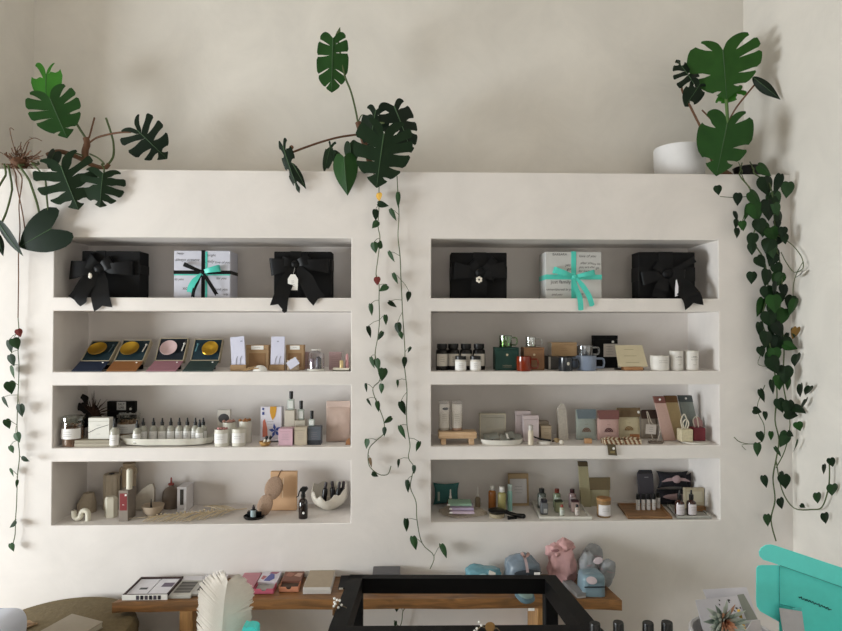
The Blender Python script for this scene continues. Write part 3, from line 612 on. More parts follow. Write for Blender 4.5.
panel(p, 2*u, h-2*u, 4.2*u, h/2, -.001, TURQ, 'ribbon_edge')
panel(p, w-.002, 1.2*u, 0, 23.4*u, -.0014, TURQ, 'ribbon_edge')
def scripts(p, items, u):
    for t, sz, x, z, sh in items: text(t, sz*u, INK, p, (x*u, -.0004, z*u), shear=sh, name='printed_script', ext=.0001)
scripts(p, [('always present', 4, -15, 38.5, .4), ('bright', 3.6, 9, 43, .2), ('family', 4.5, 6.5, 37, .3), ('xoxo', 5, -14, 10, 0), ('love of you', 3.4, 20, 36, .3), ('for you', 3.4, 19, 20, .3), ('thank you', 3.6, 18, 9, .4), ('happy', 3, -22, 45, .3), ('to you', 3.5, -23, 19, .3), ('only', 3, 23, 4, .3)], u)
p, w, h, u = R('gift_box', 'black gift box with a white paper tag hanging from its black bow', 'gift box', 274, 331.5, 251.5, 1, y, G)
gift(p, w, h, .09, BLACKBOX, SATIN, SATIN, 11*u, -7*u, 34*u, [(PI*1.04, 25*u, 16*u, 0), (-.05, 34*u, 13*u, 0), (.35, 16*u, 10*u, 0), (PI*.93, 14*u, 9*u, 0)],
     [([(-7*u, -.014, 33*u), (-13*u, -.06, 18*u), (-18*u, -.098, 1*u), (-22*u, -.098, -10*u)], 7*u, 7*u), ([(-6*u, -.014, 33*u), (5*u, -.06, 18*u), (13*u, -.09, 4*u), (19*u, -.098, -3*u)], 7.5*u, 5*u), ([(-7*u, -.016, 33*u), (-11*u, -.05, 15*u), (-13*u, -.1, -1*u), (-14.5*u, -.1, -15*u)], 2.4*u, -3*u)], 5*u)
m_ = MB(); tg = [(-4.6, 0), (4.6, 0), (5, 11), (2.2, 15.5), (-2.2, 15.5), (-5, 11)]; m_.prism([(a*u, b*u) for a, b in tg], -.001, 0); o = m_.build('tag', WHITE, p, 'white paper tag', loc=(-7.5*u, -.068, 7.5*u))
lines(o, 4, 4.5*u, 0, -.0012, 9*u, 1.8*u, .0012)
MB().tube([(-7.5*u, -.068, 22*u), (-7*u, -.03, 30*u)], .0008, 5).build('tag_string', WHITE, p)
p, w, h, u = R('gift_box', 'black gift box with a small white star flower on its bow', 'gift box', 451, 507, 252.5, 1, y, G)
gift(p, w, h, .1, BLACKBOX, SATIN, SATIN, 13*u, 1*u, 26*u, [(PI*.98, 27*u, 15*u, 0), (.1, 26*u, 15*u, 0), (PI*.75, 14*u, 10*u, 0), (.75, 20*u, 7*u, 0), (-.3, 15*u, 9*u, 0)],
     [([(0, -.014, 26*u), (-.5*u, -.035, 16*u), (-1*u, -.025, 7*u), (-1*u, -.012, 1*u)], 8*u, 0)], 6*u)
m_ = MB()
for k in range(6): m_.blob((2.1*u*math.cos(k*PI/3+.5), 0, 2.1*u*math.sin(k*PI/3+.5)), (1.3*u, .8*u, 1.3*u), .05, nu=8, nv=10)
m_.build('flower_charm', mat('#f2e9db', .4), p, 'white star flower', loc=(-1*u, -.05, 18.5*u))
p, w, h, u = R('gift_box', 'script-printed pale gift box tied only with turquoise ribbon', 'gift box', 545.5, 602, 251.5, 1, y, G)
gift(p, w, h, .15, SCRIPT2, TURQ, TURQ, 5*u, 0*u, 22*u, [(PI*.9, 22*u, 6*u, 0), (.22, 21*u, 5*u, 0)],
     [([(-1*u, -.014, 22*u), (-1*u, -.05, 12*u), (1*u, -.094, 0), (2*u, -.094, -12*u)], 2.6*u, -1*u), ([(1*u, -.014, 22*u), (6*u, -.05, 13*u), (10*u, -.094, 2*u), (13*u, -.094, -8*u)], 2.6*u, -1.5*u)], 3*u)
scripts(p, [('BARBARA', 3.4, -14, 44.5, 0), ('love of you', 3.8, 14, 43, .2), ('after you', 3.5, 13, 36, .4), ('you are the', 3.3, 13, 32, .4), ('for loving', 3.3, 11, 28, .4), ('just family', 5, -13, 17, 0), ('remembered in you', 3.6, -14, 9.5, .4), ('and you', 3.3, -17, 4.5, .4), ('yes', 4, -6, 34, .3), ('go', 4, -5, 30, .3), ('my life', 3, 23, 35, .2), ('gift', 3, 24, 31, 0), ('love', 4, 6, 5, .4)], u)
p, w, h, u = R('gift_box', 'black gift box with loose black bow and a narrow white strip, nearest the pothos', 'gift box', 638.5, 695.5, 252, 1, y, G)
gift(p, w, h, .1, BLACKBOX, SATIN, SATIN, 14*u, -1*u, 25*u, [(PI*1.06, 26*u, 12*u, 0), (.5, 32*u, 6*u, 0), (-.1, 18*u, 11*u, 0), (PI*.8, 16*u, 8*u, 0)],
     [([(1*u, -.014, 25*u), (10*u, -.05, 13*u), (16*u, -.096, 2*u), (19*u, -.096, -9*u)], 9.5*u, 7*u), ([(-2*u, -.014, 25*u), (-8*u, -.04, 12*u), (-10*u, -.03, 5*u), (-10*u, -.03, 1*u)], 7*u, -3*u)], 6*u)
m_ = MB(); m_.prism([(-1.5*u, 0), (1.7*u, 1*u), (1.8*u, 10*u), (.3*u, 17*u), (-.6*u, 16*u), (-1.4*u, 8*u)], -.001, 0); m_.build('tag', PAPER, p, 'narrow white strip', loc=(4*u, -.066, 2*u))

# ------------------------------------------------------------------ second shelf, beside the vines: singing bowls, cards, cloche
G = 'singing bowl sets'
def bowl_set(label, pxc, yb, run, rise, lid, base, bowl, malx, malm, lidrun, skew=0):
    p, u = T('singing_bowl_set', label, 'singing bowl set', pxc, 2, .006, G)
    w = 29.5*u; ang = math.atan2(rise, run); Ls = math.hypot(run, rise); z0 = .048; d0 = yb-.006
    Tm = Matrix.Translation((0, d0, z0)) @ Matrix.Rotation(ang, 4, 'X')       # the sloping case: local y runs up the slope
    m = MB(); m.M = Tm; t = .004
    for c, s_ in (((0, t/2), (w, t)), ((0, Ls-t/2), (w, t)), ((-w/2+t/2, Ls/2), (t, Ls)), ((w/2-t/2, Ls/2), (t, Ls))): m.box((c[0], c[1], -.013), (s_[0], s_[1], .03), 0, .001)
    m.build('case_rim', mat('#b0a48c', .6), p)
    m = MB(); m.M = Tm; m.box((0, Ls/2, -.015), (w-2*t, Ls-2*t, .026), 0, .0005); m.build('case_cushion', base, p)
    m = MB(); m.M = Tm @ Matrix.Translation((-.012 if malx > 0 else .02, Ls*.5, .001)); r = min(Ls, w)*.32
    m.lathe([(0, 0), (r*.6, .004), (r, .016), (r*.97, .017), (r*.55, .008), (0, .005)], n=30); m.build('bowl', bowl, p)
    m = MB(); m.M = Tm; m.tube([(malx*u, Ls*.4, .006), (malx*u+.006, Ls*.72, .006)], .003, 8); m.blob((malx*u+.006, Ls*.72, .006), (.006, .006, .006), .02, nu=8, nv=10); m.build('mallet', malm, p)
    m = MB(); m.M = Matrix.Translation((0, 0, .001)); q = d0; x2 = skew
    m.hull([(-w/2, 0, 0), (w/2, 0, 0), (-w/2, 0, .004), (w/2, 0, .004), (-w/2, q, z0-.006), (w/2, q, z0-.006), (-w/2, q, z0-.002), (w/2, q, z0-.002)]); m.build('lid', lid, p)
    m = MB(); m.blob((w*.33, q*.8, z0*.8+.003), (.005, .003, .003), .1, nu=8, nv=10); m.build('clasp', WHITE, p)
    e = Ls*.8; m = MB(); yy, zz = d0+e*math.cos(ang), z0+e*math.sin(ang)-.03*math.cos(ang)
    m.base(w*.5, .012, max(.01, zz-.006), y=yy); m.build('stand', BLACKBOX, p)
NAVY = mat('#15233c', .6); TEAL = mat('#0f2a33', .7)
bowl_set('navy-lidded singing bowl set with gold bowl, nearest the shelf end', 86.5, .087, .12, .10, NAVY, TEAL, GOLD, 10, mat('#4b5a60', .5), .08)
bowl_set('singing bowl set with an orange-brown lid and gold bowl', 121, .087, .105, .105, mat('#8e5d33', .6), TEAL, GOLD, 11, mat('#d9d4cc', .4), .08)
bowl_set('singing bowl set with a dusty pink lid and pale pink bowl', 161, .11, .075, .115, mat('#a37480', .6), mat('#141c26', .7), mat('#c3a7a6', .45, .1, 60), 11, WHITE, .1)
bowl_set('singing bowl set with a dark green lid and gold bowl, beside the white cards', 197.5, .115, .07, .11, mat('#2b3f3e', .6), mat('#122e3a', .7), GOLD, -11, mat('#5c8f9a', .4), .1)
G = 'white cards in kraft holders'
def card_holder(label, px0, px1, pyt, y, lean, mark):
    p, w, h, u = R('incense_card', label, 'card pack', px0, px1, pyt, 2, y, G)
    MB().base(w*1.12, .03, 6*u).build('holder', KRAFT, p)
    o = leaning(p, w, h-4*u, .004, mat('#d8d9ec', .6, .03), .12, 4.6*u, .012); o.rotation_euler[1] = lean
    m = MB()
    for x in (-2.5*u, 1.5*u): m.tube([(x, -.001, 1*u), (x+.6*u, -.0012, 7*u), (x+2*u, -.001, 10*u)], .0012, 5)
    m.build('printed_stems', mat('#8d8f98', .7), o)
    panel(o, 2*u, 1*u, 4*u*mark, h-9*u, -.0002, mat('#9094a8', .6), 'printed_mark')
card_holder('white card in a kraft holder beside the green-lidded bowl set', 231, 245, 337, .05, -.09, 1)
card_holder('white card in a kraft holder between two kraft boxes', 270, 283.5, 337, .06, .0, 0)
for lb, a, b, t_, y in (('kraft box with white label standing between the two white cards', 246, 268.5, 345, .1), ('kraft box with white label behind the tilted white tag', 286, 303.5, 345, .1)):
    p, w, h, u = R('kraft_box', lb, 'box', a, b, t_, 2, y, 'kraft boxes by the white cards')
    carton(p, w, h, .05, KRAFT); panel(p, w*.55, 4*u, 0, h-2.6*u, -.0006, WHITE); panel(p, w*.75, h*.55, 0, h*.4, -.0006, mat('#8e6d4c', .8), 'window_panel'); lines(p, 1, w*.4, 0, -.0016, h-2.6*u, 1)
p, u = T('soap_stone', 'smooth white pebble soap lying in front of the kraft box', 'soap', 260, 2, .035)
MB().blob((0, 0, .0), (7.3*u, .026, 6*u), .04, 2, 4, flat=True).build('soap_body', WHITE, p)
p, u = T('wood_stick', 'pale wooden sticks leaning across the front of the first card holder', 'wood stick', 251, 2, .018)
for k, (a, b, c, d) in enumerate(((-8, 1.2, 5, 4.8), (-6, .9, 8, 3.2))): MB().tube([(a*u, -.002-.006*k, b*u), ((a+c)/2*u, -.004-.006*k, (b+d)/2*u+.003), (c*u, -.001-.006*k, d*u)], [.003, .004, .0025], 7).build('stick', mat('#a98a62', .8, .2, 50), p)
p, w, h, u = R('tea_bag', 'small tea pouch with a tilted white tag, beside the glass cloche', 'pouch', 287, 299.5, 360, 2, .055)
MB().pillow(w, h, .022, n=10).build('pouch_body', mat('#b8a793', .8, .15, 60), p)
o = MB().box((0, 0, 0), (11*u, .001, 8*u), 0, .0003).build('tag', mat('#d8d9ea', .6), p, 'white tag', loc=(0, -.014, h*.72), rot=(0, -.6, 0))
MB().tube([(-3*u, -.012, h+.5*u), (0, -.015, h+1.5*u), (4*u, -.012, h+3*u)], .0012, 5).build('string', CREAM, p)
p, u = T('glass_cloche', 'clear glass cloche over a dark vial, on a pale base', 'cloche', 316, 2, .06)
r = 9*u
MB().lathe([(0, 0), (r*.98, 0), (r*1.02, .003), (r*1.0, .010), (0, .011)], n=30).build('base', MARBLE, p)
MB().lathe([(r*.92, .012), (r*.93, .07), (r*.85, .088), (r*.5, .098), (0, .101)], n=30).build('dome', glass('#f0eef2', .22), p)
MB().lathe([(r*.2, .100), (r*.55, .103), (r*.5, .108), (0, .110)], n=20).build('dome_top', mat('#dcdad6', .2), p)
MB().lathe([(0, .0116), (3*u, .0116), (3*u, .066), (2*u, .07), (0, .072)], (2.6*u, 0, 0), 16).build('vial', mat('#26222c', .2), p)
MB().lathe([(0, .0116), (2.6*u, .0116), (2.6*u, .06), (0, .06)], (-3.6*u, 0, 0), 16).build('tube', mat('#9d8f99', .4), p)
for lb, a, b, t_, y in (('pink box half hidden behind the glass cloche', 301, 311, 352, .16), ('dusty pink card standing behind the small white tray', 329, 341, 352, .12)):
    p, w, h, u = R('pink_box', lb, 'box', a, b, t_, 2, y); carton(p, w, h, .03, mat('#b79c9c', .7)); lines(p, 5, w*.7, 0, -.0006, h*.7, h*.12, .001, mat('#94777a', .7))
p, u = T('sample_tray', 'small white tray holding a gold piece and a pink stick at the shelf end', 'tray', 341.5, 2, .05)
tray_rect(p, 17*u, .05, 3*u, mat('#e3dccb', .5), .004, -.02)
p2, u = T('gold_holder', 'little gilt cylinder standing on the small white tray', 'holder', 341.5, ZR[2]+.006+.0008, .05)
MB().lathe([(0, 0), (1.9*u, 0), (1.9*u, 8.5*u), (1.6*u, 9*u), (1.4*u, 2*u), (0, 2*u)], n=18).build('cylinder_body', mat('#d8c391', .35, metal=.5), p2)
p2, u = T('lipstick', 'slim pink stick standing upright at the end of the small white tray', 'cosmetic', 347, ZR[2]+.006+.0008, .06)
MB().lathe([(0, 0), (1.8*u, 0), (1.8*u, 7*u), (1.4*u, 7.2*u), (1.4*u, 13*u), (.6*u, 15.5*u), (0, 15.6*u)], n=16).build('stick_body', mat('#c08f90', .5), p2)

# ------------------------------------------------------------------ third shelf, left-hand unit: salts, sprays, candles, perfumes
BOTAN = mat('#7a5540', .9, .7, 60, .4); BOTAN2 = mat('#b08a6a', .9, .6, 70, .4); CLEARB = mat('#c9cfc6', .12, .05, trans=.3); FROST = mat('#aeaca0', .25, .08)
def botanical(label, px0, px1, pyt, y, fill):
    p, w, h, u = R('bath_salt_jar', label, 'jar', px0, px1, pyt, 3, y, 'jars of dried botanicals'); r = w/2; w *= 1
    MB().lathe([(0, .001), (r*.94, .001), (r*.95, h*.62), (0, h*.66)], n=26, wob=lambda a, z: 1-.03*abs(math.sin(9*a+50*z))).build('dried_flowers', fill, p)
    m = MB(); rn = random.Random(int(px0))
    for i in range(12): a = rn.uniform(0, 6.28); q = r*.7*rn.random()**.5; m.blob((q*math.cos(a), q*math.sin(a), h*.66+.004), (.009, .008, .006), .4, 6, i, i % 2, 6, 8)
    m.build('flower_heads', [fill, mat('#c9a898', .8)], p)
    MB().lathe([(r*.97, 0), (r, .004), (r, h*.78), (r*.9, h*.82)], n=28).build('jar_body', glass('#eef0ea', .2), p)
    MB().lathe([(0, h*.84), (r*1.05, h*.84), (r*1.06, h*.95), (r*.8, h), (0, h)], n=28).build('glass_lid', glass('#e6eae4', .25), p)
    wrap(p, r, h*.26, h*.6, LABEL, 1.2); lines(p, 3, r, 0, -r-.0012, h*.5, h*.07, .0009)
botanical('lidded clear jar of brown botanicals beside the flat grey-beige box', 62.5, 83, 415.5, .07, BOTAN)
botanical('lidded clear jar of pale dried petals in front of the black case', 118, 139, 412.5, .25, BOTAN2)
p = thing('dried_bouquet', 'dark dried split leaf and brown spiky palm standing behind the jar', 'dried plant', spot(88, 3, .2), None)
leaf(p, (93, 430), (81, 394), 22, .2, mat('#0d0c0b', .6, spec=.2), slits=3, prof=ROUND, fold=.1, rib=None, gap=.5, seed=41)
m = MB(); rn = random.Random(4)
for i in range(22):
    a = rn.uniform(-.9, 1.25); L = rn.uniform(16, 26); x0, y0 = 93, 416
    q = [ony(x0+math.sin(a)*L*t*.8+1.5*t, y0-math.cos(a)*L*t+8*t*t*abs(a)*.6, .2-.03*t*rn.random())-p.location for t in (0, .4, .75, 1)]
    m.tube(cat(q, 3), [.0028, .0028, .0026, .0026, .0024, .0022, .002, .0015, .0008, .0006], 4)
m.build('palm_fronds', mat('#3a2318', .8, .3, 60), p)
m = MB()
for a, b in ((89, 430), (93, 417)): m.tube([ony(a, b, .2)-p.location, V((0, 0, .004))], .003, 5)
m.build('stalks', mat('#3a2a1a', .8), p)
p, w, h, u = R('salt_lab_case', 'black case with a white square emblem standing behind the botanicals jar', 'box', 107, 134.5, 401.5, 3, .308)
p.name = 'black_case'
carton(p, w, h, .028, BLACKBOX, fl=.3); o = panel(p, 9*u, 8.2*u, .5*u, h-4.5*u, -.0012, mat('#cfcfcc', .6), 'emblem')
text('SALT', 2.9*u, BLK, o, (.5*u, -.0024, h-2.9*u)); text('LAB', 3.2*u, BLK, o, (.5*u, -.0024, h-6.2*u))
MB().blob((9.5*u, -.001, h-7.5*u), (1.3*u, .002, 1.3*u), 0).build('stud', WHITE, p, 'white stud')
p, w, h, u = R('flat_box', 'flat grey-beige box lying under the white carton', 'box', 74.5, 109.5, 440.3, 3, .025)
MB().base(w, .12, h*.55).build('box_body', mat('#a8a090', .7), p); MB().base(w*.99, .118, h*.42, z=h*.57).build('box_lid', mat('#9d9584', .7), p)
zt = ZR[3]+h+.0012
p2, w, h, u = R('soap_carton', 'white carton crossed by a thin diagonal line, standing on the flat box', 'box', 88.3, 109, 418, zt, .05)
carton(p2, w, h, .04, mat('#dcdad2', .6, .03)); m = MB(); m.tube([(-w*.49, -.0012, h*.3), (-w*.1, -.0012, h*.5), (w*.49, -.0012, h*.68)], .0011, 4); m.build('printed_line', INK, p2)
lines(p2, 1, w*.3, -.001, -.0006, h*.66, 1); lines(p2, 1, w*.3, -.001, -.0006, h*.24, 1)
# scalloped dish of dropper bottles
p, u = T('scalloped_dish', 'long white scalloped dish carrying the row of dropper bottles', 'dish', 168.5, 3, .105)
zd = 7.5*u; m = MB(); rows = []
for r, z in ((0, .003), (.8, .003), (.9, .006), (1, zd), (1.015, zd+.001), (.97, zd*.93), (.86, .011), (0, .011)):
    row = []
    for i in range(72):
        t = 2*PI*i/72; k = 1+.03*math.cos(10*t); c, s_ = math.cos(t), math.sin(t)
        row.append((46.5*u*r*k*math.copysign(abs(c)**.75, c), .085*r*k*math.copysign(abs(s_)**.75, s_), z))
    rows.append(row)
m.grid(rows, 0, True); m.build('dish_body', mat('#d6d3c8', .35), p)
zb = ZR[3]+.0006+.0112; G = 'clear dropper bottles on the scalloped dish'
def dropbot(name, label, px, z, y, wpx, pyt, glassm, lab, G, body=None):
    p, w, h, u = R(name, label, 'bottle', px-wpx/2, px+wpx/2, pyt, z, y, G); r = w/2
    bottle(p, r, h*.62, r*.42, h*.06, glassm, mat('#131315', .4), r*.44, h*.14, lab, (.1, .66), 1.3, (r*.27, h*.17), .2); return p
src = dropbot('dropper_bottle', 'dropper bottle on the dish, first of the back row from the botanicals jar', 143.3, zb, .12, 7.6, 417, FROST, LABEL, G)
for px, lb in ((153.5, 'second'), (162.2, 'third'), (170.8, 'fourth'), (179.3, 'fifth'), (187.3, 'sixth'), (195.3, 'seventh'), (203.2, 'eighth')):
    dup(src, spot(px, zb, .128), 'dropper bottle on the dish, %s of the back row from the botanicals jar' % lb, G)
dup(src, spot(137, zb, .055), 'dropper bottle at the front of the dish, close to the botanicals jar', G)
dup(src, spot(199.6, zb, .07), 'dropper bottle at the front of the dish, near the candles', G)
p = dropbot('dropper_bottle', 'dropper bottle standing alone between the white carton and the dish', 114.6, 3, .035, 9, 416.5, FROST, LABEL, None)
# candles
G = 'candles in clear tumblers'
def cndl(label, px0, px1, pyt, row, y, wax, shell=None, lid=None, G=None, lz=(.2, .78), lab=LABEL, **k):
    p, w, h, u = R('candle', label, 'candle', px0, px1, pyt, row, y, G); candle(p, w/2, h, shell or mat('#d8d4c8', .2, .04), lab, wax, lid, lz, **k); return p
p = cndl('tumbler candle topped with pink dried petals', 214.8, 229, 429, 3, .045, mat('#c98d8d', .8, .3, 60), G=G)
m = MB(); r = 7*upx(p.location); hh = (proj(p.location)[1]-429)*upx(p.location)
for i in range(10): m.blob((r*.7*math.cos(i*2.4)*(i/10)**.5, r*.7*math.sin(i*2.4)*(i/10)**.5, hh+.002), (.007, .007, .005), .4, 6, i, 0, 6, 8)
m.build('dried_petals', mat('#c08a88', .8, .4, 80), p, 'pink petals')
cndl('tumbler candle with plain pale wax, next to the petal-topped candle', 232, 246, 428.5, 3, .05, mat('#cfd0bd', .6), G=G)
p = cndl('taller candle topped with orange dried flowers, behind the two tumblers', 239.5, 251.5, 421, 3, .13, mat('#c8c3ad', .6), G=G, lab=None)
m = MB(); r = 6*upx(p.location); hh = (proj(p.location)[1]-421)*upx(p.location)
for i in range(7): m.blob((r*(.3+.6*(i % 2))*math.cos(i), r*.6*math.sin(i*2), hh+.004), (.009, .008, .007), .4, 6, i, 0, 6, 8)
m.build('dried_flowers', mat('#b07a4e', .8, .4, 80), p, 'orange dried flowers')
p = cndl('candle topped with pinkish dried flowers behind the petal candle', 223, 236, 422, 3, .15, mat('#c3a798', .8), G=G, lab=None)
m = MB()
for i in range(7): m.blob((r*(.3+.6*(i % 2))*math.cos(i), r*.6*math.sin(i*2), (proj(p.location)[1]-422)*upx(p.location)+.004), (.009, .008, .007), .4, 6, i+3, 0, 6, 8)
m.build('dried_flowers', mat('#b88d80', .8, .4, 80), p)
p, w, h, u = R('soap_carton', 'slanted white carton with a grey oval patch behind the candles', 'box', 216.5, 229.5, 411, 3, .19)
o = leaning(p, w, h, .02, mat('#cfc9c0', .6), .1, .003, name='box_body', bev=.002); m = MB(); m.blob((0, -.0005, h*.72), (w*.42, .002, h*.16), 0, nu=8, nv=16); m.build('patch', GREYCARD, o, 'grey patch'); MB().base(w*.98, .0196, .004).build('box_lid', mat('#bdb7ae', .6), o, loc=(0, 0, h+.0004))
# floral card box
p, w, h, u = R('floral_box', 'white box printed with orange, coral and blue flowers, tilted against the wall', 'box', 260, 281, 408, 3, .13)
o = leaning(p, w, h, .05, mat('#dcd9e2', .6, .03), .08, .003, name='box_body', bev=.002)
o.location.z = .006
def petal(name, pts, hx):
    m = MB(); m.prism([(a*w, b*h) for a, b in pts], -.0014, -.0004); m.build(name, mat(hx, .6), o)
petal('orange_print', [(-.05, 1), (.25, 1), (.25, .9), (.2, .72), (.08, .6), (0, .7), (-.06, .85)], '#d09a35')
petal('coral_print', [(-.38, .12), (-.14, .12), (-.16, .35), (-.22, .5), (-.3, .64), (-.38, .58)], '#c97763')
for k in range(5):
    a = k*2*PI/5+.5; cx, cz = .2, .3
    petal('blue_print', [(cx+.3*math.cos(a), cz+.22*math.sin(a)), (cx+.15*math.cos(a+.45), cz+.11*math.sin(a+.45)), (cx, cz), (cx+.15*math.cos(a-.45), cz+.11*math.sin(a-.45))], '#3f56a0')
petal('blue_print', [(-.42, .9), (-.34, .9), (-.34, .96), (-.42, .96)], '#3a4c8c'); petal('blue_print', [(-.42, .76), (-.32, .76), (-.32, .84), (-.42, .84)], '#3a4c8c')
lines(o, 1, w*.5, -.004, -.0004, h*.56, 1, .0012); lines(o, 1, w*.4, -.004, -.0004, h*.49, 1, .0012)
p, u = T('wooden_dish', 'tiny wooden dish holding two black-capped vials', 'dish', 265, 3, .04)
r = 5.8*u; MB().lathe([(0, 0), (r*.6, 0), (r*.9, .009), (r, .022), (r*.92, .022), (r*.8, .012), (0, .006)], n=24).build('dish_body', wood('#96703e', '#c09a62', 30), p)
for k, (dx, lb) in enumerate(((-1.5, 'cream vial with black cap leaning in the tiny wooden dish, on the jar side'), (2.2, 'cream vial with black cap leaning in the tiny wooden dish, by the pink box'))):
    q = thing('vial', lb, 'vial', p.location+V((dx*u, -.002, .0085)), 'vials in the wooden dish'); M_ = Matrix.Rotation(.45, 4, 'Y')
    m = MB(); m.M = M_; m.lathe([(0, .001), (1.3*u, .001), (1.4*u, 5*u), (0, 5.5*u)], n=12); m.build('vial_body', mat('#dcd4c4', .4), q)
    m = MB(); m.M = M_; m.lathe([(1.4*u, 5.6*u), (1.45*u, 8.2*u), (1*u, 8.8*u), (0, 8.8*u)], n=12); m.build('cap', BLK, q)
G = 'small cube cartons'
def cube(label, px0, px1, pyt, y, hx, dark=None, seed=0, row=3, d=None):
    p, w, h, u = R('cube_carton', label, 'box', px0, px1, pyt, row, y, G); m_ = mat(hx, .6, .05); carton(p, w, h, d or w*.9, m_, mat(dark, .6) if dark else None)
    lines(p, 4, w*.6, 0, -.0006, h*.68, h*.11, .0009, seed=seed, m=mat('#8f8288', .7)); return p, h
cube('pink cube carton beside the tiny wooden dish', 278.5, 292.5, 428.8, .04, '#d3aebb', seed=1)
cube('beige cube carton between the pink and the blue-grey ones', 294.3, 306.8, 427.5, .045, '#bdb09c', seed=2)
p, hb = cube('blue-grey cube carton under the shortest perfume bottle', 307.6, 320.8, 427, .055, '#5b6068', seed=3)
panel(p, 13*upx(p.location), 4.3*upx(p.location), 0, 2.5*upx(p.location), -.0002, mat('#2e3137', .6), 'dark_band')
# stepped riser and perfumes
y = .13; p, u = T('stepped_riser', 'pale stepped riser carrying two perfume bottles', 'riser', 294.5, 3, y)
zl = (proj(p.location)[1]-410.5)*u; zr = (proj(p.location)[1]-420.5)*u
MB().box((-5*u, .03, zl/2), (10*u, .06, zl), 0, .002).build('high_step', mat('#cfc8ba', .6), p); MB().box((5.3*u, .03, zr/2), (10.4*u, .06, zr), 0, .002).build('low_step', mat('#c6bfb0', .6), p)
G = 'perfume bottles'
def perfume(label, px, z, y, w_, pyt, capf):
    p, w, h, u = R('perfume_bottle', label, 'bottle', px-w_/2, px+w_/2, pyt, z, y, G); hb = h*(1-capf)
    MB().base(w, w*.75, hb, bev=.003).build('bottle_body', mat('#bcc5bd', .1, .05), p); panel(p, w*.72, hb*.66, 0, hb*.5, -.0003, mat('#e3e4e0', .6))
    MB().lathe([(0, hb), (w*.22, hb), (w*.22, hb+.004), (w*.3, hb+.004), (w*.31, h-.002), (w*.26, h), (0, h)], (0, w*.37, 0), 16).build('cap', BLK, p)
perfume('perfume bottle on the upper step of the pale riser', 290.7, ZR[3]+zl+.001, y+.015, 6.4, 391.5, .42)
perfume('perfume bottle on the lower step of the pale riser', 300.7, ZR[3]+zr+.001, y+.015, 6, 401, .45)
perfume('perfume bottle standing on the blue-grey cube carton', 311.5, ZR[3]+hb+.001, .075, 5.6, 411, .55)
p, w, h, u = R('paper_pouch', 'tall pinkish kraft pouch with a folded top at the shelf end', 'pouch', 325.5, 350, 402, 3, .11)
m = MB(); m.pillow(w, h*.9, .05, n=14, pinch=.03, cr=.3); m.build('pouch_body', mat('#c4ada1', .75, .15, 30, .15), p, loc=(0, .025, 0)); MB().base(w*.97, .008, h*.17, y=.02, z=h*.84).build('folded_top', mat('#ccb6ab', .75, .1), p)
p, u = T('wood_piece', 'small brown cut piece of wood tucked beside the pouch', 'wood', 348, 3, .05)
m = MB(); m.hull([(-2.5*u, 0, 0), (2.3*u, 0, 0), (2.3*u, .03, 0), (-2.5*u, .03, 0), (-2*u, .004, 4*u), (1.2*u, .002, 7*u), (1.5*u, .026, 6*u), (-1.8*u, .026, 4*u)]); m.build('wood_body', wood('#7a4f30', '#a8764a', 30), p)

# ------------------------------------------------------------------ bottom shelf, left-hand unit: candles, ceramics, fern
WAX = mat('#d9d4c3', .55, .04); STONE = mat('#aea18e', .85, .15, 60, .15); CER = mat('#75675a', .45, .2, 30)
def bz(px, py): P = onz(px, py, ZR[4]); return P.y
def R4(name, label, c, px0, px1, pyt, pyb, group=None, dc=.03):
    m_ = (px0+px1)/2; t = R(name, label, c, px0, px1, pyt, 4, bz(m_, pyb), group)
    t[0].location.x = xat(m_, t[0].location.y+dc, ZR[4]); return t
p, w, h, u = R4('stone_candle', 'rough greyish tapered block behind the white wavy candle', 'candle', 76.5, 95, 494.5, 514)
m = MB(); rn = random.Random(2); P = []
for i in range(10):
    a = 2*PI*i/10
    for k, z in ((1, 0), (.98, h*.45), (.55, h*.98)): P.append((w*.5*k*math.cos(a)+(.1*w if z > h*.6 else 0), w*.45*k*math.sin(a)+.04, z))
m.hull(P); m.build('candle_body', STONE, p); MB().tube([(.1*w, .04, h*.98), (.1*w, .04, h+.008)], .0012, 5).build('wick', CREAM, p)
p, w, h, u = R4('wave_candle', 'white tubular wave-shaped candle at the shelf front', 'candle', 74.5, 93.5, 508, 521)
r = 2.5*u; zt = h-r; xs_ = w/2-r
C = [(-xs_, 0, zt), (-xs_, 0, h*.5)]+[(-xs_*.5+xs_*.5*math.cos(a), 0, r+xs_*.5+xs_*.5*math.sin(a)) for a in [PI+k*PI/8 for k in range(9)]]+[(xs_*.5-xs_*.5*math.cos(a), 0, zt-xs_*.5+xs_*.5*math.sin(a)) for a in [k*PI/8 for k in range(9)]]+[(xs_, 0, h*.4), (xs_, 0, .0008)]
MB().tube(C, r, 12).build('candle_body', WAX, p); MB().tube([(-xs_, 0, zt), (-xs_, 0, zt+.006)], .001, 5).build('wick', CREAM, p)
p, w, h, u = R4('ribbed_candle', 'tall fluted grey-beige candle behind the small faceted one', 'candle', 103, 118.5, 475.5, 511)
r = w/2; MB().lathe([(0, 0), (r, 0), (r, h*.97), (r*.9, h), (r*.5, h-.004), (0, h-.004)], (0, r, 0), 60, wob=lambda a, z: 1+.06*math.cos(10*a)).build('candle_body', mat('#c6baa7', .6), p)
MB().blob((0, r, h), (r*.35, r*.35, .004), .3).build('wick', GREYCARD, p)
p, w, h, u = R4('faceted_candle', 'short cream faceted candle in front of the fluted one', 'candle', 105.5, 116.8, 498, 518.5)
r = w/2; MB().lathe([(0, 0), (r*1.03, 0), (r*1.05, h*.9), (r*.8, h), (0, h)], (0, r, 0), 6, a0=.26, a1=.26+2*PI).build('candle_body', WAX, p, sharp=15); MB().tube([(0, r, h), (0, r, h+.007)], .001, 5).build('wick', CREAM, p)
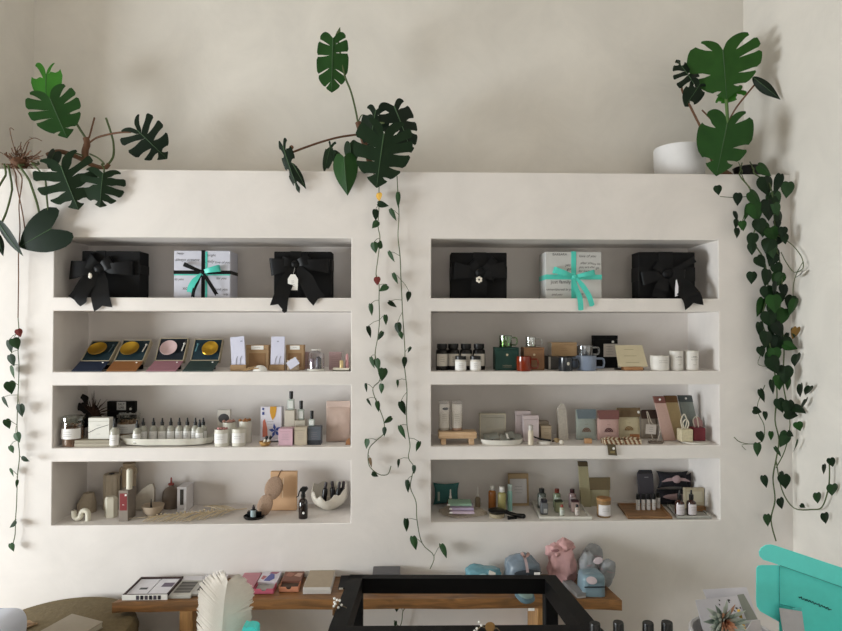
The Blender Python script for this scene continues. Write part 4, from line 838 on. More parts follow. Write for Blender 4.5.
p, w, h, u = R4('pillar_vase', 'tall pale column vase with small ring handles, top-most on the bottom shelf', 'vase', 120, 139, 464.5, 510)
r = 6.5*u; MB().lathe([(0, 0), (r, 0), (r, h*.9), (r*.8, h*.94), (r*.95, h), (r*.8, h), (r*.65, h*.94), (0, h*.9)], (-1*u, r, 0), 30).build('vase_body', mat('#bba991', .6), p)
for s_ in (-1, 1):
    C = [(-1*u+s_*(r*.95)+s_*2.2*u*math.sin(a), r*.7, h*.83+4*u*math.cos(a)) for a in [k*PI/8 for k in range(9)]]; MB().tube(C, .8*u, 7).build('handle', mat('#b3a48d', .6), p)
# box with red label and slim candle
p, w, h, u = R4('match_box', 'upright grey box with a dark red label in front of the column vase', 'box', 121.3, 130.5, 490.8, 521.5)
carton(p, w, h, .09, mat('#857b71', .7)); o = panel(p, 7*u, 17*u, 0, h-11.2*u, -.0006, mat('#7d2a2c', .6)); lines(o, 1, 3*u, 0, -.0018, h-14*u, 1, .0016, WHITE); MB().box((2.4*u, -.0022, h-4.4*u), (1.8*u, .0006, 1.8*u), 0, 0).build('label_corner', WHITE, o)
zt = ZR[4]+h+.001
p2, w2, h2, u2 = R('taper_candle', 'slim cream candle standing on top of the red-labelled box', 'candle', 126.6, 132.2, 468, zt, p.location.y+.03)
r = w2/2; MB().lathe([(0, 0), (r, 0), (r, h2*.9), (r*.6, h2*.96), (0, h2*.97)], n=16).build('candle_body', WAX, p2); MB().tube([(0, 0, h2*.96), (.001, 0, h2)], .0009, 5).build('wick', GREYCARD, p2)
p, w, h, u = R4('slate_stone', 'flat rounded stone slab leaning upright behind the incense dish', 'stone', 135.5, 156, 484.5, 511)
P = [(-.5, .03), (.42, .03), (.48, .35), (.46, .8), (.36, 1), (.18, .97), (-.15, .78), (-.38, .55), (-.5, .3)]; m = MB(); m.prism([(a*w, b*h) for a, b in P], 0, .02); m.build('stone_body', mat('#b9afa0', .85, .15, 50, .1), p, rot=(-.12, 0, 0)); MB().base(w*.4, .05, .01, y=.021).build('foot', STONE, p)
p, w, h, u = R4('incense_dish', 'shallow stone dish with a black incense cone, beside the ceramic jug', 'dish', 140, 162, 508, 519.5)
r = w/2; MB().lathe([(0, 0), (r*.4, 0), (r*.85, h*.5), (r, h), (r*.93, h), (r*.6, h*.75), (0, h*.7)], (0, r, 0), 30).build('dish_body', mat('#b3a28e', .7), p)
p2 = thing('incense_cone', 'slender black incense cone standing in the shallow stone dish', 'incense', p.location+V((-2*u, r, h*.7+.0008))); MB().lathe([(0, 0), (1.2*u, 0), (.9*u, 3*u), (.3*u, 9*u), (0, 9.4*u)], n=10).build('cone_body', BLK, p2); MB().lathe([(0, -.0), (2*u, .0), (2*u, .002), (0, .002)], n=10).build('cone_base', BLK, p2)
p, w, h, u = R4('ceramic_jug', 'round-shouldered brown ceramic bottle with a red stopper', 'bottle', 161.3, 178.5, 479.5, 510)
r = w/2; hb = h*.66; MB().lathe([(0, 0), (r*.9, 0), (r*.98, .01), (r, hb*.55), (r*.93, hb*.8), (r*.6, hb*.98), (r*.3, hb*1.05), (r*.27, hb*1.13), (0, hb*1.13)], (0, r, 0), 32).build('jug_body', CER, p)
RD = mat('#8c3a33', .4); MB().lathe([(0, hb*1.135), (r*.32, hb*1.135), (r*.34, hb*1.21), (r*.12, hb*1.24), (r*.1, h*.97), (r*.05, h), (0, h)], (0, r, 0), 16).build('stopper', RD, p, 'red stopper')
p, w, h, u = R4('window_carton', 'white carton with a narrow dark window showing its contents', 'box', 184.2, 193.3, 483.5, 508)
p.location.y = min(p.location.y, .2); carton(p, w, h, .11, mat('#d9d6d8', .6), fl=.1); panel(p, 3.4*u, 15*u, 0, h*.6, -.0006, mat('#3f3c3a', .3, .5, 200), 'window_panel'); lines(p, 2, w*.5, 0, -.0006, h*.16, h*.05)
# dried fern
base, tip = onz(247, 510.5, ZR[4]), onz(127, 520.5, ZR[4])
p = thing('dried_fern', 'long dried tan fern frond lying flat along the bottom shelf', 'dried plant', (base.x, base.y, ZR[4]+.004)); TAN = mat('#d6c5a6', .85, .2, 60); ax = tip-base; L = ax.length; uu = ax/L; vv = V((-uu.y, uu.x, 0))
MB().tube([uu*L*t+V((0, 0, .006)) for t in (0, .25, .5, .75, 1)], [.0028, .0026, .0022, .0016, .001], 6).build('stalk', TAN, p)
for sd in (1, -1):
    m = MB(); rn = random.Random(8+sd)
    for i in range(27):
        t = .1+.88*i/27; ll = .17*math.sin(PI*min(1, .12+t*.82))**.8*rn.uniform(.85, 1.08)+.02; o = uu*L*t; d = (uu*.62+vv*sd*.8).normalized()
        e = o+d*ll; yb0 = base.y+e.y
        if yb0 < .015 and e.y < o.y: ll *= max(.15, (.015-base.y-o.y)/(e.y-o.y))
        lim = .03 if base.x+e.x < xat(176, .1, ZR[4]) else (.17 if base.x+e.x < xat(198, .2, ZR[4]) else .315)
        if base.x+o.x < xat(150, .05, ZR[4]): continue
        if yb0 > lim and e.y > o.y: ll *= max(.1, (lim-base.y-o.y)/(e.y-o.y))
        n = V((0, 0, 1)); w_ = d.cross(n)*.0042; hz = rn.uniform(.004, .016)
        m.grid([[o+d*ll*k-w_*q+n*(.004+hz*k*(1-k)*4), o+d*ll*k+n*(.008+hz*k*(1-k)*4), o+d*ll*k+w_*q+n*(.004+hz*k*(1-k)*4)] for k, q in ((0, .5), (.3, 1), (.7, .9), (1, .1))])
    m.build('leaflets', TAN, p)
# black dish and dropper
p, w, h, u = R4('black_dish', 'glossy black oval dish with a dropper bottle on it', 'dish', 242.5, 263.5, 513.5, 521)
tray_round(p, w/2, .05, .012, BLK); p.location.y += .052
q, w, h, u = R('dropper_bottle', 'small silver-labelled dropper bottle on the black oval dish', 'bottle', 250.5, 256.5, 504.5, ZR[4]+.0062, p.location.y-.012)
bottle(q, w/2, h*.66, w*.2, h*.05, mat('#1d2326', .15), mat('#241a1c', .4), w*.25, h*.14, mat('#9fb0b4', .4), (.1, .9), 1.0, (w*.17, h*.16), labn=0)
p, w, h, u = R('folded_cloth', 'black folded box on the black dish behind the dropper', 'box', 247, 261, 512, ZR[4]+.0062, p.location.y+.008)
carton(p, w, h, .03, mat('#14181b', .5, spec=.2)); p.name = 'small_box'
# fibre pads, orange box
p, w, h, u = R4('orange_box', 'tall orange-tan box tied with thin twine at its corner', 'box', 271, 297.3, 472.5, 511)
o = leaning(p, w, h, .03, mat('#d8b089', .7, .06), .06, .002, name='box_body', bev=.0015); MB().box((0, .031, h/2), (w*.97, .002, h*.97), 0, .0005).build('box_back', mat('#b98a56', .7), o)
m = MB(); m.tube([(-w*.26, -.002, h*.8), (-w*.12, -.002, h+.002), (-w*.05, .015, h+.003)], .0014, 5); m.build('twine', mat('#6b4a33', .8), o)
for x_, z_, k_ in ((0, .75, .16), (-.004, .42, .18)): MB().box((x_, -.0006, h*z_), (.006, .0006, h*k_), 0, 0).build('printed_text', mat('#ecd3b2', .7), o)
PADM = mat('#a88d78', .95, .25, 150, .5); G = 'round natural sponges leaning on the orange box'; yb_ = p.location.y
p, w, h, u = R('sponge', 'larger oval natural sponge leaning across the orange box corner', 'sponge', 262, 281.5, 478, 4, yb_-.055, G)
m = MB(); m.M = Matrix.Translation((1*u, .015, h-11*u)) @ Matrix.Rotation(.35, 4, 'Y'); m.blob((0, 0, 0), (8.5*u, .008, 12*u), .05, 5, 1); m.blob((0, .003, 0), (8.7*u, .006, 12.2*u), .03, 5, 2, 1); m.build('sponge_body', [PADM, mat('#8d7460', .9)], p)
m = MB(); m.tube([(5*u, .02, h-1*u), (7*u, .02, h+4*u), (9*u, .03, h+7*u)], .0014, 5); m.build('hanging_loop', mat('#5a4234', .8), p)
p, w, h, u = R('sponge', 'smaller round natural sponge in front of the larger one', 'sponge', 257, 272, 494.5, 4, yb_-.1, G)
m = MB(); m.M = Matrix.Translation((0, .012, h/2)) @ Matrix.Rotation(.3, 4, 'Y'); m.blob((0, 0, 0), (w/2, .008, h*.5), .06, 5, 5); m.build('sponge_body', PADM, p)
m = MB(); m.tube([(2*u, .012, h*.8), (4*u, .01, h*.9), (5*u, .008, h*.7)], .0012, 5); m.build('hanging_loop', mat('#5a4234', .8), p)
# spray bottle
p, w, h, u = R4('spray_bottle', 'dark brown trigger spray bottle with a small white dot', 'bottle', 298.7, 308, 488, 519.5)
r = w/2; cy = r; DB = mat('#190c0a', .12, .2, coat=.4, spec=.5)
MB().lathe([(0, 0), (r*.95, 0), (r, .004), (r, h*.5), (r*.8, h*.58), (r*.42, h*.63), (r*.42, h*.68), (0, h*.68)], (0, cy, 0), 26).build('bottle_body', DB, p)
m = MB(); m.lathe([(0, h*.66), (r*.5, h*.66), (r*.52, h*.75), (r*.4, h*.76), (r*.4, h*.86), (0, h*.86)], (0, cy, 0), 18); m.hull([(a*u, cy+b, h*c) for a, c in ((-3.2, .86), (2.5, .84), (4.8, .93), (3.5, 1), (-.8, 1), (-3, .94)) for b in (-.008, .008)]); m.build('spray_head', BLK, p)
m = MB(); m.tube([(-2.6*u, cy, h*.9), (-4*u, cy, h*.82), (-5*u, cy, h*.7), (-6.8*u, cy, h*.66)], [.004, .0035, .003, .0025], 7); m.build('trigger', BLK, p)
MB().blob((1.0*u, cy-r, h*.2), (1.2*u, .0015, 1.3*u), 0).build('dot_label', WHITE, p, 'white dot')
# broken egg bowl with vials
p, w, h, u = R4('shell_bowl', 'white bowl with a jagged broken-eggshell rim', 'bowl', 309.5, 346.5, 488, 513.5)
r = w/2; N = 48; rows = []; H = h*.95
RIMK = [.95, .86, .8, .62, .74, .5, .44, .68, .5, .8, .7, .92]     # broken edge, anticlockwise from the right through front
def rim(a):
    f = (-a % (2*PI))/PI
    if f > 1: return H*(.97+.05*math.sin(a*7)-.03*(1-abs(f-1.5)*2))
    k = f*(len(RIMK)-1); i = min(int(k), len(RIMK)-2); return H*(RIMK[i]+(RIMK[i+1]-RIMK[i])*(k-i))
for sgn, k in ((1, 1), (-1, .94)):
    rr = []
    for j in range(9):
        t = j/8*1.0; row = []
        for i in range(N):
            a = 2*PI*i/N; z = rim(a)*t; q = math.sqrt(max(0, 1-(1-min(1, z/(H*.62)))**2)) if z < H*.62 else 1-.06*((z-H*.62)/(H*.4))
            q = max(q, .32 if j == 0 else .34); row.append((r*q*k*math.cos(a), r*.9+r*q*k*.9*math.sin(a), z+(.004 if k < 1 else 0)))
        rr.append(row)
    rows += rr if sgn == 1 else rr[::-1]
m = MB(); m.grid(rows, 0, True); m.build('bowl_body', mat('#dcd5c8', .6, .06), p)
m = MB(); m.lathe([(0, .003), (r*.8, h*.32), (0, h*.3)], (0, r*.9, 0), 24); m.build('filler', mat('#b9b0a2', .9), p)
for k, (a, b, t_, lean, lb) in enumerate(((323, 490, 488, .12, 'nearest the spray bottle'), (331.5, 487, 485, -.05, 'second from the spray bottle'), (338, 489, 487, .1, 'third from the spray bottle'), (342, 489, 487, .12, 'nearest the shelf end'))):
    q = thing('black_vial', 'black atomiser bottle stuck in the eggshell bowl, '+lb, 'bottle', p.location+V(((spot(a, 4, p.location.y).x-p.location.x)*.93-lean*.04, r*.9-.03+.012*(k % 2), h*.36)), 'black bottles in the eggshell bowl')
    m = MB(); m.M = Matrix.Rotation(lean, 4, 'Y'); m.lathe([(0, 0), (2.6*u, 0), (2.8*u, 10*u), (2.3*u, 12.5*u), (1.2*u, 13.5*u), (1.2*u, 14*u)], n=16); m.build('bottle_body', mat('#0e0c0e', .3), q)
    m = MB(); m.M = Matrix.Rotation(lean, 4, 'Y'); m.lathe([(1.5*u, 13.6*u), (1.6*u, 17*u), (1.3*u, 19.5*u), (0, 19.6*u)], n=14); m.build('cap', mat('#2a2126', .4), q)

# ------------------------------------------------------------------ second shelf, right-hand unit: jars, mugs, candles
DARKJ = mat('#0c0908', .3, .2, spec=.35); LAB2 = mat('#cdc6bb', .6)
def apoth(label, px, y, wpx, pyt, row=2):
    p, w, h, u = R('apothecary_jar', label, 'jar', px-wpx/2, px+wpx/2, pyt, row, y, 'dark apothecary jars'); r = w/2; r2 = r
    MB().lathe([(0, 0), (r*.96, 0), (r, .005), (r, h*.68), (r*.93, h*.76), (r*.74, h*.8), (r*.74, h*.83)], n=28).build('jar_body', DARKJ, p)
    MB().lathe([(0, h*.82), (r*.82, h*.82), (r*.84, h*.83), (r*.84, h*.99), (r*.8, h), (0, h)], n=28).build('cap', BLK, p)
    wrap(p, r, h*.16, h*.62, LAB2, 1.0); lines(p, 3, r*.9, 0, -r-.0012, h*.5, h*.08, .001); return p
a0 = apoth('dark apothecary jar at the shelf end nearest the vines', 442, .1, 12.5, 343.8)
for k, (px, lb) in enumerate(((453.2, 'second from the vines'), (466, 'third from the vines'), (479, 'nearest the green box'))):
    dup(a0, spot(px, 2, .115), 'dark apothecary jar in the row of four, '+lb, 'dark apothecary jars')
def smalljar(label, px0, px1):
    p, w, h, u = R('small_jar', label, 'jar', px0, px1, 356, 2, .035, 'small white-labelled jars'); r = w/2
    MB().lathe([(0, 0), (r*.95, 0), (r, .003), (r, h*.7), (r*.9, h*.76), (r*.9, h*.78)], n=24).build('jar_body', mat('#d6d1c9', .3), p)
    MB().lathe([(0, h*.77), (r*.97, h*.77), (r*.98, h*.98), (r*.93, h), (0, h)], n=24).build('lid', BLK, p)
    wrap(p, r, h*.1, h*.64, LABEL, 1.3); lines(p, 3, r, 0, -r-.0012, h*.5, h*.11, .0009)
smalljar('small black-lidded jar in front, nearer the vines', 455, 466.2); smalljar('small black-lidded jar in front, nearer the green box', 469.8, 480.8)
def drinkbox(label, px0, px1, pyt, y, hx, hx2=None, d=.09, nl=2):
    p, w, h, u = R('mug_box', label, 'box', px0, px1, pyt, 2, y, 'mug cartons'); carton(p, w, h, d, mat(hx, .6, .06), mat(hx2 or hx, .6, .06), fl=.1)
    lines(p, nl, w*.4, 0, -.0006, h*.22, h*.07, .0009, mat('#c9b79a', .7)); MB().blob((0, -.0005, h*.68), (1.2*u, .001, 1.2*u), 0, nu=8, nv=10).build('printed_emblem', mat('#c9b79a', .7), p); return p, h
p, hg = drinkbox('dark green mug carton under the green glass mug', 495.5, 519, 347.5, .06, '#0f362e')
p, hk = drinkbox('brown kraft mug carton under the clear glass mug', 524, 544.5, 347.5, .07, '#856041')
def glassmug(label, px0, px1, pyt, z, y, m, hpx):
    p, w, h, u = R('glass_mug', label, 'mug', px0, px1, pyt, z, y, 'glass mugs on cartons'); mug(p, w/2, h, m, hpx*u); 
    MB().lathe([(w/2*.97, h-.002), (w/2*1.02, h), (w/2*.97, h+.001)], n=28).build('rim', m, p)
glassmug('green glass mug on the dark green carton', 499, 512, 335.5, ZR[2]+hg+.001, .1, glass('#a5c98c', .3), 5)
glassmug('clear glass mug on the kraft carton', 525.5, 536, 337, ZR[2]+hk+.001, .11, glass('#f2f4f2', .5), 6)
p, w, h, u = R('mug', 'reddish brown glossy mug in front of the kraft carton', 'mug', 516.5, 531.5, 356.3, 2, .03, 'mugs at the shelf front'); mug(p, w/2, h, mat('#7a270c', .12, .2, coat=.4), 6.5*u)
p, w, h, u = R('mug', 'charcoal glossy mug with a small pale emblem, handle towards the grey mug', 'mug', 558.5, 572.5, 357.3, 2, .03, 'mugs at the shelf front'); mug(p, w/2, h, mat('#24282e', .2, .1, coat=.3), 6.5*u)
MB().blob((1*u, -w/2, h*.55), (1.3*u, .001, 1.7*u), 0, nu=8, nv=10).build('emblem', mat('#c9c4b8', .5), p)
p, w, h, u = R('mug', 'blue-grey mug in front of the black carton', 'mug', 576, 596, 355.8, 2, .065, 'mugs at the shelf front'); mug(p, w/2, h, mat('#838fa4', .3, .06), 8*u)
p, w, h, u = R('mug_box', 'dark grey mug carton lying under the tan one', 'box', 548.5, 569.8, 356.5, 2, .11, 'mug cartons'); carton(p, w, h, .1, mat('#4c4a48', .6)); MB().box((-w/2+1*u, -.0006, h/2), (2*u, .001, h*.96), 0, 0).build('printed_edge', mat('#b9b3aa', .6), p); zk = ZR[2]+h+.001
p, w, h, u = R('mug_box', 'pale blue mug carton beside the dark grey one', 'box', 571.5, 594.5, 357, 2, .12, 'mug cartons'); zpb = ZR[2]+h+.0012; carton(p, w, h, .1, mat('#707a88', .6)); lines(p, 2, w*.4, 0, -.0006, h*.5, h*.1)
p, w, h, u = R('mug_box', 'tan kraft mug carton stacked on the dark grey one', 'box', 551.5, 577, 342.5, zk, .12, 'mug cartons'); carton(p, w, h, .09, KRAFT); MB().box((-w/2-.0006, .045, h/2), (.001, .085, h*.96), 0, 0).build('side_print', mat('#cfcac3', .6), p); lines(p, 2, w*.25, 0, -.0006, h*.55, h*.12, .0009, mat('#6b4a2c', .7))
glassmug('clear glass mug on the pale blue carton, in front of the black carton', 576, 592.5, 345.3, zpb, .165, glass('#e8ebee', .4), 6.5)
p, w, h, u = R('black_carton', 'tall black carton with a pale label and a white dot, behind the blue-grey mug', 'box', 594, 618, 335.5, 2, .235); carton(p, w, h, .045, BLACKBOX, fl=.12)
o = panel(p, 14.5*u, 13*u, w/2-7.2*u, h-14.8*u, -.0006, mat('#cfc7bf', .6)); lines(o, 4, 10*u, w/2-8.5*u, -.0016, h-11*u, 2.6*u, .001); MB().blob((w/2-5*u, -.001, h-6.3*u), (1.3*u, .0015, 1.3*u), 0, nu=8, nv=10).build('dot', WHITE, p)
p, u = T('wooden_stand', 'low wooden card stand with dark ends holding the cream book', 'stand', 634, 2, .035)
MB().base(19*u, .05, 3.5*u).build('stand_block', wood('#9a6a44', '#b88a5e', 20), p); MB().base(29*u, .03, 1.5*u, y=.052).build('stand_bar', BLK, p)
p2, w, h, u = R('cream_book', 'cream booklet with faint lettering leaning back on the wooden stand', 'book', 618.5, 648, 345.5, ZR[2]+3.5*u+.001, .05)
m = MB(); m.hull([(-.5*w, 0, 0), (.5*w, 0, 0), (.44*w, .05, h), (-.5*w, .05, h), (-.5*w, .006, -.0), (.5*w, .006, 0), (.44*w, .056, h), (-.5*w, .056, h)]); m.build('cover', mat('#c9bd9f', .7, .06), p2)
for k, (n_, x_) in enumerate(((1, -.03), (1, -.02), (1, 0))): lines(p2, n_, w*.5, x_*w*2, .05*(.8-.3*k)-.0012, h*(.8-.3*k), h*.08, .0012, mat('#8f866c', .7), seed=k+3)
PORC = mat('#d9d4cc', .45, .03)
for lb, a, b, t_ in (('wide short white candle with a nub on its lid, beside the cream booklet', 650.5, 668.5, 355.5), ('tall white candle, the middle of the three at the shelf end', 669.8, 682.5, 350.8), ('tall white candle, last of the three at the shelf end', 684.3, 698, 350.5)):
    p = cndl(lb, a, b, t_, 2, .05, mat('#d8d2c6', .6), PORC, None, 'white candles', (.1, .95), mat('#dedad4', .5), n=2)
    if b < 669:
        u = upx(p.location); r = 9*u; MB().lathe([(0, 14*u), (r*.9, 14*u), (r*.9, 15*u), (0, 15*u)], (0, 0, -.9*u), 24).build('lid', PORC, p); MB().blob((2*u, 0, 14.8*u), (1.3*u, 1.3*u, 1*u), 0, nu=8, nv=10).build('lid_knob', PORC, p)
    else:
        u = upx(p.location); lines(p, 1, 6*u, .5*u, -6.6*u-.0016, 14*u, 1, .0016, mat('#5a564f', .7)); lines(p, 1, 5*u, .5*u, -6.6*u-.0016, 6*u, 1, .0012, mat('#7a756c', .7))

# ------------------------------------------------------------------ third shelf, right-hand unit: tubes, sachets, felt pouches
p, u = T('wooden_riser', 'small pale wooden stool-like riser carrying two white tubes', 'stand', 457.3, 3, .06)
zr = 13*u; m = MB(); m.base(38*u, .085, 6.5*u, bev=.003, z=6.4*u, y=-.03); m.build('riser_top', WOODL, p)
for x in (-14, 14): MB().base(5*u, .07, 6.3*u, x).build('leg', WOODL, p, loc=(x*u, -.022, 0))
for k, (px, lb) in enumerate(((444.3, 'printed white tube in a clear sleeve, on the riser near the vines'), (456.8, 'plain white tube in a clear sleeve, on the riser near the frosted box'))):
    p, w, h, u = R('cosmetic_tube', lb, 'tube', px-5.3, px+5.3, 400, ZR[3]+zr+.0012, .085, 'white tubes on the riser'); r = w/2*.95; ht = h*.86
    rows = []
    for j in range(9):
        t = j/8; rows.append([(r*math.cos(a), r*(1-.93*t)*math.sin(a), ht*(.1+.9*t)) for a in [2*PI*i/20 for i in range(20)]])
    m = MB(); m.grid(rows, 0, True); m.build('tube_body', mat('#efece8', .4), p)
    MB().lathe([(0, 0.0008), (r*.9, 0.0008), (r*.94, ht*.1), (0, ht*.1)], n=20).build('cap', mat('#c9a590' if k else '#cfc8be', .4), p)
    if not k: MB().blob((1.2*u, -r*.32, ht*.83), (3*u, .003, 1.3*u), .3, nu=8, nv=12).build('printed_mark', INK, p)
    lines(p, 5, r*1.1, 0, -r*.75, ht*.62, ht*.08, .0008, mat('#a39c92', .7))
    MB().box((0, 0, h*.48+.002), (w, w, h*.96), 0, .0008).build('sleeve', glass('#f3f1ee', .1), p)
p, w, h, u = R('frosted_case', 'flat frosted box with a pale rim standing behind the sachet dish', 'box', 479.5, 506, 413.5, 3, .16)
carton(p, w, h, .03, mat('#aaa598', .4)); t = 1.1*u
for x, z, a, b in ((0, h-t/2, w, t), (0, t/2, w, t), (-w/2+t/2, h/2, t, h-2*t), (w/2-t/2, h/2, t, h-2*t)): MB().box((x, -.0015, z), (a, .002, b), 0, .0004).build('rim', mat('#bdb49f', .4), p)
lines(p, 1, w*.8, 0, -.0007, h*.42, 1, .003, mat('#b9b19f', .6))
p, u = T('oval_tray', 'white oval tray heaped with grey sachets', 'tray', 501.5, 3, .065)
tray_round(p, 21.5*u, .055, 5*u, mat('#d8d4cb', .4)); zt = ZR[3]+.013
rn = random.Random(6)
for k, (px, dy, rz, ti, lb) in enumerate(((487.5, 0, .1, .02, 'grey sachet lying at the vine end of the oval tray'), (496, -.008, -.5, .05, 'grey sachet tilted over the first in the oval tray'), (503.5, -.03, .4, .02, 'grey sachet with a white stripe, in the middle of the oval tray'), (511.5, .014, -.35, .05, 'grey sachet propped at a slant past the striped one'), (517, .0, .2, .02, 'grey sachet at the end of the oval tray by the little bottle'))):
    p = thing('sachet', lb, 'sachet', spot(px, zt+.004+.0065*(k % 2), .075+dy), 'grey sachets in the oval tray', rz); m = MB()
    m.M = Matrix.Rotation(-PI/2+.35+ti, 4, 'X') @ Matrix.Rotation(rz, 4, 'Y'); m.pillow(9.5*u, 12*u, .005, n=8, pinch=.03, cr=.4); m.M = Matrix.Translation((0, -.02, 0)) @ m.M
    m.build('sachet_body', mat('#8b8c84', .5, .12, 40), p, loc=(0, -.02, .004)); 
    if k == 2: o = MB(); o.M = Matrix.Translation((0, -.02, .0085)) @ Matrix.Rotation(-PI/2+.35+ti, 4, 'X') @ Matrix.Rotation(rz, 4, 'Y'); o.box((0, -.006, .028), (2*u, .001, .05), 0, 0); o.build('printed_stripe', WHITE, p, loc=(0, -.02, .004))
for lb, a, b, t_, y in (('mauve card box further back behind the little bottle', 515.5, 531, 411, .17), ('mauve card box directly behind the little bottle', 523.2, 539, 415.5, .12)):
    p, w, h, u = R('mauve_box', lb, 'box', a, b, t_, 3, y, 'mauve boxes'); carton(p, w, h, .03, mat('#c5b7b7', .65, .05)); lines(p, 2, w*.4, 0, -.0006, h*.6, h*.1, .0009, mat('#9a868d', .7))
p, w, h, u = R('small_bottle', 'small pale bottle with a pump top in front of the mauve box', 'bottle', 528, 533.5, 425, 3, .03); r = w/2
MB().lathe([(0, 0), (r, 0), (r, h*.68), (r*.8, h*.72), (r*.8, h*.74), (0, h*.74)], n=18).build('bottle_body', mat('#d0c5b2', .4), p); MB().lathe([(0, h*.74), (r*.85, h*.745), (r*.85, h*.97), (r*.6, h), (0, h)], n=18).build('cap', mat('#b9b4ae', .25), p)
for lb, a, b, t_, y, hx in (('beige carton half hidden behind the mauve boxes', 537, 549, 421.5, .2, '#a39585'), ('low tan carton beside the beige one, behind the black brush', 541, 551.5, 426, .13, '#a8977f')):
    p, w, h, u = R('beige_carton', lb, 'box', a, b, t_, 3, y, 'beige cartons'); carton(p, w, h, .05, mat(hx, .7, .06)); lines(p, 2, w*.5, 0, -.0006, h*.55, h*.15, .0008)
p, u = T('small_dish', 'little white dish under the black brush handle', 'dish', 544, 3, .05); tray_round(p, 7*u, .02, 3*u, mat('#dcd7cf', .4))
p = thing('brush', 'slim black brush resting across the little white dish', 'brush', spot(541.5, ZR[3]+3.2*u, .04)); MB().tube([(-8*u, 0, 4.5*u), (-2*u, -.002, 2.4*u), (9*u, -.004, .8*u)], [.0032, .0045, .0055], 8).build('handle', BLK, p); MB().lathe([(0, 0), (.005, .002), (.006, .008), (0, .014)], n=10).build('bristles', mat('#3a2a20', .9), p, loc=(10*u, -.004, 0), rot=(0, 1.5, 0))
p, u = T('clay_figure', 'tiny white and gold trinket lying at the shelf front', 'trinket', 558.5, 3, .03); m = MB(); m.blob((3*u, 0, 2.4*u), (2.3*u, .01, 2.3*u), .2, 5, 1); m.blob((-1.5*u, .012, 4*u), (2.8*u, .01, 2.5*u), .3, 5, 2, 1); m.tube([(-4*u, .01, 6*u), (0, .004, 3*u), (3*u, -.004, 1*u)], .0025, 6, 1); m.build('trinket_body', [mat('#d8d1c4', .5), mat('#9a8460', .5)], p)
p, w, h, u = R('speckled_bag', 'tall narrow speckled grey paper bag with a crimped top', 'bag', 557.3, 568.5, 404, 3, .15)
m = MB(); m.hull([(-.42*w, 0, h*.86), (.3*w, 0, h*.86), (.5*w, 0, 0), (-.36*w, 0, 0), (-.42*w, .03, h*.86), (.3*w, .03, h*.86), (.5*w, .05, 0), (-.36*w, .05, 0)]); m.build('bag_body', mat('#b3aba0', .8, .3, 90), p); m = MB(); m.hull([(-.42*w, .004, h*.86), (.3*w, .004, h*.86), (.1*w, .01, h), (-.1*w, .01, h), (-.42*w, .026, h*.86), (.3*w, .026, h*.86), (.1*w, .02, h), (-.1*w, .02, h)]); m.build('crimped_top', mat('#c1b9ae', .8), p)
def feltpouch(label, px0, px1, pyt, y, hx, hx2, sun, lean=.06, snap=False):
    p, w, h, u = R('felt_pouch', label, 'pouch', px0, px1, pyt, 3, y, 'felt pouches with sun logos'); rt = (-lean, 0, 0)
    m = MB(); m.pillow(w, h*.97, .022, n=12, pinch=.01, cr=.1); m.build('pouch_body', mat(hx, .9, .1, 120, .08), p, loc=(0, .018, .002), rot=rt)
    m = MB(); m.prism([(-w*.49, h), (w*.49, h), (w*.49, h*.72), (w*.47, h*.7), (-w*.41, h*.7), (-w*.43, h*.72)], .002, .007); o = m.build('flap', mat(hx2, .9, .1, 120, .08), p, loc=(0, 0, 0), rot=rt)
    if snap: MB().blob((w*.42, .001, h*.86), (1.4*u, .002, 1.4*u), 0, nu=8, nv=10).build('snap', WHITE, o)
    logo_sun(p, 4.2*u, 0, h*.28, .0052, mat(sun, .8), rot=rt); lines(p, 1, 6*u, 0, .0055, h*.52, 1, .0009, mat(sun, .8), rot=rt)
feltpouch('sage green felt pouch with grey flap and half-sun logo', 577, 597, 409.5, .13, '#99a099', '#69747a', '#74503e')
feltpouch('dusty pink felt pouch with maroon flap and half-sun logo', 598.3, 620.3, 410.5, .13, '#c3a29b', '#7c5450', '#4a2428')
feltpouch('cream felt pouch with brown flap and half-sun logo', 617.8, 641.5, 408, .165, '#ccc1a2', '#75624a', '#8e6c42', snap=True)
p, w, h, u = R('felt_pouch', 'grey-brown felt pouch with dark flap behind the tagged wire stand', 'pouch', 641.5, 659, 409.5, 3, .17)
m = MB(); m.pillow(w, h*.95, .022, n=10, pinch=.01); m.build('pouch_body', mat('#857a6d', .9, .1, 120), p, loc=(0, .015, 0)); MB().base(w*.98, .005, h*.3, y=-.002, z=h*.69).build('flap', mat('#38271f', .9), p)
p, u = T('wire_stand', 'small wire stand with an oval foot holding a blank pale tag', 'stand', 656, 3, .06)
tray_round(p, 8*u, .022, 2*u, mat('#7d7268', .4, metal=.5), name='foot')
MB().tube(cat([(-3*u, 0, 2*u), (-6*u, 0, 16*u), (-9*u, 0, 30*u), (-8*u, 0, 30.5*u), (-4*u, 0, 20*u), (3*u, 0, 17*u), (4*u, 0, 10*u), (1*u, 0, 2*u)], 4), .0022, 6).build('wire', mat('#b5aa9c', .4, metal=.3), p)
o = MB().box((0, 0, 0), (10.5*u, .001, 9.5*u), 0, 0).build('tag', mat('#b8aea6', .7), p, 'pale tag', loc=(-5.5*u, -.006, 14*u), rot=(0, .08, 0)); lines(o, 3, 5*u, 0, -.0008, 2*u, 2*u)
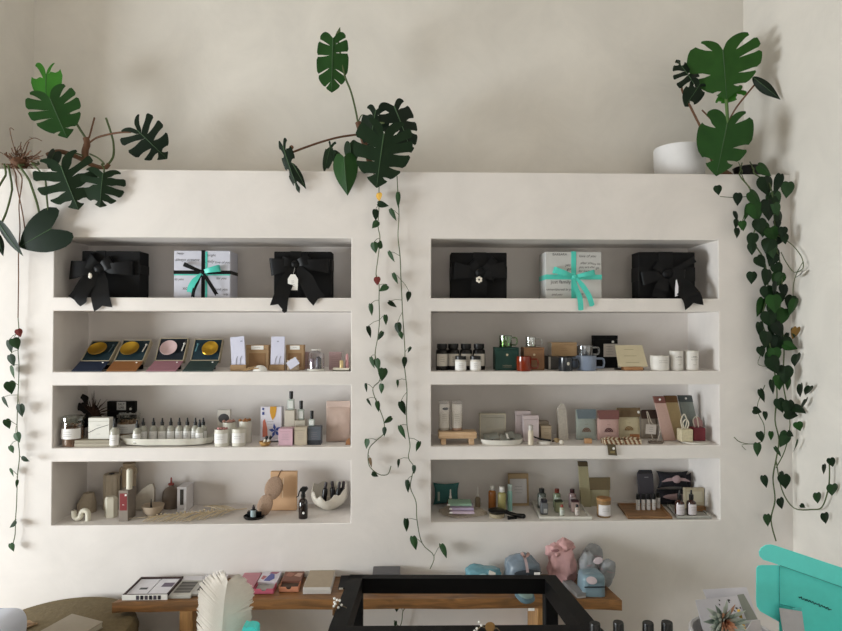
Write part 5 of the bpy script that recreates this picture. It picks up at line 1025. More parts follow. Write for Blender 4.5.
def slimpouch(label, q, y, hx, hx2, snap):
    """felt sleeve leaning sideways; q: top-left, top-right, bottom-right, bottom-left photo points"""
    P = [ony(a, b, y) for a, b in q]; p = thing('felt_sleeve', label, 'pouch', ((P[2].x+P[3].x)/2, y, ZR[3]+.001), 'tall felt sleeves'); O = p.location
    P[2].z = P[3].z = ZR[3]+.0025; tl, tr, br, bl = [v-O for v in P]
    m = MB(); f = lambda k, a, b: a.lerp(b, k)
    front = [bl, br, f(.86, br, tr), f(.86, bl, tl)]; m.hull([tuple(v+V((0, dy+dz*.0, 0))) for v in front for dy, dz in ((0, 0), (.014, 0))]); m.build('sleeve_body', mat(hx, .9, .12, 120, .08), p)
    m = MB(); m.hull([tuple(v+V((0, dy, 0))) for v in (f(.85, bl, tl), f(.85, br, tr), tr, tl) for dy in (-.003, .017)]); o = m.build('flap', mat(hx2, .9, .1, 120), p)
    if snap: c = (tl+tr)/2*.55+(f(.85, bl, tl)+f(.85, br, tr))/2*.45; MB().blob(tuple(c+V((0, -.003, 0))), (.006, .002, .006), 0, nu=8, nv=10).build('snap', WHITE, o)
slimpouch('tall dusty pink felt sleeve with maroon flap, leaning sideways', [(653.8, 396.5), (664, 396.5), (676, 440), (664, 440)], .12, '#bf9f94', '#7a4f47', True)
slimpouch('tall tan felt sleeve with brown flap, leaning behind the pink one', [(664.6, 395.8), (676.5, 395.8), (686, 440), (674, 440)], .15, '#b29d76', '#6f5236', False)
slimpouch('tall grey-green felt sleeve with dark flap, leaning nearest the shelf end', [(678.5, 395.5), (691.5, 395.5), (701, 439), (687.5, 439)], .18, '#868d88', '#565d5e', True)
STR = stripes('#d8cbb0', '#8a5f42', 18, .5, 'striped_cloth')
p, u = T('wood_block', 'tiny pale wooden block in front of the sage pouch', 'wood', 588.5, 3, .05); MB().base(7.2*u, .02, 5*u, bev=.002).build('block_body', wood('#a97e56', '#c79c72', 30), p)
for lb, px, y in (('brown and cream striped cloth folded in front of the pink pouch', 612, .045), ('brown and cream striped cloth folded in front of the cream pouch', 630.5, .05)):
    p, u = T('striped_cloth', lb, 'cloth', px, 3, y, 'striped cloths'); m = MB(); rows = []
    for k in range(3):
        m.hull([(a*u+sx, b, z) for a, sx in ((-9, 0), (9, .0)) for b in (-.03+.002*k, .04) for z in (.001+.008*k, .0075+.008*k)][:8])
    m.blob((0, .0, .028), (8*u, .03, .006), .3, 5, 2); m.build('cloth_body', STR, p)
p, u = T('kraft_stub', 'small orange-tan box behind the striped cloth', 'box', 635.5, 3, .095); carton(p, 9*u, 7.2*u, .02, mat('#a5714b', .7))
p, u = T('round_coaster', 'thin round white coaster under the soap blocks at the shelf end', 'coaster', 694.5, 3, .075)
MB().lathe([(0, 0), (13*u, 0), (13.7*u, .004), (13.5*u, .008), (0, .008)], n=36).build('coaster_body', mat('#d9d4ca', .6), p); zc = ZR[3]+.0095
p, w, h, u = R('rope_soap', 'cream patterned cube soap with a rope loop, on the white coaster', 'soap', 681.3, 693.3, 429.5, zc, .04); MB().base(w, .055, h, bev=.003).build('soap_body', mat('#c9bea0', .7, .3, 90), p)
for k, (x, t) in enumerate(((0, 10), (-2, 15))): MB().tube(cat([(x*u-1*u, .02, h), (x*u-3*u, .015, h+t*.55*u), (x*u, .012, h+t*u), (x*u+3*u, .015, h+t*.55*u), (x*u+1.5*u, .02, h)], 5), .0032, 7).build('rope_loop', mat('#cdc5b4', .8), p)
p, w, h, u = R('rope_soap', 'dark red cube soap with a rope loop, on the white coaster', 'soap', 693.8, 706, 428, zc, .062); MB().base(w, .055, h, bev=.003).build('soap_body', mat('#6f2630', .6, .15, 60), p)
MB().tube(cat([(-3*u, .02, h), (-5.5*u, .015, h+7*u), (-3*u, .012, h+11*u), (-1*u, .015, h+8*u), (.5*u, .02, h)], 5), .0028, 7).build('rope_loop', mat('#cdc5b4', .8), p)
p, u = T('pink_tag', 'dusty pink swing tag leaning behind the dark red soap', 'tag', 698, 3, .15); m = MB(); m.prism([(-5*u, 11*u), (4*u, 11*u), (5.5*u, 14*u), (4.5*u, 19*u), (0, 23*u), (-4.5*u, 20*u)], 0, .0015); m.build('tag_body', mat('#a5807c', .7), p); MB().tube([(0, .0008, .0005), (0, .0008, 12*u)], .0015, 6).build('pick', mat('#6a4a3c', .7), p)
p = thing('hanging_tag', 'olive brown felt tag with a white snap hanging over the shelf edge', 'tag', spot(611, 3, .004)); u = upx(p.location)
m = MB(); m.prism([(-4.6*u, .5*u), (3.6*u, .5*u), (5.2*u, -9.5*u), (-3.4*u, -9*u)], -.016, -.011); m.box((-.4*u, -.002, .6*u), (8*u, .028, .003), 0, .001); m.build('tag_body', mat('#5d5340', .9, .1, 120), p)
MB().blob((1.6*u, -.0165, -2.4*u), (1.3*u, .0015, 1.3*u), 0, nu=8, nv=10).build('snap', WHITE, p, 'white snap'); MB().box((.4*u, -.0165, -6*u), (4.5*u, .001, 2*u), 0, 0).build('printed_mark', mat('#8e8056', .8), p)

# ------------------------------------------------------------------ bottom shelf, right-hand unit: textiles, oils, trays
p, w, h, u = R('eye_pillow', 'teal fabric pillow pressed into the shelf corner by the vines', 'pillow', 433.5, 460, 484, 4, .262)
MB().pillow(w, h*.98, .06, n=14, pinch=.22, cr=.4, seed=2).build('pillow_body', mat('#3f716f', .9, .15, 60, .1), p, loc=(0, .04, 0)); MB().box((-8*u, .002, h*.45), (2*u, .001, 9*u), 0, 0).build('care_tag', mat('#a9b3a6', .7), p)
p, w, h, u = R4('lace_sack', 'beige sequinned lace sack lying flat at the corner of the shelf', 'bag', 438, 490, 499, 519.5)
m = MB(); m.blob((0, .12, .0), (w*.46, .1, .022), .25, 5, 3, flat=True, nu=20, nv=30); m.build('sack_body', mat('#c6b9a8', .7, .5, 140, .5), p); zs_ = p.location.z+.026
p.location.y += .005
for k, (lb, hx, px, dy, z) in enumerate((('lavender folded cloth at the bottom of the small stack on the lace sack', '#c9b6c6', 462.5, .045, 0), ('lilac folded cloth in the middle of the small stack on the lace sack', '#b7a7c0', 462, .06, .014), ('mint green folded cloth on top of the small stack', '#9dbfa9', 460, .085, .028))):
    q = thing('folded_cloth', lb, 'cloth', spot(px, zs_+z, dy), 'folded cloths on the lace sack', -.06)
    m = MB(); m.base(24*u, .09, .0055, bev=.002, z=.0); m.base(23.6*u, .088, .0055, bev=.002, z=.006); m.build('cloth_body', mat(hx, .85, .1, 80, .05), q); MB().box((-11.5*u, -.001, .006), (3*u, .002, .007), 0, 0).build('care_tag', WHITE, q, 'white tag')
def oil(label, px0, px1, pyt, pyb, body, cap, kind, lab=None, group=None, z=4, y=None):
    if y is None: p, w, h, u = R4('oil_bottle', label, 'bottle', px0, px1, pyt, pyb, group, 0)
    else: p, w, h, u = R('oil_bottle', label, 'bottle', px0, px1, pyt, z, y, group)
    r = w/2
    if kind == 'drop': bottle(p, r, h*.5, r*.4, h*.05, body, cap, r*.42, h*.12, lab, (.1, .8), 1, (r*.28, h*.34), .25, capname='collar')
    elif kind == 'flat': bottle(p, r, h*.76, r*.5, h*.04, body, cap, r*.62, h*.2, lab, (.2, .75), 1, None, .1)
    elif kind == 'tube': bottle(p, r, h*.74, r*.8, h*.01, body, cap, r*.9, h*.24, lab, (.2, .75), 1, None, .04)
    return p
AMB = mat('#7d4618', .15, .2, coat=.3); 
oil('amber dropper bottle with white pointed cap in front of the teal pillow', 447.3, 453.5, 489, 0, AMB, WHITE, 'drop', y=.235)
oil('tiny bottle with white pump standing behind the lace sack', 475, 480.5, 486.5, 500, mat('#8c7d68', .3), WHITE, 'drop', y=.255)
oil('orange-amber bottle with white cap behind the paddle brush', 488.3, 496, 484.5, 504, mat('#b0713c', .2, .2), WHITE, 'flat', y=.215)
oil('olive-yellow bottle with white cap behind the paddle brush', 497.8, 506, 486, 507, mat('#a8a06a', .2, .15), WHITE, 'flat', y=.165)
oil('slim turquoise bottle with white cap in front of the framed card', 507.3, 512.3, 484, 507.5, mat('#98c9c1', .3, .1), mat('#c9dcd8', .4), 'tube', y=.19)
p, w, h, u = R('framed_card', 'tan framed card with a pale blank sheet leaning on the back wall', 'picture frame', 508.5, 529, 474.5, 4, .272)
rt = (-.1, 0, 0); o = MB().box((0, .006, h/2+.002), (w, .006, h), 0, .001).build('backing', mat('#a38c6c', .7), p, rot=rt); MB().box((0, .002, h*.46), (w*.82, .002, h*.76), 0, 0).build('sheet', mat('#cbc7c6', .7), o)
for c, d in (((-w/2+.8*u, h/2), (1.6*u, h)), ((w/2-.8*u, h/2), (1.6*u, h)), ((0, .8*u), (w-3.2*u, 1.6*u)), ((0, h-2.2*u), (w-3.2*u, 4.4*u))): MB().box((c[0], 0, c[1]), (d[0], .007, d[1]), 0, .001).build('frame_bar', mat('#b09774', .6), o)
lines(o, 3, w*.5, 0, .0008, h*.6, h*.1)
# paddle brush
p = thing('paddle_brush', 'black oval paddle hairbrush lying bristles down, handle towards the marble tray', 'hairbrush', (xat(497, .085, ZR[4]), .085, ZR[4]+.0006)); u = upx(p.location)
m = MB(); rows = []
m.M = Matrix.Rotation(-.28, 4, 'Z'); m.blob((0, 0, .031), (9*u, .045, .011), .02, 3); m.tube([(8*u, 0, .03), (12*u, 0, .022), (19*u, 0, .014), (26*u, 0, .012)], [.012, .0095, .010, .0125], 10); m.blob((26*u, 0, .0125), (.013, .013, .0122), 0)
m.build('brush_body', mat('#0c0b0b', .3, spec=.35), p); m = MB(); m.M = Matrix.Rotation(-.28, 4, 'Z'); m.lathe([(0, 0), (7.5*u, 0), (8*u, .019), (0, .02)], n=24); m.build('bristle_pad', mat('#a3977f', .9, .4, 150, .4), p)
p = thing('hair_clip', 'little black clip lying beside the hairbrush handle', 'clip', spot(513, 4, .03)); m = MB(); m.hull([(a*u, b, c) for a, b, c in ((-5, 0, 0), (4, .012, 0), (5, .03, 0), (-5, .016, 0), (-5, 0, .012), (4, .012, .007), (4.5, .03, .007), (-5, .016, .012))]); m.build('clip_body', BLK, p); MB().blob((-4.4*u, .004, .014), (.006, .008, .004), 0).build('hinge', BLK, p)
# marble tray of bottles
def shear_tray(name, label, q, h, m, t=.006, floor=.006, shrink=1, zoff=0):
    """rectangular tray standing on the shelf with its corners at photo points q (front-left, front-right, back-right, back-left)"""
    P = [onz(a, b, ZR[4]) for a, b in q]
    for v in P: v.y = min(max(v.y, .012), .325)
    c = sum(P, V())/4; p = thing(name, label, 'tray', (c.x, c.y, ZR[4]+.0006)); P = [V((v.x-c.x, v.y-c.y, 0)) for v in P]
    mb = MB(); mb.hull([tuple(v+V((0, 0, z))) for v in P for z in (0, floor)])
    for i in range(4):
        a, b = P[i], P[(i+1) % 4]; k = 1-t*2.2/(a.length+b.length)*2; mb.hull([tuple(v+V((0, 0, z))) for v in (a, b, a*k, b*k) for z in (0, h)])
    mb.build('tray_body', m, p); return p
mt = shear_tray('marble_tray', 'white marble tray carrying three pairs of small oil bottles', [(540, 520), (592, 520), (579, 503.5), (531.5, 503.5)], .016, MARBLE)
zt = ZR[4]+.0075; G = 'oil bottles on the marble tray'
oil('grey bottle with dark cap, back row of the marble tray', 537.5, 546, 488, 0, mat('#5d625c', .2), mat('#2b2c2b', .4), 'flat', mat('#a9aaa4', .6), G, zt, .21)
oil('clear green bottle with red-brown cap, back row of the marble tray', 553.3, 560.6, 488.3, 0, mat('#7f8a70', .2), mat('#6e2f22', .4), 'flat', mat('#b4c0b2', .6), G, zt, .21)
oil('pink bottle with dark maroon cap, back row of the marble tray', 568.6, 576, 488.5, 0, mat('#9c8584', .2), mat('#3a1c1f', .4), 'flat', mat('#c0b1b3', .6), G, zt, .21)
p, w, h, u = R('cube_bottle', 'square grey glass bottle at the front of the marble tray', 'bottle', 541.2, 548.3, 500, zt, .085, G); MB().base(w, w, h*.78, bev=.003).build('bottle_body', mat('#6b6d70', .15, .1), p); MB().base(w*.8, w*.8, h*.2, y=w*.1, z=h*.79).build('cap', mat('#2d2c33', .3), p); panel(p, w*.5, h*.3, .8*u, h*.25, -.0004, mat('#a5a5a2', .5))
p, w, h, u = R('soap_bar', 'green wedge soap with a dark top in the middle of the marble tray', 'soap', 555.5, 563, 500.5, zt, .12, G); MB().base(w, .03, h*.82, bev=.002).build('soap_body', mat('#95987a', .6), p); MB().base(w*.98, .029, h*.15, z=h*.83).build('dark_top', mat('#39402f', .6), p)
p, w, h, u = R('soap_bar', 'pink wedge soap with a dark top in the middle of the marble tray', 'soap', 572, 579.5, 500.5, zt, .12, G); MB().base(w, .03, h*.82, bev=.002).build('soap_body', mat('#ac9690', .6), p); MB().base(w*.98, .029, h*.15, z=h*.83).build('dark_top', mat('#3f2429', .6), p)
oil('tiny bottle with red cap at the front of the marble tray', 559.5, 564.3, 504.3, 0, mat('#a9ad98', .25), mat('#8c3c30', .4), 'flat', mat('#c9cdc4', .6), G, zt, .055)
oil('tiny bottle with black cap at the front of the marble tray', 574.8, 579.3, 504.3, 0, mat('#b3a69c', .25), mat('#1d1a1b', .4), 'flat', mat('#cfc7c1', .6), G, zt, .055)
# olive sleeve and box, lidded candle
p, w, h, u = R('olive_sleeve', 'tall narrow olive felt sleeve with a brown top leaning on the back wall', 'pouch', 579, 591, 462, 4, .24)
m = MB(); m.hull([(-.5*w, 0, h*.92), (.25*w, 0, h*.92), (.55*w, 0, 0), (-.3*w, 0, 0), (-.5*w, .02, h*.92), (.25*w, .02, h*.92), (.55*w, .02, 0), (-.3*w, .02, 0)]); m.build('sleeve_body', mat('#a69e7e', .9, .12, 120, .08), p); m = MB(); m.hull([(-.53*w, -.002, h), (.22*w, -.002, h), (.26*w, -.002, h*.9), (-.5*w, -.002, h*.9), (-.53*w, .022, h), (.22*w, .022, h), (.26*w, .022, h*.9), (-.5*w, .022, h*.9)]); m.build('flap', mat('#524530', .9), p)
p, w, h, u = R('felt_pouch', 'large olive felt pouch with a brown flap behind the wooden-lidded candle', 'pouch', 590, 611, 477.5, 4, .235)
m = MB(); m.pillow(w, h*.97, .02, n=10, pinch=.01); m.build('pouch_body', mat('#aca486', .9, .1, 120), p, loc=(0, .02, 0)); MB().base(w*.98, .006, h*.42, y=.004, z=h*.57).build('flap', mat('#73644a', .9, .1, 120), p)
p = cndl('amber glass candle with a wooden lid beside the marble tray', 597, 610.5, 500, 4, .075, mat('#a8865c', .6), mat('#8f7350', .2, .1), wood('#8e6236', '#b98a55', 30), None, (.12, .78), mat('#d6d2d2', .5), lidh=.012)
# wooden tray with rollers
wt = shear_tray('wooden_tray', 'dark wooden tray holding five white roller bottles', [(628, 519.3), (672.5, 519.3), (660, 505.5), (617.5, 505.5)], .013, wood('#76553a', '#ab8156', 12))
zt = ZR[4]+.0075
for k, px in enumerate((638, 643.3, 648.5, 653.8, 658.2)):
    lb = ('nearest the lidded candle', 'second from the lidded candle', 'in the middle of the row', 'second from the cushions', 'nearest the cushions')[k]; yy = .16 if k < 4 else .19
    if k == 0:
        rl, w, h, u = R('roller_bottle', 'slim white roller bottle on the wooden tray, '+lb, 'bottle', px-1.9, px+1.9, 494, zt, yy, 'roller bottles on the wooden tray')
        MB().lathe([(0, 0), (w/2, 0), (w/2, h*.66), (0, h*.66)], n=16).build('bottle_body', mat('#dad6d3', .4), rl); MB().lathe([(0, h*.665), (w*.47, h*.665), (w*.45, h*.99), (0, h)], n=16).build('cap', BLK, rl); lines(rl, 2, w*.6, 0, -w/2-.0004, h*.4, h*.1, .0008)
    else: dup(rl, spot(px, zt, yy), 'slim white roller bottle on the wooden tray, '+lb)
p, w, h, u = R('dark_pouch', 'tall charcoal zip pouch leaning behind the roller bottles', 'pouch', 638, 655, 470.5, 4, .275)
m = MB(); m.hull([(-.5*w, 0, h*.9), (.4*w, 0, h*.9), (.5*w, 0, 0), (-.35*w, 0, 0), (-.48*w, .022, h*.9), (.38*w, .022, h*.9), (.48*w, .03, 0), (-.33*w, .03, 0)]); m.build('pouch_body', mat('#47444a', .7, .1, 60), p); m = MB(); m.hull([(-.5*w, .004, h*.905), (.4*w, .004, h*.905), (-.4*w, .006, h), (.35*w, .006, h), (-.5*w, .014, h*.905), (.4*w, .014, h*.905), (-.4*w, .012, h), (.35*w, .012, h)]); m.build('pouch_top', mat('#2c2a2e', .7), p); panel(p, 4*u, .8*u, 0, h*.8, -.0006, mat('#8a868a', .6), 'label')
# dark cushions with a pink bow
G = 'dark eye-mask cushions'
p, w, h, u = R('cushion', 'black and pink folded eye mask at the bottom of the cushion stack', 'cushion', 659.5, 689, 491, 4, .232, G)
MB().pillow(w, h*.98, .085, n=12, pinch=.1, cr=.5, seed=5).build('cushion_body', mat('#201e24', .85, .2, 60), p, loc=(0, .045, 0)); o = MB().blob((0, 0, 0), (w*.42, .012, h*.2), .2, 4, 2).build('pink_trim', mat('#a38a8c', .85), p, loc=(2*u, .002, h*.62))
z2 = p.location.z+h+.001
p, w, h, u = R('cushion', 'black cushion with a pale pink bow shape, top of the stack', 'cushion', 660, 693, 473, ZR[4]+.09, .232, G)
MB().pillow(w, h, .06, n=14, pinch=.28, cr=.4, seed=9).build('cushion_body', mat('#1c1b22', .85, .2, 60), p, loc=(.0, .04, 0), rot=(-.15, 0, 0)); PK = mat('#b09698', .8)
MB().blob((0, 0, 0), (4.4*u, .009, 3.8*u), .15, 4, 1).build('bow_knot', PK, p, loc=(1*u, .008, h*.6))
for s_ in (-1, 1): m = MB(); m.hull([(s_*a*u, b, c*u) for a, c in ((2, 1.5), (2, -1.5), (9, -1.2), (15, -2.6), (9, .8)) for b in (-.002, .004)]); m.build('bow_wing', PK, p, loc=(1*u, .012, h*.6))
p, w, h, u = R('cushion', 'plain dark cushion standing upright behind the cream card, at the shelf end', 'cushion', 684, 694, 474, 4, .276, G)
MB().pillow(w*.94, h, .04, n=12, pinch=.2, cr=.4, seed=3).build('cushion_body', mat('#26242c', .85, .2, 60), p, loc=(0, .03, 0)); MB().box((0, -.002, h*.5), (w*.3, .002, .004), 0, 0).build('seam_tag', GREYCARD, p)
# second marble tray with amber sprays
mt = shear_tray('marble_tray', 'grey marble tray at the shelf end carrying two amber spray bottles', [(677, 519), (711.5, 519), (699, 508), (667, 507)], .014, mat('#b3b1aa', .35, .25, 40)); zt = ZR[4]+.0075
for px, lb in ((679.6, 'amber spray bottle on the grey marble tray, nearer the wooden tray'), (691.4, 'amber spray bottle on the grey marble tray, nearer the shelf end')):
    p, w, h, u = R('amber_bottle', lb, 'bottle', px-4.6, px+4.6, 490, zt, .06, 'amber spray bottles'); bottle(p, w/2, h*.6, w*.2, h*.06, mat('#3a1e16', .12, .2, coat=.4), BLK, w*.24, h*.2, mat('#d2c9cb', .5), (.1, .78), 1.1, (w*.12, h*.18), .2)
p, w, h, u = R('kraft_card', 'low kraft card box on the grey marble tray behind the sprays', 'box', 690, 706, 507, zt, .12); carton(p, w, h, .025, mat('#8e6a48', .8)); lines(p, 1, w*.5, 0, -.0006, h*.5, 1); zk = zt+h+.0016
p, w, h, u = R('cream_card', 'cream illustrated card box standing behind the amber sprays', 'box', 685, 704.5, 488.5, zt, .155); carton(p, w, h, .025, mat('#b8ac92', .7)); panel(p, w*.8, h*.5, 0, h*.6, -.0006, mat('#c4bba4', .7), 'picture'); lines(p, 2, w*.6, 0, -.0012, h*.2, h*.08)

# ------------------------------------------------------------------ bench and what lies on it
ZB = ZR['bench']; fl = [onz(a, b, ZB) for a, b in ((112, 603), (126, 601.5), (150, 602), (180, 601), (230, 600), (290, 599), (340, 599.5), (400, 598.5), (460, 599), (520, 598), (570, 598.5), (605, 599.5), (622, 600.5))]
bk = [V((fl[-1].x-.04, -.006, ZB)), V((fl[0].x+.11, -.006, ZB))]
c = V(((fl[0].x+fl[-1].x)/2, -.15, 0)); bench = thing('bench', 'long live-edge wooden bench against the wall under the niches', 'bench', c)
poly = [(v.x-c.x, v.y-c.y) for v in fl+bk]; m = MB(); n = len(poly); TH = .046
vs = [(x, y, ZB-TH) for x, y in poly]+[(x, y+(-.012 if i < len(fl) and i % 2 else 0), ZB-TH*.45) for i, (x, y) in enumerate(poly)]+[(x, y, ZB) for x, y in poly]
m.add(vs, [list(range(n))[::-1], [2*n+i for i in range(n)]]+[[k*n+i, k*n+(i+1) % n, (k+1)*n+(i+1) % n, (k+1)*n+i] for k in (0, 1) for i in range(n)]); m.build('bench_top', BENCH, bench, sharp=50)
for px, w_ in ((190.5, .06), (539, .045), (550, .045)):
    x = xat(px, -.2, ZB-.1)-c.x; MB().box((x, 0, (ZB-TH)/2), (w_, .22, ZB-TH-.002), 0, .004).build('leg', wood('#8a6239', '#b98d58', 6, (8, 8, 1)), bench)
def onbench(name, label, cat_, px0, px1, py, group=None, h=0, rz=0):
    """a thing whose front bottom edge spans px0..px1 at photo row py on the bench"""
    a, b = onz(px0, py, ZB), onz(px1, py, ZB); p = thing(name, label, cat_, ((a.x+b.x)/2, max((a.y+b.y)/2, -.275), ZB+.0008), group, rz); return p, (b-a).length, upx(p.location)
p, w, u = onbench('card_set', 'open dark tray set with white printed cards inside, at the bench end', 'box', 122.5, 167.5, 600); d = .2
tray_rect(p, w, d, .024, mat('#3a2724', .6), .008, 0, .008); MB().base(w, .004, .024, y=-.0045).build('front_strip', WHITE, p)
for k in range(6): MB().box((-w/2+(15.5+4.3*k)*u, -.0052, .012), (3*u, .001, .018), 0, 0).build('printed_photo', mat('#26222a' if k % 2 else '#4a444e', .6), p)
for s_ in (-1, 1): o = MB().box((s_*w*.24, d/2, .013), (w*.46, d-.02, .008), 0, .001).build('card', mat('#dcdae0', .6), p); MB().box((s_*w*.24+.01, d/2+.02*s_, .0175), (.05 if s_ > 0 else .035, .045 if s_ > 0 else .02, .0006), 0, 0).build('printed_picture', mat('#6a5f70' if s_ > 0 else '#4a4c50', .6), o)
for k, (a, b, py, lb, hx) in enumerate(((167.5, 190.5, 599, 'pale card pack with a grey slatted window next to the open tray set', '#b9b6ae'), (191, 216, 596.5, 'pale card pack with an orange mark in its grey window, by the feather', '#bdbab6'))):
    p, w, u = onbench('card_pack', lb, 'pack', a, b, py, 'pale card packs on the bench'); d = min(.22, -p.location.y-.008)
    MB().base(w, d, .014, bev=.002).build('pack_body', mat(hx, .6), p); o = MB().box((0, d*.42, .0147), (w*.72, d*.55, .0008), 0, 0).build('window_panel', stripes('#55524f', '#77736e', 9, 1.57, 'slatted_print'), p)
    if k: MB().blob((.01, d*.6, .0152), (.012, .015, .0008), .1).build('orange_mark', mat('#b8803c', .6), o)
    MB().base(w*.98, .05, .002, y=d-.052, z=.0142).build('end_flap', mat('#cfccd0', .6), p)
p, w, u = onbench('pink_box', 'flat pink box with a red side, half hidden by the white feather', 'box', 236, 252.5, 594); carton(p, w*1.1, .03, .17, mat('#b9808a', .6)); p.children[0].location.z = 0; MB().box((w*.55+.001, .085, .0155), (.001, .168, .028), 0, 0).build('side_print', mat('#7d2530', .6), p)
def drawerbox(label, px0, px1, py, hx, topcol, art):
    p, w, u = onbench('drawer_box', label, 'box', px0, px1, py, 'slide-open card boxes'); h = .028; d = min(.215, -p.location.y-.008)
    MB().base(w, d*.62, h, bev=.001, y=d*.38).build('sleeve', mat(topcol, .6), p); m = MB(); m.base(w*.96, d*.4, .004, y=0)
    m.prism([(-w*.48, .001), (w*.48, .001), (w*.48, h*.9), (w*.14, h*.9)]+[(w*.14*math.cos(a), h*.9-w*.13*math.sin(a)) for a in [k*PI/8 for k in range(1, 8)]]+[(-w*.14, h*.9), (-w*.48, h*.9)], 0, .002)
    for s_ in (-1, 1): m.box((s_*w*.475, d*.2, h*.45), (.002, d*.39, h*.88), 0, 0)
    m.build('drawer', mat(hx, .6), p); MB().base(w*.88, d*.33, .012, y=.006, z=.005).build('contents', mat('#a39e9a' if topcol != '#7a5143' else '#4d3a2e', .7, .3, 40), p)
    for pts, c_ in art: m = MB(); m.flat([(a*w, d*.38+b*d*.62) for a, b in pts], h+.0002, h+.001); m.build('printed_art', mat(c_, .6), p)
drawerbox('pink drawer-style box with a white floral sleeve on the bench', 253.5, 273.5, 594.5, '#c25f74', '#d6d0d8', [([(-.2, .1), (.1, .05), (.3, .3), (.2, .7), (0, .8), (-.1, .5)], '#5a5f9c'), ([(-.4, .3), (-.25, .2), (-.15, .5), (-.35, .6)], '#b06a70'), ([(-.1, .8), (.3, .75), (.4, .95), (0, .97)], '#9a6070')])
drawerbox('peach drawer-style box with a brown sleeve on the bench', 278.5, 298.5, 592.5, '#cf8a6a', '#7a5143', [([(-.4, .5), (-.1, .4), (.1, .7), (-.3, .9)], '#9a6a5a'), ([(.05, .5), (.4, .35), (.45, .75), (.2, .8)], '#b89484')])
p, w, u = onbench('greige_box', 'flat white box with a beige lid beside the peach drawer box', 'box', 304, 331.5, 591.5); p.location.y -= .03; MB().base(w, .2, .016, bev=.001).build('box_body', mat('#cdc8c2', .6), p); MB().base(w*.995, .199, .014, bev=.001, z=.0164).build('box_lid', mat('#d4cfc9', .6), p); MB().base(w*.97, .195, .0015, y=.002, z=.0306).build('lid_paper', mat('#ab9c88', .7), p, 'beige lid top')
p, w, u = onbench('black_folder', 'flat black folder with a white edge partly behind the black frame', 'folder', 338, 366, 589.5); MB().base(w, .145, .008, bev=.001).build('cover', mat('#1b1b1c', .6, spec=.2), p); MB().base(4*u, .004, .009, y=-.005).build('white_edge', WHITE, p, loc=(-w/2+3*u, 0, 0))
p, w, u = onbench('grey_box', 'low slate grey box on the bench behind the black frame', 'box', 372.5, 400, 585); p.location.y -= .03; carton(p, w, .052, .125, mat('#5d5c5f', .6), fl=.3); MB().base(w*.7, .002, .004, y=-.003, z=.03).build('lid_lip', mat('#6a696c', .6), p)
p, w, u = onbench('paper_stack', 'low stack of white paper lying along the bench behind the black frame', 'paper', 412, 466, 585)
MB().base(w, .1, .006, bev=.0005).build('lower_sheets', mat('#bfbab5', .7), p); MB().base(w*.99, .098, .005, bev=.0005, y=.001, z=.0065).build('upper_sheets', mat('#d0ccc8', .7), p)
PLAST = mat('#6695a2', .25, .35, 25, .3); PLAST2 = mat('#74818d', .3, .3, 25, .2); SLATE = mat('#2b3138', .6)
def wrapped(label, px0, px1, pyt, py, m_, seed, name='wrapped_bundle', trim=True):
    p, w, u = onbench(name, label, 'bundle', px0, px1, py, 'wrapped bundles on the bench'); h = (proj(p.location)[1]-pyt)*u
    m = MB(); m.blob((0, .06, h*.42), (w*.48, .06, h*.5), .2, 4, seed, pw=.7, nu=22, nv=30, flat=False)
    for v in m.v: v.z = max(v.z, 0)
    m.build('bundle_body', m_, p); return p, w, h, u
p, w, h, u = wrapped('bright blue plastic-wrapped bundle with a white tag', 466.5, 503, 570, 588, PLAST, 3)
MB().box((0, 0, 0), (7*u, .001, 4.5*u), 0, 0).build('tag', WHITE, p, 'white tag', loc=(7*u, -.014, h*.86), rot=(-.9, .4, 0)); MB().tube(cat([(-12*u, -.008, h*.2), (-10*u, -.012, h*.62), (-2*u, -.014, h*.82), (3*u, -.012, h*.7)], 4), .0035, 6).build('ribbon', mat('#9fc3cc', .3), p)
MB().tube([(4*u, -.004, h*.05), (3.6*u, -.014, h*.5), (4*u, .0, h*.92)], .004, 6).build('tie', mat('#8db8c4', .4), p)
p, w, h, u = wrapped('slate blue wrapped slipper bundle tied with a pale pink ribbon', 505.5, 543, 557, 589, PLAST2, 5)
m = MB(); strip(m, [(4*u, -.006, h*.02), (3*u, -.018, h*.45), (1.5*u, -.006, h*.86), (0, .05, h*1.02)], [(1.4*u, 0, 0)]*4); m.build('ribbon', mat('#b8a3a4', .6), p, 'pale pink ribbon', sharp=180)
m = MB(); m.blob((3*u, -.012, h*.5), (13*u, .006, 4*u), .2, 4, 2); m.build('dark_opening', SLATE, p); MB().box((12*u, -.021, h*.52), (6*u, .001, 3*u), 0, 0).build('tag', WHITE, p, 'white tag')
for s_ in (-1, 1): m = MB(); loop(m, PI/2+s_*.7, 6*u, 2.5*u, .01); m.build('bow_loop', mat('#b08f88', .6), p, loc=(1*u, .0, h*.98), sharp=180)
p, w, u = onbench('slipper', 'blue slipper hanging over the front edge of the bench', 'slipper', 511, 530, 592); p.location.y = -.262
m = MB(); m.blob((0, 0, 0), (10*u, .055, .020), .1, 3, 4); 
m.build('slipper_body', mat('#55707c', .5, .2, 40), p, loc=(0, -.04, -.004+.03), rot=(.2, .25, 0)); m = MB(); m.blob((0, 0, 0), (8*u, .042, .012), .1, 3, 4); m.build('insole', mat('#7f9693', .6), p, loc=(0, -.043, .038), rot=(.2, .25, 0)); MB().box((0, 0, 0), (6*u, .001, 2.6*u), 0, 0).build('tag', WHITE, p, 'white tag', loc=(4*u, -.098, -.012))
p, w, u = onbench('pink_bundle', 'crumpled dusty pink fleece bundle standing highest on the bench', 'bundle', 546, 578, 586); h = (proj(p.location)[1]-542)*u
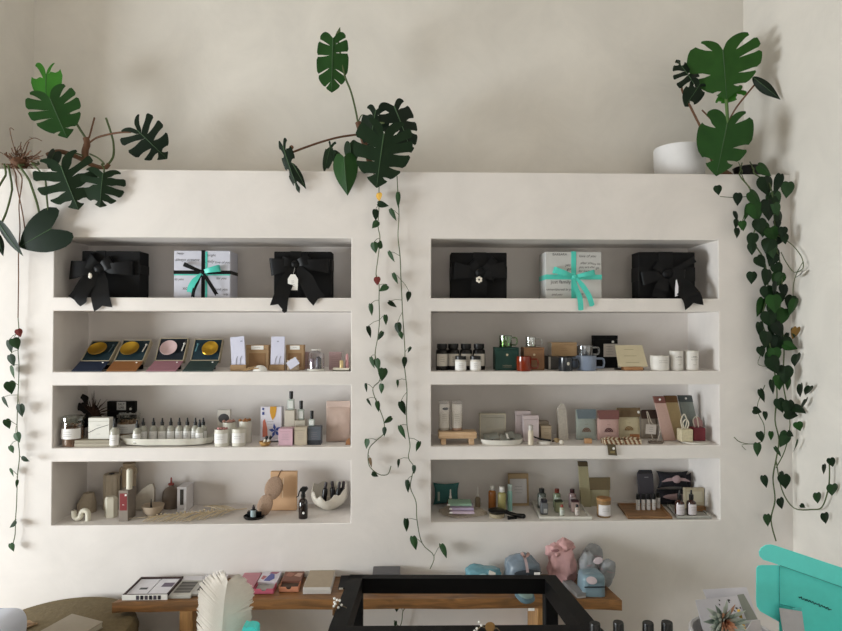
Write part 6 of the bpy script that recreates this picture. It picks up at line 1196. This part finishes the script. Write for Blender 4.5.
m = MB(); m.blob((2.5*u, .05, h*.45), (13.2*u, .05, h*.46), .28, 6, 8, pw=.7, nu=26, nv=34); m.blob((-5*u, .05, h*.7), (9*u, .045, h*.17), .3, 6, 4); m.blob((5*u, .05, h*.8), (9.5*u, .042, h*.17), .35, 6, 6)
for v in m.v: v.z = max(v.z, 0)
m.build('fleece_body', mat('#c79c9b', .9, .12, 50, .25), p); MB().blob((-7*u, -.012, h*.82), (4*u, .006, h*.03), .3).build('fold', mat('#94686b', .9), p); MB().box((-9*u, -.02, h*.08), (5*u, .001, 4*u), 0, 0).build('tag', WHITE, p)
p, w, u = onbench('slim_grey_box', 'slim pale grey box lying below the pink bundle, by the frame corner', 'box', 577, 590.5, 601.5, rz=.18); carton(p, 10*u, .02, .16, mat('#8d8c8c', .6)); MB().base(9*u, .003, .006, y=-.004).build('label_edge', mat('#b9b6b4', .6), p)
p, w, u = onbench('blue_bundle', 'blue plastic-wrapped slipper pack at the bench end, under the grey rolls', 'bundle', 585.5, 611, 602.5); h = 23*u; p.location.y = -.272
m = MB(); m.blob((0, .054, h*.36), (w*.47, .054, h*.56), .06, 4, 9, pw=.36, nu=22, nv=30)
for v in m.v: v.z = max(v.z, 0)
m.build('pack_body', mat('#7b919c', .3, .2, 25, .15), p); MB().box((0, -.006, h*.46), (w*.86, .003, 1.2*u), 0, .001).build('seam', SLATE, p); m = MB(); m.blob((0, 0, 0), (5.6*u, .0012, 3.6*u), 0, nu=10, nv=20); m.build('tag', mat('#d3c3c8', .6), p, 'oval pale pink tag', loc=(-3.5*u, -.008, h*.76), rot=(-.3, .2, 0))
zg = p.location.z+h+.004
G = 'grey fleece rolls'; GREYF = mat('#999b9e', .95, .15, 70, .4)
for k, (px, py, rx, rz, y, ry, lb) in enumerate(((588, 567, 9, 15, -.115, -.15, 'fluffy grey roll nearer the pink bundle, standing on end'), (606, 573, 8, 14, -.12, .3, 'fluffy grey roll slumped towards the bench end'), (592, 557, 10, 13, -.04, .2, 'fluffy grey roll standing tallest at the back'))):
    C = ony(px, py, y); u = upx(C); p = thing('fleece_roll', lb, 'fleece roll', (C.x, C.y, C.z-rz*u), G); m = MB(); m.M = Matrix.Translation((0, 0, rz*u)) @ Matrix.Rotation(ry, 4, 'Y'); m.blob((0, 0, 0), (rx*u, .03 if k < 2 else .026, rz*u), .12, 6, k, pw=.8, nu=22, nv=26); m.build('roll_body', GREYF, p)
    m = MB(); m.M = Matrix.Translation((0, 0, rz*u)) @ Matrix.Rotation(ry, 4, 'Y'); m.lathe([(rx*u*1.02, -.003), (rx*u*1.03, .003)], (0, 0, rz*u*.25), 24); 
    for v in m.v: v.y *= (.03 if k < 2 else .026)/(rx*u)
    m.build('ribbon', mat('#a8959a', .6), p, 'pale pink ribbon')
    if k == 0: m = MB(); m.blob((0, 0, 0), (5*u, .0012, 3.4*u), 0, nu=10, nv=20); m.build('tag', mat('#d3c3c8', .6), p, 'oval pale pink tag', loc=(8*u, -.036, rz*u*1.6), rot=(0, -.2, 0))

# ------------------------------------------------------------------ pouf, foreground table and counters
p = thing('pouf', 'round olive-brown woven pouf against the wall beside the bench', 'pouf', (xat(58, -.33, .3), -.345, .0008)); r = .325
m = MB(); m.lathe([(r*.9, 0), (r*.98, .05), (r, .2), (r, .36), (r*.985, .415), (r*.955, .436), (r*.9, .444), (0, .447)], n=56); m.build('pouf_body', mat('#6f6146', .95, .3, 45, .5), p)
m = MB(); m.lathe([(r*.998, .385), (r*1.008, .392), (r*.995, .399)], n=56); m.build('piping', mat('#5d5038', .95), p); zp = .4485
P = [onz(72, 613.5, zp+.027), onz(103, 621.5, zp+.027)]; P += [P[1]+onz(40, 631, zp+.027)-P[0], onz(40, 631, zp+.027)]; c = sum(P, V())/4; p = thing('grey_book', 'plain greige hardback book lying on the pouf', 'book', (c.x, c.y, zp+.0005))
def plate(k, z0, z1): return [((v.x-c.x)*k, (v.y-c.y)*k, z) for v in P for z in (z0, z1)]
MB().hull(plate(.97, .0035, .0225)).build('pages', mat('#bdb5a3', .8), p); m = MB(); m.hull(plate(1, 0, .003)); m.hull(plate(1, .023, .026)); m.build('cover', mat('#9d9383', .7, .06), p)
a = ony(12, 620, -.56); p = thing('magazine', 'white magazine with a curled cover and blue print at the picture corner', 'magazine', (a.x, -.56, zp+.001))
pr = cat([(-.17, .0), (-.165, .09), (-.13, .122), (-.07, .128), (-.03, .124), (-.008, .105), (.0, .07), (-.006, .0)], 4); rows = [[(q.x, yy, q.y) for yy in (-.1, 0, .1)] for q in pr]
m = MB(); m.grid(rows); m.build('cover', stripes('#d4d8e4', '#6a72a4', 1.6, .7, 'magazine_print', 3, .86), p, sharp=180); m = MB(); m.grid([[(q.x*.93-.006, yy, q.y*.93) for yy in (-.098, 0, .098)] for q in pr]); m.build('pages', mat('#4a3d3a', .8), p, sharp=180)
a = onz(18, 627, zp); p = thing('woven_scrap', 'torn tan woven scrap sticking out beside the magazine', 'woven mat', (a.x+.03, a.y+.01, zp+.001)); m = MB(); m.flat([(-.035, -.05), (.0, -.05), (.042, .012), (.02, .016), (-.01, .04), (-.03, .02)], 0, .006); m.build('scrap_body', mat('#a08464', .9, .4, 90, .3), p)
m = MB(); m.flat([(-.02, -.03), (.012, -.016), (.036, .008), (.0, .01)], .0062, .008); m.build('weave', mat('#7d6248', .9, .4, 90, .3), p)

# black open-frame table
HB, DB_ = .90, 2.11
def dep(px, py, d): return CAM+ray(px, py)*d
A, B = dep(350, 574.5, DB_), dep(555.5, 575, DB_); Cc, Dd = dep(597.5, 624.5, 1.64), dep(329.5, 626, 1.64)
ctr = (A+B+Cc+Dd)/4; p = thing('frame_table', 'black open-topped frame table standing in front of the bench', 'table', (ctr.x, ctr.y, .0008)); O = p.location; BT = mat('#0b0b0c', .6, .1, spec=.16)
dn = V((0, 0, -1)); wv = .05
def beam(P, Q, inw, hgt, name):
    m = MB(); i_ = V(inw); pts = []
    for e, k in ((P, 0), (Q, 1)): pts += [e, e+i_[k] if isinstance(i_, list) else e+V(inw)]
    m.hull([tuple(v-O) for v in pts]+[tuple(v-O+dn*hgt) for v in pts]); m.build(name, BT, p)
fx = (B-A).normalized(); fyL = (Dd-A).normalized(); fyR = (Cc-B).normalized()
beam(A, B, fyL*.045, .05, 'back_rail'); beam(Dd, Cc, V((0, -.055, .004)), .055, 'front_rail')
def side(P, Q, s, name):
    m = MB(); w0 = fx*s*.046; m.hull([tuple(v-O) for v in (P, Q, P+w0, Q+w0)]+[tuple(v-O+dn*.055) for v in (P, Q, P+w0, Q+w0)]); m.build(name, BT, p)
side(A, Dd, 1, 'side_rail'); side(B, Cc, -1, 'side_rail')
for q, s, t in ((A, 1, -1), (B, -1, -1), (Cc, -1, 1), (Dd, 1, 1)):
    b = q-O; MB().box((b.x+s*.024, b.y-.024 if t < 0 else b.y-.028, (q.z-.02)/2), (.044, .044, q.z-.022), 0, .003).build('leg', BT, p)
MB().blob(tuple(Cc-O+V((-.006, -.028, -.018))), (.02, .03, .022), 0).build('corner_cap', BT, p)
# pinned sprigs with tags
def sprig(label, pts, tagpt, y, tagr, wirepts):
    P0 = ony(tagpt[0], tagpt[1], y); p = thing('berry_sprig', label, 'sprig', P0, 'white berry sprigs on the black table'); u = upx(P0)
    for i, (a, b) in enumerate(pts): MB().blob((0, 0, 0), (1.25*u, 1.25*u, 1.3*u), .05, nu=8, nv=10).build('berry', WHITE, p, loc=ony(a, b, y-.004*(i % 3))-P0)
    MB().tube([ony(a, b, y)-P0 for a, b in wirepts], .0011, 5).build('wire', mat('#7d6f55', .6), p)
    m = MB(); m.blob((0, 0, 0), (tagr[0]*u, .003, tagr[1]*u), .08, 4, 2, pw=.8, nu=10, nv=16); m.build('tag', mat('#8f6d3f', .7, .2, 60), p, 'tan tag', rot=(0, tagr[2], 0)); return p
def on(P, Q, t): return P.lerp(Q, t)
yl = (A.lerp(Dd, .65)).y-.03
sprig('white berry sprig with a tan tag on the side rail of the black table', [(334.5, 598.5), (337, 600), (339.7, 600.5), (334.6, 602.3), (335.5, 604), (334, 606), (341.5, 605), (338.3, 607.5)], (343, 623.5), yl, (5.6, 3.6, .5), [(335, 601), (338, 603), (342, 606), (346.5, 607.5), (345, 613), (344, 620)])
sprig('white berry sprig with a tan tag on the front rail of the black table', [(479, 622), (481.3, 625.3), (476.8, 628.5), (474.5, 631), (477, 632)], (490, 627), Cc.y-.059, (4.8, 5, 0), [(477, 630), (481, 626), (486, 628), (497, 628), (500, 631.5)])
p = thing('brown_tassel', 'small brown leather tassel hanging by the berry sprig', 'tassel', ony(334, 611, yl-.004)); u = upx(p.location); MB().box((0, 0, 0), (3*u, .012, 8*u), 0, .002).build('tassel_body', mat('#6b4c2c', .8, .2, 60), p); MB().tube([(0, 0, 4*u), (1*u, 0, 7*u), (5*u, .006, 6*u)], .001, 5).build('loop', mat('#6b4c2c', .8), p)

# counter in front, with feather, turquoise holder and black-capped bottles
p = thing('counter', 'white counter below the picture edge carrying the feather and black-capped bottles', 'counter', (0.05, -1.83, .0008)); ZC = .86
MB().box((0, 0, ZC-.02), (1.9, .46, .04), 0, .004).build('counter_top', mat('#d9d5cd', .5), p); MB().box((0, .02, (ZC-.04)/2), (1.84, .4, ZC-.042), 0, .004).build('counter_body', mat('#cfcac0', .6), p)
y = -1.66
for k, (a, b, t_) in enumerate(((584, 594.5, 623.5), (613.5, 624, 622.5), (643, 654, 623), (662, 673, 622.5))):
    lb = ('black-capped bottle top beside the corner of the black table', 'black-capped bottle top standing alone past the black table corner', 'black-capped bottle top, inner one of the close pair', 'black-capped bottle top, outer one of the close pair')[k]
    if k == 0: a, b = 590, 600.5
    bp, w, h, u = R('capped_bottle', lb, 'bottle', a, b, t_, ZC, y, 'black-capped bottles on the counter'); r = w/2
    MB().lathe([(0, 0), (r*1.5, 0), (r*1.55, .004), (r*1.55, h*.55), (r*1.2, h*.62), (r*.8, h*.64)], n=24).build('bottle_body', AMBER, bp); MB().lathe([(0, h*.64), (r*.98, h*.64), (r, h*.66), (r, h-.003), (r*.92, h), (0, h)], n=24).build('cap', BLK, bp)
# the white feather
F0, F1 = ony(222, 640, -1.64), ony(229, 574.5, -1.64); u = upx(F0)
p = thing('feather', 'large white feather standing upright in front of the bench', 'feather', (F0.x, F0.y, ZC+.0008)); O = p.location
sp = [ony(217, 690, -1.64), ony(221, 650, -1.63), ony(223.3, 620, -1.64), ony(225, 600, -1.65), ony(228, 582, -1.66)]; S = cat(sp, 10)
MB().tube([V((0.02, 0, 0.0))]+[q-O for q in S], [.003]+[.0028-.0022*i/len(S) for i in range(len(S))], 6).build('quill', mat('#b9ad9a', .6), p)
FM = mat('#d6cfc5', .85, .05, 80)
for sd in (-1, 1):
    m = MB(); rn = random.Random(sd+4); N = 64
    for i in range(N):
        t = .12+.88*i/N; k = t*(len(S)-1); a = min(int(k), len(S)-2); o = S[a].lerp(S[a+1], k-a)-O; ax = (S[a+1]-S[a]).normalized(); pr = V((ax.z, 0, -ax.x))*sd
        L = (36 if sd < 0 else 33)*u*min(1, (1-t)*2.6+.2)**.6*min(1, .75+t)*rn.uniform(.95, 1.04); d = (pr*(.82-.5*max(0, t-.85)/.15)+ax*.62).normalized(); n = V((0, -1, 0)); w_ = ax*.0042
        if rn.random() < .06: L *= .85
        m.grid([[o+d*L*q-w_*k2+n*(.003-.022*q*q)+V((0, 0, -.01*q*q)), o+d*L*q+n*(.005-.022*q*q)+V((0, 0, -.01*q*q)), o+d*L*q+w_*k2+n*(.003-.022*q*q)+V((0, 0, -.01*q*q))] for q, k2 in ((0, 1), (.35, 1.1), (.7, 1), (1, .35))])
    m.build('vane', FM, p, sharp=180)
p, w, h, u = R('card_holder', 'bright turquoise round-topped case with a navy side, by the foot of the feather', 'case', 236, 258, 616.5, ZC, -1.7)
P = [(-w*.62, 0), (w*.42, 0), (w*.42, h*.8)]+[(w*.12+w*.3*math.cos(a), h*.86+w*.3*math.sin(a)*.6) for a in [k*PI/10 for k in range(0, 8)]]+[(-w*.2, h*.9), (-w*.5, h*.72)]
m = MB(); m.prism(P, 0, .03); m.build('case_body', mat('#4be0dc', .35, .06), p); MB().box((w*.44, .016, h*.4), (.002, .03, h*.78), 0, 0).build('side_panel', mat('#1d2a44', .5), p, 'navy side')

# low table at the corner with bowl, cards, rosette and the turquoise mailer
p = thing('side_table', 'low white table in the corner under the turquoise box', 'table', (1.32, -.95, .0008)); ZS = .48
MB().box((0, 0, ZS-.015), (1.1, .5, .03), 0, .003).build('table_top', mat('#cfcac2', .5), p)
for a in (-.5, .5):
    for b in (-.2, .2): MB().box((a, b, (ZS-.03)/2), (.04, .04, ZS-.032), 0, .002).build('leg', mat('#cfcac2', .5), p)
y = -1.02; p, w, h, u = R('bowl', 'large white round bowl holding cards and a spiky rosette', 'bowl', 692.5, 775, 634, ZS, y)
r = w/2; MB().lathe([(0, 0), (r*.6, 0), (r*.85, h*.3), (r*.98, h*.75), (r, h), (r*.95, h+.004), (r*.91, h), (r*.9, h*.75), (r*.78, h*.3), (0, .01)], n=44).build('bowl_body', mat('#c4c1c2', .5), p); bl = p.location.copy(); bh, br = h, r
def slab(name, label, cat_, q, y, m_, t=.003, tilt=0, group=None):
    """stiff card given by photo corners (top-left, top-right, bottom-right, bottom-left); its top leans back by tilt"""
    P = [ony(a, b, y+(tilt if i < 2 else 0)) for i, (a, b) in enumerate(q)]; c = (P[2]+P[3])/2; p = thing(name, label, cat_, c, group); n = (P[1]-P[0]).cross(P[3]-P[0]).normalized()
    if n.y > 0: n = -n
    m = MB(); m.hull([tuple(v-c) for v in P]+[tuple(v-c-n*t) for v in P]); m.build('card_body', m_, p); return p, P, n, c
G = 'cards standing in the bowl'
p, P, n, c = slab('card', 'larger white card with a grey-green panel standing behind the rosette', 'card', [(702.7, 589.5), (746.5, 587), (758, 620), (718, 624)], y+.048, mat('#cdccd4', .6, .03), .003, .05, G)
f = lambda a, b: P[0].lerp(P[1], a).lerp(P[3].lerp(P[2], a), b)+n*.0008-c
m = MB(); m.add([f(*q) for q in ((.72, .22), (.88, .2), (1, .98), (.72, .98))], [[0, 1, 2, 3]]); m.build('printed_panel', mat('#8f948c', .6), p)
p, P, n, c = slab('card', 'smaller white card with dark leaf print and a gold streak under the rosette', 'card', [(695.5, 600), (737, 596), (750, 640), (706, 642)], y+.02, mat('#d3d1d8', .6, .03), .003, .03, G)
f = lambda a, b: P[0].lerp(P[1], a).lerp(P[3].lerp(P[2], a), b)+n*.0008-c
rn = random.Random(3)
for k in range(14):
    a, b = rn.uniform(.35, .98), rn.uniform(.02, .5); m = MB(); m.add([f(a, b), f(a+.03, b+.01), f(a+.035, b+.05), f(a+.005, b+.04)], [[0, 1, 2, 3]]); m.build('printed_fleck', INK, p)
m = MB(); m.add([f(q, w2) for q, w2 in ((.9, .3), (.97, .3), (.99, .9), (.93, .9))], [[0, 1, 2, 3]]); m.build('gold_streak', mat('#d9b45a', .2, .1, 20, metal=.9), p)
C = ony(722, 620, y-.09); u = upx(C); p = thing('rosette', 'spiky metallic rosette of silver-green points with a coppery centre', 'ornament', C); rn = random.Random(12)
SG = mat('#c0cbc2', .3, .3, 30, metal=.1); CP = mat('#cf9a7c', .35, .3, 30, metal=.1); DKG = mat('#84958c', .35, .3, 30, metal=.1)
for k in range(58):
    a = k*2.39996; el = 1.25*(k/58)**.6; L = (13+14*(k/58))*u; d = V((math.cos(a)*math.sin(el), -math.cos(el), math.sin(a)*math.sin(el))); s_ = d.cross(V((.2, -1, .1))).normalized(); n = s_.cross(d)
    m = MB(); w3 = 1.8; m.grid([[d*L*q-s_*w2*w3*u+n*bd*u, d*L*q+n*(bd+.5)*u, d*L*q+s_*w2*w3*u+n*bd*u] for q, w2, bd in ((.05, .5, 0), (.35, 1.5, .6), (.7, 1.2, .4), (1, .1, -1.2))]); m.build('point', CP if k < 14 or k % 9 == 0 else (SG if k % 3 else DKG), p, sharp=180)
slab('card', 'pale curled paper rising from the bowl in front of the turquoise box', 'card', [(752, 621), (760, 620), (762, 632), (744, 634)], y-.02, mat('#c9c4c4', .7), .003, .0, G)
# turquoise mailer with raised lid
yb = -.88; TQ = mat('#66ece4', .5, .05); Lp = [(780, 565.5), (866, 594), (866, 700), (780, 622)]
def at(px, py, dy=0): return ony(px, py, yb+dy)
base = at(815, 690); p = thing('mailer_box', 'turquoise mailer box with its lid raised and dark script printed inside', 'box', (1.60, yb-.13, ZS+.0008)); O = p.location
def sheet(name, pts, m_, t=.004):
    m = MB(); P = [V(q)-O for q in pts]; k = len(P); m.add(P+[q+V((0, t, 0)) for q in P], [list(range(k)), list(range(k, 2*k))[::-1]]+[[i, (i+1) % k, k+(i+1) % k, k+i] for i in range(k)]); return m.build(name, m_, p)
d0 = -.0
def sc(l, dy=0): return [at(a, b, dy) for a, b in l]
sheet('lid_panel', sc([(780, 566), (850, 590.5), (850, 640), (779.5, 640)]), TQ)
fr = [(775, 545.5), (850, 570.5), (850, 590), (780, 565.5), (772, 562.5), (763.5, 560), (760, 556.5), (759.3, 552), (761.5, 548), (766, 545.2), (771, 544.6)]
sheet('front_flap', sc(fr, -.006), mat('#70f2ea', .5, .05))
sheet('side_flap', sc([(779.3, 565.5), (779.3, 622), (760.5, 611.5), (757.3, 607), (756.5, 600), (756.8, 568.5), (758.5, 566), (762, 565.3)], -.004), TQ)
for a, b in (((780, 565.5), (850, 590)), ((779.4, 566), (779.4, 622)), ((779, 604), (800, 609))): MB().tube([at(a[0], a[1], -.0075)-O, at(b[0], b[1], -.0075)-O], .0012, 5).build('crease', mat('#38a3a2', .5), p)
hw = .17; m = MB(); m.box((.06, .0, .04), (.36, .2, .08), 0, .002); m.build('box_base', TQ, p)
rn = random.Random(2); m = MB(); pts = []
for i in range(61):
    t = i/60; x = 799+32*t; yv = 597+12.8*t; pts.append(at(x+.5*math.sin(i*1.9), yv+1.0*math.sin(i*1.15)*(1 if i % 12 < 9 else .15), -.0015)-O)
m.tube(pts, .0016, 5); m.build('printed_script', mat('#1d4f55', .6), p)
slab('card', 'white card propped upright inside the turquoise mailer', 'card', [(779.5, 608), (802, 611.5), (806.5, 645), (785, 645)], yb-.06, mat('#c3c1c6', .6), .003, .02)
slab('turquoise_card', 'sliver of bright turquoise card behind the white one in the mailer', 'card', [(792, 608.2), (801.5, 607.5), (803.5, 640), (792, 640)], yb-.045, mat('#63d8d4', .4), .002, .02)
